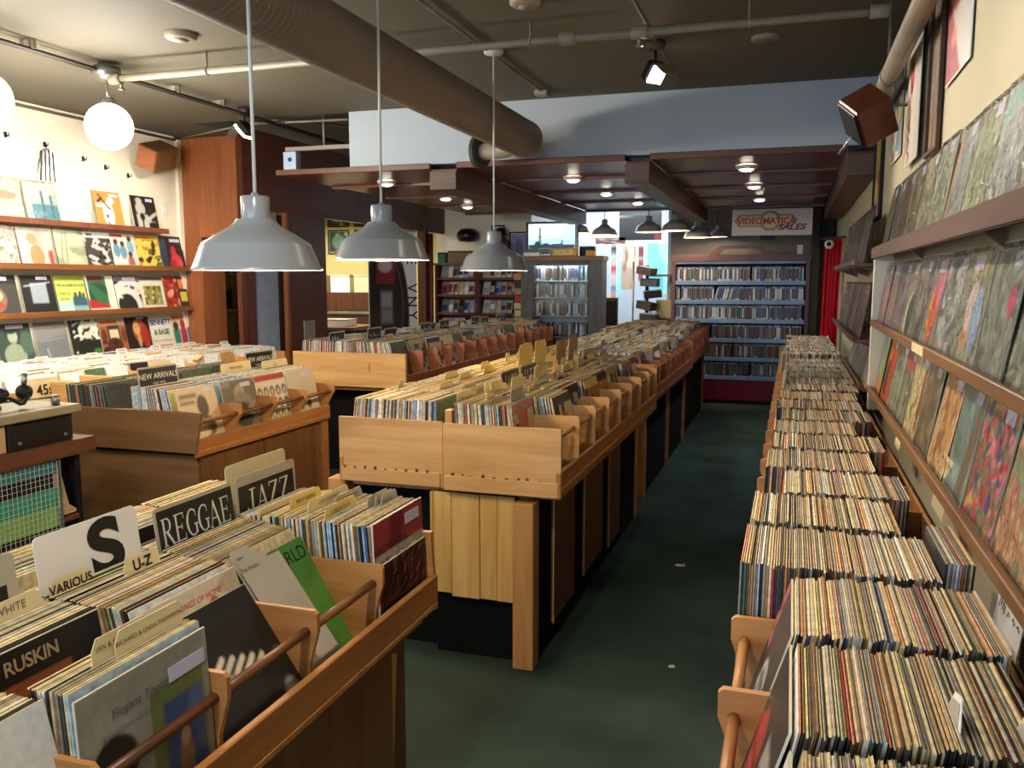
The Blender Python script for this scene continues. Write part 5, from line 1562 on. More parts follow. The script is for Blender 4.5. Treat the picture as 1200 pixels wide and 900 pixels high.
# JAZZ and cream cards
t = tag_card('tall genre card with white JAZZ lettering on a black panel', P(-1.395, cy(0) - .02, zf, FX, rad(4)), .29, .40, 'card_grey', None, (), name='sign_card', plate=(-.135, .135, .245, .372, 'ink'))
serif(t, 'JAZZ', .070, .0, .288, -.0030, 'ink_white')
m = MB()
m.box(.02, .11, -.0034, -.0026, .256, .280)
m.build('paper_label', 'paper', t, local=True)
tag_card('blank tall cream card behind the JAZZ card', P(-1.43, cy(0) - .03, zf, FX, rad(4)), .29, .43, 'card', None)
t = tag_card('wide cream card with faint red writing and a yellow patch before the JAZZ card', P(-1.325, cy(0) - .03, zf, FX, rad(5)), .29, .32, 'card', None, (('Soul', .04, .04, .275, 'ink_orange'),), name='sign_card', plate=(.03, .12, .20, .245, 'ink_orange'))
# REGGAE
t = tag_card('genre card with white REGGAE lettering on a black panel', P(-1.365, cy(1) + .005, zf, FX, rad(4)), .30, .40, 'card_grey', None, (), name='sign_card', plate=(-.14, .145, .278, .39, 'ink'))
serif(t, 'REGGAE', .068, .0, .302, -.0030, 'ink_white', .98, .66)
MB().box(.05, .13, -.0034, -.0026, .282, .298).build('paper_label', 'paper', t, local=True)
tag_card('clear grey divider sheet just before the REGGAE card', P(-1.345, cy(1) + .01, zf, FX, rad(4)), .30, .30, 'card_grey', None)
# bin B fronts: green sleeve and two grey cards leaning forward in the empty front of the bin
cover('bright green front cover with dark WORLD lettering', P(-1.062, cy(1) + .005, zf, FX, rad(30)), [('bg', '#4f8a35'), ('grad', '#5d9440'), ('blob', '#47802f', 91, 5, .3), ('ell', '#4a4a44', .12, .55, .16, .22), ('rect', '#5a3a2e', .2, .38, .5, .42)], sticker=(.55, .55, .08, .09), texts=(('WORLD', .165, .66, .82, 'ink', .0),))
tag_card('large worn grey board leaning forward over the front of the green sleeve bin', P(-.985, cy(1) - .068, zf + .002, FX, rad(36)), .155, .335, 'card_grey', (-.074, .0, .02), (('The Wailers', .014, -.045, .325, 'ink_grey'),))
tag_card('smaller grey card just behind the leaning grey board', P(-1.0, cy(1) - .085, zf + .002, FX, rad(35.5)), .12, .345, 'card_grey', (-.058, .02, .03), (('Steel', .012, -.03, .348, 'ink_grey'),))
# bin C
t = tag_card('big white card with a huge black letter S', P(-1.385, cy(2) - .02, zf, FX, rad(5)), .285, .42, 'paper', None, (), name='sign_card')
lettering(t, 'S', .165, .045, .295, -.0028, 'ink', .04, sx=1.25, rot=rad(4))
t = tag_card('cream VARIOUS tab card before the large S card', P(-1.36, cy(2) - .105, .74, FX, rad(6)), .115, .27, 'card', (-.055, .055, .04), (('VARIOUS', .027, .0, .279, 'ink', .02), ('ROCK & POP', .009, 0, .266, 'ink')))
t = tag_card('cream U-Z tab card among the pale records of the S bin', P(-1.292, cy(2) + .055, .738, FX, rad(8)), .115, .275, 'card', (-.055, .055, .04), (('U-Z', .034, .0, .284, 'ink', .03), ('FOLK MUSIC', .009, 0, .271, 'ink')))
cover('white front cover with red lettering and a black hat shape in the S bin', P(-1.09, cy(2), zf, FX, rad(18)), [('bg', '#cfc2a6'), ('ell', '#1f1a18', .42, .72, .16, .12), ('blob', '#b8a88a', 117, 8, .3), ('ell', '#b04a3c', .78, .72, .1, .06), ('rect', '#d8d0bc', .8, .5, .94, .62), ('ell', '#b8483c', .7, .8, .06, .08)], sticker=(.72, .5, .16, .1), texts=(('SONGS OF HOME', .06, .55, .88, 'ink_red', .0, .3),))
cover('black and white front cover of scattered dominoes slumped low in the S bin', P(-.985, cy(2) + .002, zf, FX, rad(35)), [('bg', '#191817')] + [('blob', '#cfc4ae', 127, 9, .42, 0, 0, 1, .5)] + [('line', '#d8cdb4', .3 + .09 * i, .55 - .03 * i, .42 + .09 * i, .62 - .03 * i, .022) for i in range(5)], texts=())
# bin D
cover('black front cover with orange RUSKIN lettering over a brown wheel picture', P(-1.212, cy(3) - .0, zf, FX, rad(10)), [('bg', '#1b1816'), ('rect', '#8f5030', .0, 0, .74, .80), ('ring', '#5a3422', .35, .12, .36, .035), ('ring', '#6b4a38', .35, .12, .28, .03), ('ell', '#4a3024', .35, .12, .22, .2), ('ring', '#9a7a60', .35, .12, .2, .01)], sticker=(.66, .52, .13, .13), texts=(('D RUSKIN', .115, .42, .86, 'card_tan', .02, 0, 'CENTER', .95),))
cover('grey front cover with a dark blue painting, nearest whole cover in the foreground', P(-.998, cy(3) - .005, zf - .006, FX, rad(3)), [('bg', '#8c8a80'), ('blob', '#9a988e', 137, 6, .2), ('line', '#6a685e', .16, .72, .9, .72, .008), ('line', '#6a685e', .16, .72, .16, .3, .008), ('rect', '#66703f', .50, 0, .95, .80), ('rect', '#3c4f7a', .60, 0, .93, .70), ('blob', '#50648f', 147, 12, .1, .60, 0, .93, .70), ('ell', '#8a6a4a', .76, .26, .06, .22), ('ell', '#b89a70', .76, .44, .04, .06), ('ell', '#26241f', .22, .54, .17, .17), ('rect', '#26241f', .0, 0, .38, .42), ('ell', '#26241f', .08, .5, .14, .12), ('ell', '#4a2a28', .24, .44, .06, .035), ('rect', '#a8843c', .45, 0, .6, .06)],
      sticker=(.66, .80, .31, .085), texts=(('Elegant Together', .075, .48, .80, 'ink_grey', .0, .2),))
tag_card('cream tab card with handwriting close behind the grey painting cover', P(-1.035, cy(3) + .06, .735, FX, rad(4)), .17, .285, 'card', (-.082, .082, .045), (('RICHARD & LINDA THOMPSON', .0115, .0, .305, 'ink'),))
tag_card('second cream tab card with handwriting behind the grey painting cover', P(-1.05, cy(3) + .02, .735, FX, rad(4)), .17, .29, 'card', (-.082, .05, .04), (('IAN & SYLVIA TYSON', .013, -.012, .307, 'ink'),))
tag_card('cream handwritten tab card reading WHITE at the edge of the picture', P(-1.335, cy(3) - .0, .745, FX, rad(8)), .26, .28, 'card', (-.125, .12, .035), (('TONY JOE WHITE', .022, .0, .29, 'ink_grey'),))
t = tag_card('white sign card with a black panel cut off by the edge of the picture', P(-1.42, cy(3) - .0, zf, FX, rad(5)), .29, .40, 'card_grey', None, (), name='sign_card', plate=(-.1, .12, .2, .34, 'ink'))
lettering(t, 'BLUES', .08, .0, .24, -.0030, 'ink_white', .0)
cover('white front cover at the lower corner of the picture', P(-1.0, cy(4) + .01, zf, FX, rad(14)), [('bg', '#c9cbc9'), ('rect', '#b9bbd0', .6, .3, .85, .6)], texts=(('5', .3, .72, .36, 'ink', .02),), n=10)

# ---- front covers in the bins under the record wall
cover('dark front cover with red stripes leaning in the second row under the record wall', P(-.068, RW0 + RWP * 1.5 + .01, .737, FNX, rad(17)), [('bg', '#2a2624'), ('ell', '#8a2f2c', .25, .4, .2, .3), ('blob', '#a83a34', 157, 12, .25, 0, .1, .6, .6), ('rect', '#8a857c', .55, .55, .9, .72), ('line', '#8a857c', .2, .25, .8, .3, .03)], n=30)
cover('dark cover with grey face and pink edge leaning in the third row under the wall', P(-.066, RW0 + RWP * 2.5 + .01, .737, FNX, rad(17)), [('bg', '#35302f'), ('rect', '#b05a5f', 0, .55, .18, 1), ('ell', '#7d7a77', .5, .35, .2, .18), ('ring', '#a8a5a0', .5, .35, .2, .03), ('line', '#35302f', 0, .62, .2, .7, .02), ('line', '#35302f', 0, .78, .2, .86, .02)], n=30)
cover('white backed front cover in the nearest row under the record wall', P(-.062, RW0 + RWP * .5, .737, FNX, rad(16)), [('bg', '#c8c2b0'), ('blob', '#5a5650', 167, 9, .3)], n=12)
for x, y, lb in ((.19, RW0 + RWP * 1.5 - .05, 'torn pale sleeve poking up in the second row under the record wall'), (.265, RW0 + RWP * 1.5 - .1, 'yellow torn sleeve corner poking up in the second row under the record wall')):
    t = thing('torn_sleeve', lb, 'sleeve', mat=P(x, y, .75, FNX, rad(9)))
    MB().prism([(-.05, 0), (.06, 0), (.05, .30), (.02, .335), (-.02, .325), (-.04, .29)], 'y', -.001, .0).build('paper_inner', 'paper' if x < .2 else 'card', t, local=True)
    MB().prism([(-.035, .29), (.04, .29), (.02, .325), (-.02, .315)], 'y', -.0022, -.0012).build('torn_flap', 'card_grey', t, local=True)

# ---- divider cards on the islands
rc = random.Random(9)
def island_cards(n, x0, x1, y0, y1, z, labels, mats, group, jz=.03, dark=0.0, face=FX, wmin=.1, wmax=.26):
    for k in range(n):
        x, y = rc.uniform(x0, x1), y0 + (y1 - y0) * (k + rc.uniform(.2, .8)) / n
        wd = rc.uniform(wmin, wmax)
        kind = rc.random() < dark
        cm = 'card_grey' if kind else rc.choice(mats)
        nm = '%s %s' % ('narrow' if wd < .15 else 'wide' if wd > .21 else 'medium', 'dark fronted' if kind else {'card': 'cream', 'card_yellow': 'yellow', 'card_tan': 'tan'}[cm])
        zn_ = ('near third', 'middle third', 'far third')[min(2, int(3 * (y - y0) / (y1 - y0)))]
        nm2, nm = nm, nm + ' ' + zn_
        t = tag_card((labels % nm2) + ', ' + zn_, P(x, y, z, face, rad(rc.uniform(3, 8))), wd, .30 + rc.uniform(0, jz), cm, (-wd / 2 + .005, wd / 2 - .02 - rc.uniform(0, wd * .3), rc.uniform(.018, .035)), (), group=nm + ' ' + group,
                     plate=(-wd / 2 + .012, wd / 2 - .012, .235, .30, 'ink') if kind else None)
        scribble(t, 'ink_white' if kind else 'ink_grey', 4, wd * .55, .01, -.0028, k, .255 if kind else .295, 1, .025 if kind else .014)


island_cards(36, -1.36, -1.08, 3.5, 5.85, .835, '%s divider card standing among the records of the middle island', ['card', 'card_yellow', 'card_tan', 'card'], 'divider cards on the aisle side of the middle island', dark=.35)
island_cards(14, -1.82, -1.46, 3.6, 5.9, .835, '%s divider card, door side of the middle island', ['card', 'card_yellow', 'card'], 'divider cards on the door side of the middle island', dark=.2, face=FX)
for x, y, lb in ((-1.37, 4.02, 'first of two black cards with white JAZZ lettering on the middle island'), (-1.345, 4.33, 'second of two black cards with white JAZZ lettering on the middle island')):
    t = tag_card(lb, P(x, y, .828, FX, rad(4)), .29, .37, 'card_grey', None, (), name='sign_card', plate=(-.14, .14, .25, .36, 'ink'))
    serif(t, 'JAZZ', .07, 0, .27, -.003, 'ink_white')
for k, (x, y, z, wd, ht, cm, lb) in enumerate(((-1.50, 4.75, .90, .27, .36, 'card_yellow', 'tall blank yellow card, first of the pair standing up from the middle island'), (-1.50, 5.12, .90, .25, .36, 'card_yellow', 'tall blank yellow card, second of the pair standing up from the middle island'),
                                               (-1.42, 5.42, .90, .25, .34, 'card_tan', 'tall blank tan card on the middle island before the second island'), (-1.40, 5.72, .90, .26, .36, 'card_tan', 'tall blank tan card at the far end of the middle island'),
                                               (-1.22, 5.30, .86, .27, .33, 'card_grey', 'wide clear fronted card with a black label on the middle island'))):
    t = tag_card(lb, P(x, y, z, FX, rad(3)), wd, ht, cm, (-wd / 2 + .005, wd / 2 - .03, .02), plate=(-wd / 2 + .02, wd / 2 - .02, ht - .12, ht - .03, 'ink') if k == 4 else None)
    scribble(t, 'ink_grey', 4, wd * .3, .01, -.003, k, ht * .8, 1, .015)
island_cards(14, -1.40, -1.12, 6.4, 8.85, .80, '%s divider card standing among the records of the second island', ['card', 'card_tan', 'card_tan'], 'divider cards on the aisle side of the second island', dark=.3, jz=.05)
island_cards(12, -1.85, -1.5, 6.4, 8.85, .80, '%s divider card on the door side of the second island', ['card', 'card_tan', 'card_tan'], 'divider cards on the door side of the second island', dark=.3, jz=.05)
island_cards(10, -1.9, -1.12, 9.0, 11.1, .82, '%s divider card on the far island before the video rack', ['card_tan', 'card', 'card_tan'], 'divider cards on the far island', dark=.3, jz=.05)
island_cards(18, -3.45, -3.2, 6.5, 11.2, .84, '%s divider card low among the records of the partition island', ['card', 'card_tan'], 'divider cards on the near side of the partition island', dark=.2)
for k in range(11):
    y = 6.55 + .40 * k
    t = tag_card('black genre card on the island by the partition, %s from its honey panel' % ordn[k], P(-3.50 - .02 * (k % 3) - .25 * (k == 0), y, .90 + .02 * (k % 2), FX, rad(4)), .27, .31, 'card_grey', None, (), name='sign_card', plate=(-.122, .122, .20, .298, 'ink'))
    scribble(t, 'ink_white', 4, .18, .01, -.003, 70 + k, .225, 1, .05)

# ---- loose paper scraps on the carpet
for x, y, lb in ((-.565, 4.888, 'curled pale paper scrap on the carpet in the middle of the aisle'), (-.436, 3.546, 'small cream paper scrap on the carpet nearer the camera')):
    t = thing('paper_scrap', lb, 'scrap', (x, y, .001))
    MB().prism([(x - .03, y - .01), (x - .005, y - .016), (x + .03, y - .004), (x + .02, y + .012), (x - .02, y + .012)] if y > 4 else [(x - .012, y - .008), (x + .012, y - .006), (x + .014, y + .008), (x - .01, y + .007)], 'z', .001, .006).build('scrap_sheet', 'card', t)
    MB().prism([(x + .005, y - .01), (x + .03, y - .004), (x + .02, y + .010)] if y > 4 else [(x, y), (x + .010, y), (x + .006, y + .006)], 'z', .006, .012).build('curled_corner', 'card_grey', t)

# ================================================================== video rack at the end of the aisle
rk = thing('video_rack', 'tall video rack with pale blue shelves and arched top at the end of the aisle', 'shelf', (-.69, 11.9, 0))
rx0, rx1, ry0, ry1 = -1.56, .20, 11.72, 11.98
MB().bbox(rx0, rx0 + .05, ry0, ry1, 0, 1.98).build('side_board', 'plum_x', rk)
MB().bbox(rx1 - .05, rx1, ry0, ry1, 0, 1.98).build('side_board', 'plum_x', rk)
MB().bbox(rx0 + .05, rx1 - .05, ry1 - .02, ry1, .3, 1.9).build('back_board', 'black', rk)
SH = [.37, .62, .87, 1.125, 1.375, 1.63]
for z in SH:
    MB().bbox(rx0 + .05, rx1 - .05, ry0 + .005, ry1 - .02, z - .02, z).build('shelf_board', 'blue_shelf', rk)
    MB().bbox(rx0 + .05, rx1 - .05, ry0, ry0 + .008, z - .045, z + .012).build('shelf_lip', 'blue_shelf', rk)
MB().bbox(rx0 + .05, rx1 - .05, ry0 + .004, ry1 - .02, 1.86, 1.90).build('top_board', 'blue_shelf', rk)
MB().bbox(rx0 - .01, rx1 + .01, ry0 - .01, ry0 + .02, 1.89, 1.98).build('top_rail', 'plum_x', rk)
arch = [(-1.08, 1.98), (-.96, 2.08), (-.92, 2.10), (-.42, 2.10), (-.38, 2.08), (-.26, 1.98), (-.40, 1.98), (-.44, 2.04), (-.48, 2.055), (-.86, 2.055), (-.90, 2.04), (-.94, 1.98)]
m = MB()
for a in range(5):
    q = [arch[a], arch[a + 1], arch[10 - a], arch[11 - a]]
    m.prism(q, 'y', ry0 - .01, ry0 + .025)
m.build('arched_handle', 'plum_x', rk)
MB().bbox(rx0 + .05, rx1 - .05, ry0 + .01, ry1, .05, .325).build('base_panel', plain('maroon_panel', '#7c1c30', .2), rk)
MB().bbox(rx0 + .05, rx1 - .05, ry0 + .03, ry1, 0, .05).build('plinth', 'black', rk)
t = thing('white_box', 'small white box standing on the video rack corner', 'box', (.06, 11.85, 1.98))
MB().bbox(.03, .10, 11.82, 11.90, 1.981, 2.09).build('carton', 'paper', t)
MB().bbox(.028, .102, 11.815, 11.905, 2.09, 2.10).build('lid', 'white_metal', t)

# discs and videos: 240 cases one by one on the four upper shelves
CASE = [('silver', '#bdd0ee'), ('pale blue', '#a4c2f2'), ('white', '#ecf3ff'), ('dark blue', '#34466c'), ('black', '#17181c'), ('grey', '#5f6670'), ('red brown', '#6a3a36'), ('tan', '#8a7458'), ('green', '#3f6a58')]  # silver, pale blue and white are lightened and blued to hold a daylight cast
W_CASE = [26, 18, 14, 9, 14, 16, 5, 4, 2]
rv = random.Random(3)
case_mesh = {}
for ci, (nm, h) in enumerate(CASE):
    for ti, tt in enumerate((.018, .026)):
        b = MB()
        b.bbox(-tt / 2, tt / 2, -.004, .13, 0, .188, .002, 0)
        b.box(-tt * .40, tt * .40, -.0055, -.0042, .03, .16, 1)
        b.box(-tt * .40, tt * .40, -.0055, -.0042, .165, .18, 2)
        o = b.build('disc_case', ['case_%s' % nm.replace(' ', '_')] if False else [plain('case_' + nm.replace(' ', '_'), h, .3), plain('case_print', CASE[(ci + 2) % 9][1], .35), plain('case_title', CASE[(ci + 5) % 9][1], .35)])
        case_mesh[(ci, ti)] = o.data
        bpy.data.objects.remove(o)
shelf_names = {5: 'top', 4: 'second', 3: 'third', 2: 'fourth'}


def case_obj(ci, ti, mat, label, group):
    o = bpy.data.objects.new('disc_case', case_mesh[(ci, ti)])
    C.objects.link(o)
    o.matrix_world = mat
    return tag(o, label, 'disc case', group)


rest = []
for si in (5, 4, 3, 2, 1, 0):
    x = rx0 + .06
    n = 0
    while x < rx1 - .085:
        ti = 0 if rv.random() < .45 else 1
        tt = (.018, .026)[ti]
        ci = rv.choices(range(9), W_CASE if si > 2 else [6, 4, 3, 14, 26, 20, 8, 8, 4])[0]
        tilt = rad(rv.uniform(-1, 1)) if not (si == 4 and -1.0 < x < -.55) else rad(14)
        mt = Matrix.Translation((x + tt / 2, ry0 + .02 + rv.uniform(0, .012), SH[si] + .001 + (.003 if tilt > .1 else .0))) @ Matrix.Rotation(tilt, 4, 'Y')
        if si in shelf_names and n < 58:
            lb_ = '%s %s spined disc case, %s shelf of the video rack, %s' % (('thin', 'thick')[ti], CASE[ci][0], shelf_names[si], ('left end', 'left of middle', 'middle', 'right of middle', 'right end')[min(4, int(5 * (x - rx0) / (rx1 - rx0)))])
            case_obj(ci, ti, mt, lb_, lb_.replace('case,', 'cases,'))
        else:
            rest.append((ci, ti, mt))
        n += 1
        x += tt + .0035 + (.022 if rv.random() < .04 else 0)
vs, fs, mis, mats_ = [], [], [], []
for ci, ti, mt in rest:
    me = case_mesh[(ci, ti)]
    b0 = len(vs)
    vs += [mt @ v.co for v in me.vertices]
    for q in me.polygons:
        fs.append([b0 + i for i in q.vertices])
        mis.append(ci * 3 + q.material_index)
me = bpy.data.meshes.new('disc_case_mass')
me.from_pydata(vs, [], fs)
for ci in range(9):
    for s_ in case_mesh[(ci, 0)].materials:
        me.materials.append(s_)
me.polygons.foreach_set('material_index', mis)
o = bpy.data.objects.new('disc_case_mass', me)
C.objects.link(o)
tag(o, 'dim disc cases filling the two lowest shelves of the video rack', 'disc cases', None, 'stuff')

# shop sign above the rack
t = thing('shop_sign', 'white shop sign with red purple lettering under the canopy above the video rack', 'sign', mat=place(-.26, 10.35, 2.155, FNY))
sw, sh = .88, .30
MB().bbox(-sw / 2, sw / 2, 0, .03, 0, sh, .004).build('sign_board', plain('cream_sign_face', '#d8cfc0', .5, var=.02), t, local=True)
def ring_plate(mat, pts, y, name, wd=None):
    m = MB()
    m.prism(pts, 'y', y - .002, y)
    return m.build(name, mat, t, local=True)
oct_ = [(-.41, .165), (-.36, .235), (-.12, .235), (-.06, .275), (.02, .275), (.08, .235), (.22, .235), (.28, .165), (.22, .10), (.08, .10), (.02, .055), (-.06, .055), (-.12, .10), (-.36, .10)]
sc_ = lambda k: [((x + .06) * k - .06 if k != 1 else x, (z - .165) * (k - .03 if k < 1 else 1) + .165) for x, z in oct_]
ring_plate('ink', oct_, -.001, 'emblem_outline')
ring_plate(plain('emblem_mauve', '#b9a0a8', .5), [((x + .06) * .975 - .06, (z - .165) * .93 + .165) for x, z in oct_], -.003, 'emblem_band')
ring_plate('ink_grey', [((x + .06) * .94 - .06, (z - .165) * .83 + .165) for x, z in oct_], -.005, 'emblem_line')
ring_plate('card', [((x + .06) * .925 - .06, (z - .165) * .79 + .165) for x, z in oct_], -.007, 'emblem_field')
m = MB()
m.lathe([(.085, 0), (.11, 0), (.11, .002), (.085, .002)], (0, 0, 0), 28, m=Matrix.Translation((-.02, -.010, .165)) @ Matrix.Rotation(rad(90), 4, 'X'))
m.build('emblem_disc', plain('emblem_grey', '#9a959c', .4), t, local=True)
lettering(t, 'VIDEOMATICA', .098, -.062, .130, -.0125, 'ink', .03, spacing=.98)
lettering(t, 'VIDEOMATICA', .098, -.062, .130, -.0135, 'ink_red', .012, spacing=.98)
lettering(t, 'SALES', .092, .21, .062, -.0140, 'ink', .03, .3, sx=1.25)
lettering(t, 'SALES', .092, .21, .062, -.0150, 'ink_plum', .012, .3, sx=1.25)
MB().tube([(-.3, .015, .3), (-.3, .015, .34)], .006, 6).tube([(.3, .015, .3), (.3, .015, .34)], .006, 6).build('hanger', 'metal', t, local=True)
MB().bbox(-.12, .04, .0, .03, -.05, -.002).build('under_clip', 'black', t, local=True)

# red curtain at the end of the record wall
cu = thing('red_curtain', 'bright red cloth curtain hanging at the far end of the record wall', 'curtain', (.38, 9.6, 0))
m = MB()
n_ = 30
top_, bot = [], []
for i in range(n_ + 1):
    f = i / n_
    x = .30 + .17 * f
    y = 9.9 + .018 * math.sin(f * 30) - .25 * f
    top_.append(m.bm.verts.new((x, y, 2.08)))
    bot.append(m.bm.verts.new((x - .015 + .02 * math.sin(i), y + .02 * math.sin(f * 24), .78)))
for i in range(n_):
    f = m.bm.faces.new((top_[i], bot[i], bot[i + 1], top_[i + 1]))
    f.smooth = True
m.build('curtain_cloth', 'red_cloth', cu)
MB().tube([(.26, 9.95, 2.09), (.499, 9.62, 2.09)], .012, 8).build('rod', 'dk_grey', cu)
t = thing('eye_ball', 'white ball with a black centre hung on the red curtain top', 'ball', (.30, 9.72, 2.0))
MB().lathe([(.05 * math.sin(a), .05 * math.cos(a)) for a in np.linspace(0, PI, 10)], (.345, 9.70, 2.02), 16).build('ball_body', 'paper', t)
MB().lathe([(0, .004), (.022, .0), (.024, -.006)], (0, 0, 0), 14, m=Matrix.Translation((.338, 9.652, 2.022)) @ Matrix.Rotation(rad(90), 4, 'X')).build('pupil', 'black', t)

# ================================================================== middle back: glass cabinet, television, shelves, bright office
gc = thing('glass_cabinet', 'grey wood display cabinet with a glass front full of discs, under the television', 'cabinet', (-2.88, 11.1, 0))
gx0, gx1, gy0, gy1 = -3.46, -2.36, 11.0, 11.30
MB().bbox(gx0, gx0 + .18, gy0, gy1, 0, 1.90).build('side_frame', 'grey_wood_z', gc)
MB().bbox(gx1 - .18, gx1, gy0, gy1, 0, 1.93).build('side_frame', 'grey_wood_z', gc)
MB().bbox(gx0 - .12, gx1 + .02, gy0 - .02, gy1, 1.90, 1.96).build('top_board', 'brown_x', gc)
MB().bbox(gx0 + .18, gx1 - .18, gy0, gy0 + .03, 1.86, 1.90).build('top_rail', 'grey_wood_x', gc)
MB().bbox(gx0 + .18, gx1 - .18, gy0, gy1, 0, .62).build('base_box', 'grey_wood_x', gc)
MB().bbox(gx0 + .18, gx1 - .18, gy1 - .02, gy1, .62, 1.90).build('back_board', plain('pale_cabinet_back', '#aebcc4', .6), gc)
for z in (.62, .90, 1.18, 1.42, 1.64):
    MB().bbox(gx0 + .18, gx1 - .18, gy0 + .04, gy1 - .02, z - .014, z).build('glass_shelf', plain('frosted_shelf', '#b4cfc8', .3), gc)
MB().bbox(gx0 + .182, gx1 - .182, gy0 + .012, gy0 + .018, .63, 1.855).build('glass_pane', 'glass', gc)
light('AREA', 'cabinet_strip_light', (-2.91, 11.06, 1.84), 3.5, (.86, .96, 1.0), target=(-2.91, 11.14, .6), shape='RECTANGLE', size=.7, size_y=.05)
cabn = {1.64: 'top', 1.42: 'second', 1.18: 'third', .90: 'fourth'}
for z in (1.64, 1.42, 1.18, .90):
    x = gx0 + .195
    while x < gx1 - .22:
        ti = 1
        ci = rv.choices(range(9), [30, 16, 20, 8, 6, 12, 3, 4, 3])[0]
        lb_ = '%s spined disc case behind glass, %s shelf under the television, %s' % (CASE[ci][0], cabn[z], ('left third', 'middle third', 'right third')[min(2, int(3 * (x - gx0 - .18) / (gx1 - gx0 - .36)))])
        case_obj(ci, ti, Matrix.Translation((x + .015, gy0 + .07, z + .001)), lb_, lb_.replace('case behind', 'cases behind'))
        x += .032 + (.03 if rv.random() < .1 else 0)
tv = thing('television', 'flat black television showing a tower against a pale cyan sky, on the glass cabinet', 'television', (-3.08, 11.15, 1.965))
MB().bbox(-3.44, -2.72, 11.15, 11.20, 1.99, 2.42, .006).build('housing', 'black_gloss', tv)
MB().bbox(-3.2, -2.96, 11.10, 11.28, 1.962, 1.978).bbox(-3.1, -3.06, 11.16, 11.19, 1.975, 2.0).build('stand', 'black_gloss', tv)
scr = picture_mesh('screen', [('bg', '#a8e4ec'), ('grad', '#d2f2f4'), ('ell', '#f4fbf8', .25, .75, .5, .35), ('rect', '#1c2a3c', 0, 0, 1, .16), ('blob', '#2f3f50', 5, 14, .2, 0, .0, 1, .2), ('line', '#2a3a55', .23, .15, .25, .85, .014), ('line', '#2a3a55', .27, .15, .25, .85, .014), ('rect', '#2a3a55', .21, .45, .29, .49), ('ell', '#1c2a3c', .2, .2, .07, .1), ('ell', '#1c2a3c', .38, .17, .08, .05), ('line', '#1c2a3c', .72, .14, .73, .32, .02)], .64, .325, 11.1485, 40, u0=-3.40, v0=2.065)
smat, nt, b_ = new_mat('lit_screen')
at_ = N(nt, 'ShaderNodeAttribute')
at_.attribute_name = 'Col'
nt.links.new(at_.outputs['Color'], b_.inputs['Base Color'])
nt.links.new(at_.outputs['Color'], b_.inputs['Emission Color'])
b_.inputs['Emission Strength'].default_value = .95
scr.materials[0] = smat
o = bpy.data.objects.new('screen', scr)
C.objects.link(o)
o.parent = tv
o.location = -tv.location
def small_box(name, label, cat, x, y, z, sx, sy, sz, mat, lidmat, rz=0, parts=('body', 'lid')):
    t = thing(name, label, cat, mat=Matrix.Translation((x, y, z)) @ Matrix.Rotation(rz, 4, 'Z'))
    MB().bbox(-sx / 2, sx / 2, -sy / 2, sy / 2, 0, sz * .86, .004).build(parts[0], mat, t, local=True)
    MB().bbox(-sx / 2 * 1.02, sx / 2 * 1.02, -sy / 2 * 1.02, sy / 2 * 1.02, sz * .86, sz, .003).build(parts[1], lidmat, t, local=True)
    return t


yb = plain('yellow_box_card', '#c8962c', .5)
t = small_box('game_box', 'yellow box with a cream label lying on the cabinet before the television', 'box', -2.86, 11.02, 1.962, .34, .1, .10, yb, yb)
MB().box(-.13, .12, -.0535, -.0515, .015, .075).build('paper_label', 'card', t, local=True)
scribble(t, 'ink', 4, .2, .01, -.0545, 3, .03, 1, .04)
small_box('toy_truck', 'dark green and orange toy on the cabinet corner right of the yellow box', 'toy', -2.52, 11.05, 1.962, .12, .1, .08, 'ink_orange', 'dk_grey')
small_box('dark_case', 'dark case on the cabinet beside the television', 'box', -2.60, 11.2, 1.962, .2, .1, .13, 'black', 'ink_green')
small_box('paper_stack', 'low white and grey stack on the cabinet under the television', 'papers', -3.30, 11.0, 1.962, .22, .1, .05, 'paper', 'card_grey')

# face-out shelves between the partition post and the cabinet
fsx = thing('wall_shelves', 'dark brown wall shelves of face-out discs beside the round partition post', 'shelf', (-4.3, 11.6, 0))
MB().bbox(-4.92, -4.88, 11.5, 11.75, 0, 1.86).build('upright', 'mahog_z', fsx)
MB().bbox(-4.30, -4.24, 11.5, 11.75, 0, 1.86).build('upright', 'mahog_z', fsx)
MB().bbox(-3.72, -3.66, 11.5, 11.75, 0, 1.86).build('upright', 'mahog_z', fsx)
MB().bbox(-4.92, -3.66, 11.73, 11.76, 0, 1.86).build('back_board', 'dkbrown_z', fsx)
for z in (.92, 1.18, 1.44, 1.68):
    MB().bbox(-4.88, -3.70, 11.5, 11.73, z - .03, z).build('shelf_board', 'mahog_x', fsx)
MB().bbox(-4.95, -4.15, 11.45, 11.78, 1.86, 1.89).build('top_board', 'brown_x', fsx)
rq = random.Random(21)
zn = {1.68: 'top', 1.44: 'second', 1.18: 'third', .92: 'lowest'}
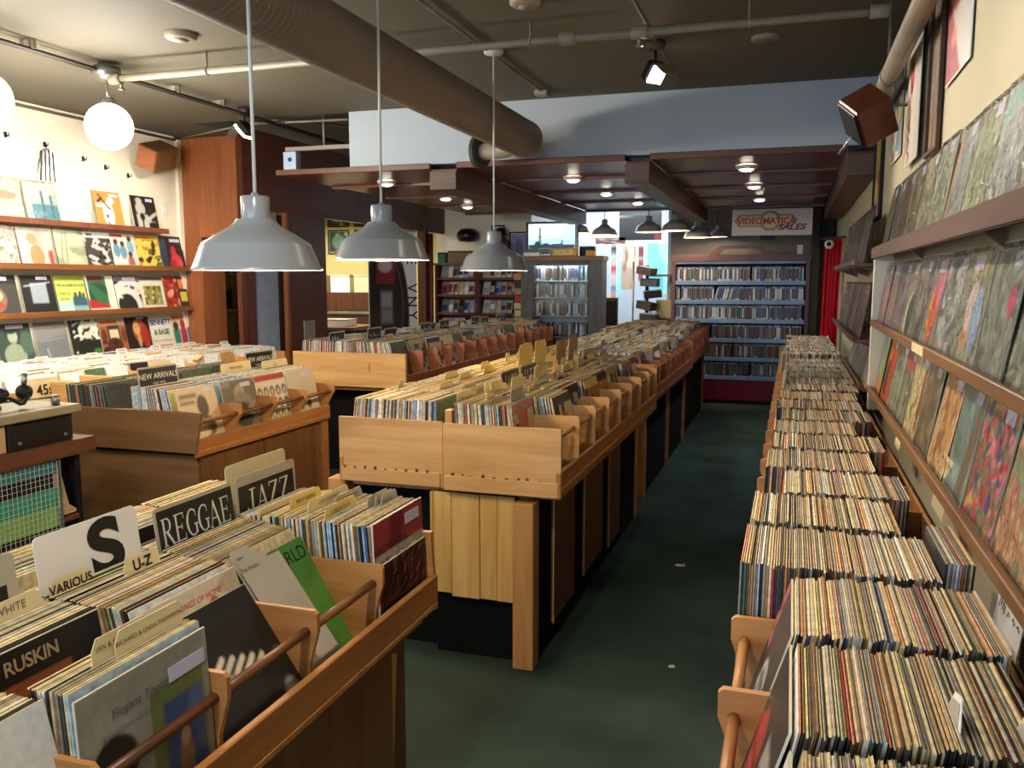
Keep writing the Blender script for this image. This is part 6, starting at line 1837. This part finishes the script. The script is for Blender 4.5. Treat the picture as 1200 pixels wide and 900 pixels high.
for z in (1.68, 1.44, 1.18, .92):
    for bx0, bx1, sd in ((-4.87, -4.31, 'near the post'), (-4.23, -3.73, 'near the cabinet')):
        n = 7 if sd == 'near the post' else 6
        for k in range(n):
            x = bx0 + (bx1 - bx0) * (k + .5) / n
            nm, h = rq.choice([('white', '#d0d0d0'), ('silver blue', '#9aa8c0'), ('dark', '#26262c'), ('cream', '#c8b898'), ('grey', '#8a8c94'), ('tan', '#a8886a')])
            t = thing('disc_sleeve', '%s disc facing out on the %s dark shelf %s' % (nm, zn[z], sd), 'disc', mat=place(x + .02, 11.60, z + .001, FNY + rad(-18), rad(12)), group='%s discs, %s shelf, %s' % (nm, zn[z], sd))
            MB().bbox(-.062, .062, -.012, 0, 0, .185, .002).build('case', plain('face_case_' + nm.replace(' ', '_'), h, .25) if ('f' + nm) not in M else M['f' + nm], t, local=True)
            MB().box(-.05, .05, -.0135, -.0125, .02 + rq.uniform(0, .04), .09 + rq.uniform(0, .06)).build('cover_print', rq.choice(['dk_grey', 'ink_navy', 'card_grey', 'paper', 'ink_plum']), t, local=True)
# things on and above those shelves
small_box('display_stand', 'small white card holder on the dark shelves', 'stand', -4.35, 11.55, 1.892, .14, .12, .13, 'paper', 'card_grey', .4)
small_box('wooden_crate', 'brown wooden crate standing on the dark shelves', 'crate', -4.55, 11.62, 1.892, .34, .2, .17, 'brown_x', 'dkbrown_y', .1)
small_box('plant_pot', 'dark green pot on the dark shelves beside the partition post', 'pot', -4.83, 11.6, 1.892, .12, .12, .15, 'ink_green', 'black')
t = thing('wall_helmet', 'black rounded helmet like object hung on the wall above the dark shelves', 'helmet', (-4.5, 11.9, 2.3))
MB().lathe([(0, .10), (.10, .085), (.15, .03), (.16, -.03), (.12, -.09), (0, -.10)], (-4.55, 11.86, 2.30), 20).build('shell', 'black_gloss', t)
MB().tube([(-4.55, 11.9, 2.36), (-4.55, 12.0, 2.40)], .012, 6).build('hook', 'metal', t)
t = wall_poster('small framed white certificate on the wall left of the television', 0, 0, .16, .22, [('bg', '#c8ccc8'), ('rect', '#9aa0a0', .2, .3, .8, .7)], name='framed_picture', frame='black', n=12)
t.matrix_world = place(-4.12, 11.99, 2.20, FNY)
t = wall_poster('narrow purple lit poster beside the television', 0, 0, .24, .40, [('bg', '#5a5a9a'), ('grad', '#7c7cc0'), ('ell', '#3a3a6a', .5, .4, .3, .4)], name='framed_picture', frame='black', n=14)
t.matrix_world = place(-3.80, 11.985, 1.92, FNY)
t = thing('hanging_coat', 'dark purple costume hanging between the certificate and the purple poster', 'costume', (-4.0, 11.9, 2.0))
MB().lathe([(0, .42), (.05, .41), (.07, .36), (.05, .31), (.06, .30), (.12, .24), (.13, .1), (.12, -.1), (0, -.12)], (-4.02, 11.82, 1.95), 14).build('garment', plain('purple_cloth', '#3a2030', .8), t)
MB().lathe([(0, .1), (.06, .08), (.08, .0), (.11, -.01), (0, -.015)], (-4.02, 11.82, 2.30), 14).build('hat', 'black', t)
MB().tube([(-4.02, 11.82, 2.36), (-4.02, 11.99, 2.42)], .008, 6).build('hook', 'metal', t)
t = thing('toy_column', 'narrow rack of orange and brown packets beside the glass cabinet', 'rack', (-3.58, 11.3, 0))
MB().bbox(-3.64, -3.56, 11.35, 11.45, 0, 1.75).build('rack_post', 'dkbrown_z', t)
for k in range(10):
    z = .75 + .1 * k
    MB().bbox(-3.66 + rq.uniform(0, .02), -3.53, 11.31, 11.35, z, z + .085).build('packet', rq.choice(['ink_orange', 'ink_red', 'card_tan', 'dk_grey', 'card']), t)

# office behind: posters, counter, tower of discs
for k, (x, z0, wd, ht, spec, lb, yy) in enumerate((
        (-2.45, 2.30, .72, .50, [('bg', '#1a1618'), ('rect', '#7a2a2c', .84, 0, 1, .45), ('line', '#9a9a98', 0, .8, 1, .95, .02), ('rect', '#2c2a2c', 0, .85, 1, 1)], 'black and maroon banner high on the bright back wall', 14.395),
        (-2.89, 1.25, .11, 1.0, [('bg', '#c8c8c8')] + [('rect', c, .05, .02 + .165 * i, .95, .155 + .165 * i) for i, c in enumerate(['#c86a4a', '#5a7a9a', '#b8b0a8', '#b8303a', '#a8a8a4', '#2c2c30'])], 'vertical strip of six small pictures on the bright back wall', 14.395),
        (-2.635, 1.50, .24, .72, [('bg', '#b89a84'), ('rect', '#d0b8a0', .1, .5, .9, .95), ('blob', '#8f7464', 9, 8, .3)], 'brownish poster in the middle of the bright back wall', 14.395),
        (-2.43, 1.60, .10, .62, [('bg', '#a8a4a4'), ('rect', '#7a3a3c', .05, .7, .95, .98), ('rect', '#a83a3a', .05, .38, .95, .62), ('rect', '#8a4a48', .05, .05, .95, .3)], 'narrow strip of red pictures beside the brownish poster', 14.395),
        (-2.10, 1.42, .46, .84, [('bg', '#7cc8cc'), ('blob', '#a4e0e0', 15, 6, .1), ('rect', '#5fb0bc', .1, .1, .6, .4)], 'large turquoise poster on the bright back wall beside the rack', 14.395),
        (-2.785, 1.35, .07, .62, [('bg', '#7fd0d4'), ('grad', '#b0e6e4')], 'narrow turquoise sheet on the bright back wall', 14.395),
        (-2.95, 2.24, .52, .12, [('bg', '#5a3a3a'), ('blob', '#a88a80', 19, 12, .1)], 'low dark strip of pictures under the black banner', 14.395))):
    t = wall_poster(lb, 0, 0, wd, ht, spec, n=16)
    t.matrix_world = place(x, yy, z0, FNY)
t = thing('office_counter', 'low maroon counter before the bright back wall', 'counter', (-2.9, 12.9, 0))
MB().bbox(-3.7, -2.25, 12.7, 13.2, 0, .92).build('counter_body', 'dk_grey', t)
MB().bbox(-3.75, -2.2, 12.65, 13.25, .92, .96).build('counter_top', plain('maroon_top', '#5a2228', .4), t)
small_box('cash_box', 'dark reddish box on the maroon counter', 'box', -2.95, 12.85, .961, .32, .25, .16, plain('oxblood', '#5a2a26', .4), 'dkbrown_y')
small_box('monitor', 'small dark upright monitor on the maroon counter', 'monitor', -2.62, 12.95, .961, .18, .08, .42, 'black', 'dk_grey')
small_box('white_shelf_unit', 'white upright with dark red books beside the glass cabinet', 'shelf', -3.42, 13.5, 0, .30, .25, 1.45, 'white_metal', 'white_metal')
for k in range(6):
    small_box('office_book', '%s book on the white upright behind the glass cabinet' % ['dark blue', 'red', 'grey', 'maroon', 'tan', 'black'][k], 'book', -3.53 + .045 * k, 13.45, 1.452, .04, .16, .2 + .02 * (k % 3), ['ink_navy', 'ink_red', 'grey_paint', 'ink_plum', 'card_tan', 'black'][k], 'paper')
t = thing('glass_post', 'slim pale pole standing before the bright office', 'pole', (-2.12, 11.9, 0))
MB().tube([(-2.12, 11.95, 0), (-2.12, 11.95, 1.90)], .014, 8).build('pole_tube', 'metal', t)
MB().lathe([(0, .02), (.05, .015), (.06, 0)], (-2.12, 11.95, 0), 14).build('foot', 'metal', t)
for k in range(9):
    z = 1.72 - .16 * k
    t = small_box('disc_tray', 'dark tilted tray of discs on the revolving tower, %s from the top' % ordn[k], 'tray', -1.95 + .05 * (k % 3), 12.0 + .02 * (k % 2), z, .24, .16, .11, 'black_gloss' if k % 3 else 'dk_grey', 'dk_grey' if k % 2 else 'metal', rad(-25 + 20 * (k % 3)))
    t.rotation_euler.y = rad(10 - 8 * (k % 3))
for k in range(7):
    small_box('office_box', '%s box in the clutter before the bright office, %s from the pole' % (['red', 'white', 'grey', 'tan', 'black', 'cream', 'blue'][k], ordn[k]), 'box', -2.08 + .075 * k, 12.62 + .02 * (k % 2), [1.0, 1.0, 1.0, 1.0, 1.0, 1.0, 1.0][k] - .04, .07, .2, .16 + .05 * ((k * 3) % 5), ['ink_red', 'paper', 'grey_paint', 'card_tan', 'black', 'card', 'ink_navy'][k], 'dk_grey')
t = thing('clutter_bench', 'low dark bench holding the clutter of boxes before the bright office', 'bench', (-1.9, 12.7, 0))
MB().bbox(-2.18, -1.60, 12.52, 12.74, .93, .96).build('bench_top', 'dkbrown_y', t)
MB().bbox(-2.16, -1.62, 12.54, 12.72, 0, .93).build('bench_body', 'black', t)
t = thing('tray_tower', 'upright stand of the revolving disc tower', 'stand', (-1.96, 12.12, 0))
MB().tube([(-1.96, 12.16, 0), (-1.96, 12.16, 1.85)], .025, 8).build('stand_pole', 'black', t)
MB().bbox(-2.1, -1.92, 11.98, 12.3, 0, .06).build('stand_foot', 'black', t)
small_box('beige_folder', 'beige folder propped among the disc trays', 'folder', -1.72, 12.22, 1.112, .22, .06, .26, 'card', 'card', rad(-10))
t = thing('folder_table', 'dark side table under the disc trays beside the rack', 'table', (-1.75, 12.1, 0))
MB().bbox(-1.9, -1.62, 12.16, 12.5, 1.08, 1.11).build('table_top', 'dkbrown_y', t)
MB().bbox(-1.88, -1.64, 12.18, 12.48, 0, 1.08).build('table_body', 'black', t)
# small shelf bracket by the rack
t = thing('side_shelf', 'little brown shelf sticking out beside the video rack top', 'shelf', (-1.72, 12.8, 1.72))
MB().bbox(-1.95, -1.66, 12.60, 12.76, 1.70, 1.73).build('shelf_board', 'brown_x', t)
MB().prism([(12.75, 1.70), (12.75, 1.60), (12.62, 1.70)], 'x', -1.71, -1.69).build('bracket', 'brown_x', t)
MB().bbox(-1.30, -.88, 12.72, 12.75, 1.55, 1.95).build('grey_board', 'grey_paint', t) if False else None

# ================================================================== room next door, seen through the partition
t = thing('vinyl_banner', 'tall hanging banner with a big black record and white strip of vertical lettering', 'banner', mat=place(-5.15, 10.6, .55, rad(-50)))
bw, bh = .66, 1.75
MB().bbox(-bw / 2, bw / 2, 0, .02, 0, bh).build('banner_sheet', 'white_metal', t, local=True)
me = picture_mesh('banner_print', [('bg', '#d8dfe6'), ('rect', '#15151a', 0, 0, .62, 1), ('ell', '#15151a', .45, .35, .40, .55), ('ring', '#4a4a52', .30, .42, .42, .012), ('ell', '#15151a', .3, .45, .3, .3), ('rect', '#7a1f24', .15, .60, .55, .80), ('ell', '#b8a8a8', .34, .74, .15, .05), ('rect', '#55555c', .22, .28, .50, .55), ('rect', '#8a8a90', .25, .42, .47, .53), ('rect', '#7a7a80', .25, .30, .47, .40), ('line', '#b4b4b8', .3, .1, .4, .2, .03), ('line', '#b4b4b8', .5, .1, .4, .2, .03)], bw - .02, bh - .02, -.001, 60, 'gloss_print', v0=.01)
o = bpy.data.objects.new('banner_print', me)
C.objects.link(o)
o.parent = t
for k, ch in enumerate('E VNYL LUE'):
    if ch != ' ':
        lettering(t, ch, .20, bw * .30, 1.36 - .185 * k, -.004, 'ink', .01, rot=rad(-90))
MB().tube([(-bw / 2, .01, bh + .01), (bw / 2, .01, bh + .01)], .015, 8).build('banner_rod', 'metal', t, local=True)
MB().tube([(0, .01, bh), (0, .01, 2.55)], .006, 6).build('hanging_cord', 'black', t, local=True)
MB().bbox(-bw / 2, bw / 2, 0, .06, -.55, -.01).build('banner_base', 'black', t, local=True)
t = thing('next_room_desk', 'brown desk with drawers in the room behind the partition', 'desk', (-6.2, 11, 0))
MB().bbox(-7.2, -5.75, 10.6, 11.4, .95, 1.0).build('desk_top', 'brown_x', t)
MB().bbox(-7.1, -5.85, 10.62, 11.38, 0, .68).build('desk_body', 'brown_x', t)
MB().bbox(-7.1, -5.85, 10.64, 11.36, .68, .95).build('dark_gap', 'black', t)
for k, (x, z) in enumerate(((-6.9, 1.001), (-6.5, 1.001), (-6.1, 1.001))):
    small_box('desk_machine', '%s on the brown desk behind the partition' % ['grey stereo deck', 'black stereo deck', 'pale paper tray'][k], 'stereo', x, 10.85, z, .36, .3, .10, ['grey_paint', 'black', 'paper'][k], ['metal', 'metal', 'card_grey'][k])
t = thing('next_room_rack', 'dark rack with records and a yellow wall behind it, seen left of the banner', 'rack', (-7.2, 12.2, 0))
MB().bbox(-8.2, -6.2, 12.3, 12.6, 0, 1.45).build('rack_body', 'dkbrown_z', t)
MB().bbox(-8.2, -6.2, 12.28, 12.3, 1.1, 1.14).build('rack_rail', 'metal', t)
for k in range(6):
    t = wall_poster('framed record on the yellow wall next door, %s from the doorway' % ordn[k], 0, 0, .36, .36, [('bg', '#2c3a34'), ('ell', '#6a8a7a', .5, .5, .35, .35), ('blob', '#a8b8a0', 33 + k, 10, .3)], name='framed_picture', frame='black', n=14)
    t.matrix_world = place(-6.3 - .5 * (k % 3), 12.995, 2.10 + .45 * (k // 3), FNY)
for k in range(4):
    small_box('stack_box', 'pale cardboard box on the dark rack next door, %s from the doorway' % ordn[k], 'box', -6.5 - .42 * k, 12.45, 1.451, .34, .25, .28, ['card', 'paper', 'card_tan', 'card_grey'][k], 'card_grey')
t = thing('door_bookcase', 'dark bookcase of discs glimpsed in the narrow gap beside the orange column', 'bookcase', (-6.2, 9.2, 0))
MB().bbox(-6.9, -5.7, 8.3, 8.6, 0, 2.4).build('case_body', 'dkbrown_z', t)
for z in (.5, .9, 1.3, 1.7, 2.1):
    MB().bbox(-6.88, -5.72, 8.22, 8.3, z, z + .025).build('shelf_board', 'brown_x', t)
for k in range(8):
    small_box('shelf_album', '%s album on the glimpsed bookcase, %s along' % (['cream', 'black', 'tan', 'blue'][k % 4], ordn[k]), 'album', -6.6 + .1 * k, 8.255, [.926, 1.326, 1.726, 2.126][k % 4], .04, .06, .24, ['card', 'black', 'card_tan', 'ink_navy'][k % 4], 'paper')
# door side handles, panel window, white box over the canopy
MB().bbox(-4.945, -4.93, 8.0, 8.22, 1.02, 1.22).build('panel_window', plain('frosted_pane', '#8a8478', .2), pw)
t = thing('exit_box', 'pale blue electrical box standing on the door side canopy edge', 'box', (-3.98, 6.4, 2.55))
MB().bbox(-4.05, -3.93, 6.32, 6.40, 2.552, 2.70, .004).build('housing', plain('pale_blue_box', '#a9bcd4', .5), t)
MB().lathe([(.0, 0), (.018, 0), (.018, .004), (0, .004)], (0, 0, 0), 12, m=Matrix.Translation((-3.985, 6.318, 2.635)) @ Matrix.Rotation(rad(90), 4, 'X')).build('round_port', 'ink_navy', t)
t = thing('conduit_rail', 'grey rail running from the pale blue box to the bulkhead', 'rail', (-3.7, 6.6, 2.74))
MB().bbox(-4.08, -3.46, 6.40, 6.43, 2.715, 2.75).build('rail_bar', 'pipe', t)
MB().tube([(-3.72, 6.415, 2.75), (-3.72, 6.415, 2.99)], .008, 6).build('drop_rod', 'pipe', t)
conduit('pale conduit along the ceiling edge from the orange column to the bulkhead', [(-5.55, 6.9, 2.965), (-4.4, 6.36, 2.95), (-3.46, 6.34, 2.93)], .010)
t = thing('rear_duct', 'dark flexible pipe looping behind the bulkhead end above the door side canopy', 'pipe', (-3.8, 6.8, 2.9))
MB().tube([(-4.1, 6.3, 2.94), (-3.9, 6.5, 2.97), (-3.6, 6.8, 2.93), (-3.4, 7.2, 2.85)], .018, 8).build('pipe_run', 'dk_grey', t)
MB().lathe([(0, 0), (.04, 0), (.04, -.02), (0, -.02)], (-4.1, 6.3, 2.96), 12).build('fitting', 'metal', t)

# ================================================================== the records themselves
from bpy_extras.object_utils import world_to_camera_view
bpy.context.view_layer.update()


def rec_geometry(t, h, ci, si, seed=0, rich=False, noise=None):
    """Sleeve as a thin box whose top shows cover, inner paper, cover. Returns verts, faces, linear colours per face."""
    nm, ce, inner, _, _ = PAL[ci]
    spine = PAL[si][3]
    face = PAL[si][4]
    ys = (-t, -t * .66, -t * .34, 0)
    vs = []
    for x in (-h / 2, h / 2):
        for z in (0, h):
            for j, y in enumerate(ys):
                vs.append((x, y, z - (.0022 if z and j in (1, 2) else 0)))
    I = lambda xi, zi, j: xi * 8 + zi * 4 + j
    fs, cs = [], []
    for j in range(3):
        fs.append((I(0, 1, j), I(1, 1, j), I(1, 1, j + 1), I(0, 1, j + 1)))
        cs.append(lin(inner if j == 1 else ce))
        for xi in (0, 1):
            q = (I(xi, 0, j), I(xi, 1, j), I(xi, 1, j + 1), I(xi, 0, j + 1))
            fs.append(q if xi == 0 else q[::-1])
            cs.append(lin(spine) if j != 1 or seed % 3 else lin(PAL[si][1]))
    fs.append((I(0, 0, 3), I(0, 1, 3), I(1, 1, 3), I(1, 0, 3)))
    cs.append(lin(face))
    if not rich:
        fs.append((I(0, 0, 0), I(1, 0, 0), I(1, 1, 0), I(0, 1, 0)))
        cs.append(lin(face))
    else:
        r = random.Random(seed)
        cols = [PAL[r.randrange(15)][4] for _ in range(3)] + [face, face, '#2a2624']
        n = 7
        b = len(vs)
        for a in range(n + 1):
            for c in range(n + 1):
                vs.append((-h / 2 + h * c / n, -t, h * a / n))
        cx, cz, rr = r.uniform(2, 5), r.uniform(2, 5), r.uniform(1.2, 2.6)
        for a in range(n):
            for c in range(n):
                fs.append((b + a * (n + 1) + c, b + a * (n + 1) + c + 1, b + (a + 1) * (n + 1) + c + 1, b + (a + 1) * (n + 1) + c))
                if a == n - 1:
                    col = cols[0]
                elif (a - cz) ** 2 + (c - cx) ** 2 < rr * rr:
                    col = cols[1] if r.random() < .7 else cols[2]
                else:
                    col = face if r.random() < .8 else cols[5]
                cs.append(lin(col))
    return vs, fs, cs


def rec_mesh(name, items):
    """ITEMS: (matrix or None, verts, faces, colours)."""
    V, F, CC = [], [], []
    for mt, vs, fs, cs in items:
        b = len(V)
        V += [tuple(mt @ Vector(v)) for v in vs] if mt is not None else vs
        for f, c in zip(fs, cs):
            F.append([b + i for i in f])
            CC += [(*c, 1.0)] * len(f)
    me = bpy.data.meshes.new(name)
    me.from_pydata(V, [], F)
    at = me.attributes.new('Col', 'FLOAT_COLOR', 'CORNER')
    at.data.foreach_set('color', np.array(CC, dtype=np.float32).ravel())
    me.materials.append(M['sleeves'])
    return me


# every divider and sign card takes the slot of one record, so that nothing crosses
def slot_cards(recs, half, reach):
    for o in [o for o in sc.objects if o.get('category') == 'divider card']:
        mw = o.matrix_world
        x, y, z = mw.translation
        nrm = -(mw.to_3x3() @ Vector((0, 1, 0)))
        fx = nrm.x > 0
        wd = max(abs(c[0]) for ch in o.children if ch.name.startswith('card_sheet') for c in ch.bound_box)
        best = None
        for q in recs:
            if abs(q['y'] - y) < half + .012 and -.03 < z - q['z'] < .12:
                d = abs(q['x'] - x)
                if d < reach and (best is None or d < best[0]):
                    best = (d, q)
        if best is None:
            continue
        q = best[1]
        recs.remove(q)
        a = q['lean'] if (q['face'] == FX) == fx else -q['lean']
        lim = max(0.0, half - .006 - wd)
        yy = q['y'] + max(-lim, min(lim, y - q['y']))
        sgn = 1 if fx else -1
        off = 0 if (q['face'] == FX) == fx else -.0016
        o.matrix_world = place(q['x'] - sgn * (z - q['z']) * math.tan(a) + sgn * off, yy, z, FX if fx else FNX, a)


slot_cards(RECS, .1535, .06)
slot_cards(SING, .095, .06)

# which records show largest: inside the frame, nearest first
camp = Vector(cam.location)
for q in RECS:
    p_ = Vector((q['x'], q['y'], q['z'] + q['h'] * .95))
    v_ = world_to_camera_view(sc, cam, p_)
    q['d'] = (p_ - camp).length if (-.03 < v_.x < 1.03 and -.06 < v_.y < 1.02 and v_.z > 0 and 'far side' not in q['where']) else 99
order = sorted(RECS, key=lambda q: q['d'])
single, mass = order[:300], order[300:]
proto = {}
span = {}
for q in RECS:
    k = (q['where'], round(q['y'], 1))
    a = span.setdefault(q['where'], [9, -9])
    a[0], a[1] = min(a[0], q['x']), max(a[1], q['x'])


def zone(q):
    a, b = span[q['where']]
    f = (q['x'] - a) / (b - a + 1e-6)
    near = ('back', 'middle', 'front')
    if q['face'] == FNX:
        f = 1 - f
    return near[min(2, int(f * 3))]


for q in single:
    tb = (.0036, .0046, .0056, .0066)[min(3, max(0, int((q['t'] - .003) / .00105)))]
    tb = min(tb, q['t'])
    key = (q['ci'], q['si'], round(tb, 5), q['front'])
    key = (q['ci'], q['si'], round(q['t'] * 2000), q['front'])
    if key not in proto:
        proto[key] = rec_mesh('record_sleeve', [(None, *rec_geometry(round(q['t'] * 2000) / 2000 - .0003, L - .001, q['ci'], q['si'], len(proto), q['front']))])
    o = bpy.data.objects.new('record_sleeve', proto[key])
    C.objects.link(o)
    o.matrix_world = place(q['x'], q['y'], q['z'], q['face'], q['lean'])
    key2 = '%s edged %s spined record, %s of %s' % (PAL[q['ci']][0], PAL[q['si']][0], zone(q), q['where'])
    tag(o, key2, 'record', key2.replace('record,', 'records,'))
items = []
for i, q in enumerate(mass):
    items.append((place(q['x'], q['y'], q['z'], q['face'], q['lean']), *rec_geometry(q['t'], q['h'], q['ci'], q['si'], i, q['front'])))
o = bpy.data.objects.new('record_mass', rec_mesh('record_mass', items))
C.objects.link(o)
tag(o, 'hundreds of closely packed record sleeves filling the islands and the farther bins', 'records', None, 'stuff')
items = [(place(q['x'], q['y'], q['z'], q['face'], q['lean']), *rec_geometry(q['t'], q['h'], q['ci'], q['si'], i)) for i, q in enumerate(SING)]
o = bpy.data.objects.new('singles_mass', rec_mesh('singles_mass', items))
C.objects.link(o)
tag(o, 'packed white sleeved 7 inch records in the wooden boxes along the display wall', 'records', None, 'stuff')
print('RECORDS', len(RECS), 'singles', len(SING), 'single objects', len(single))
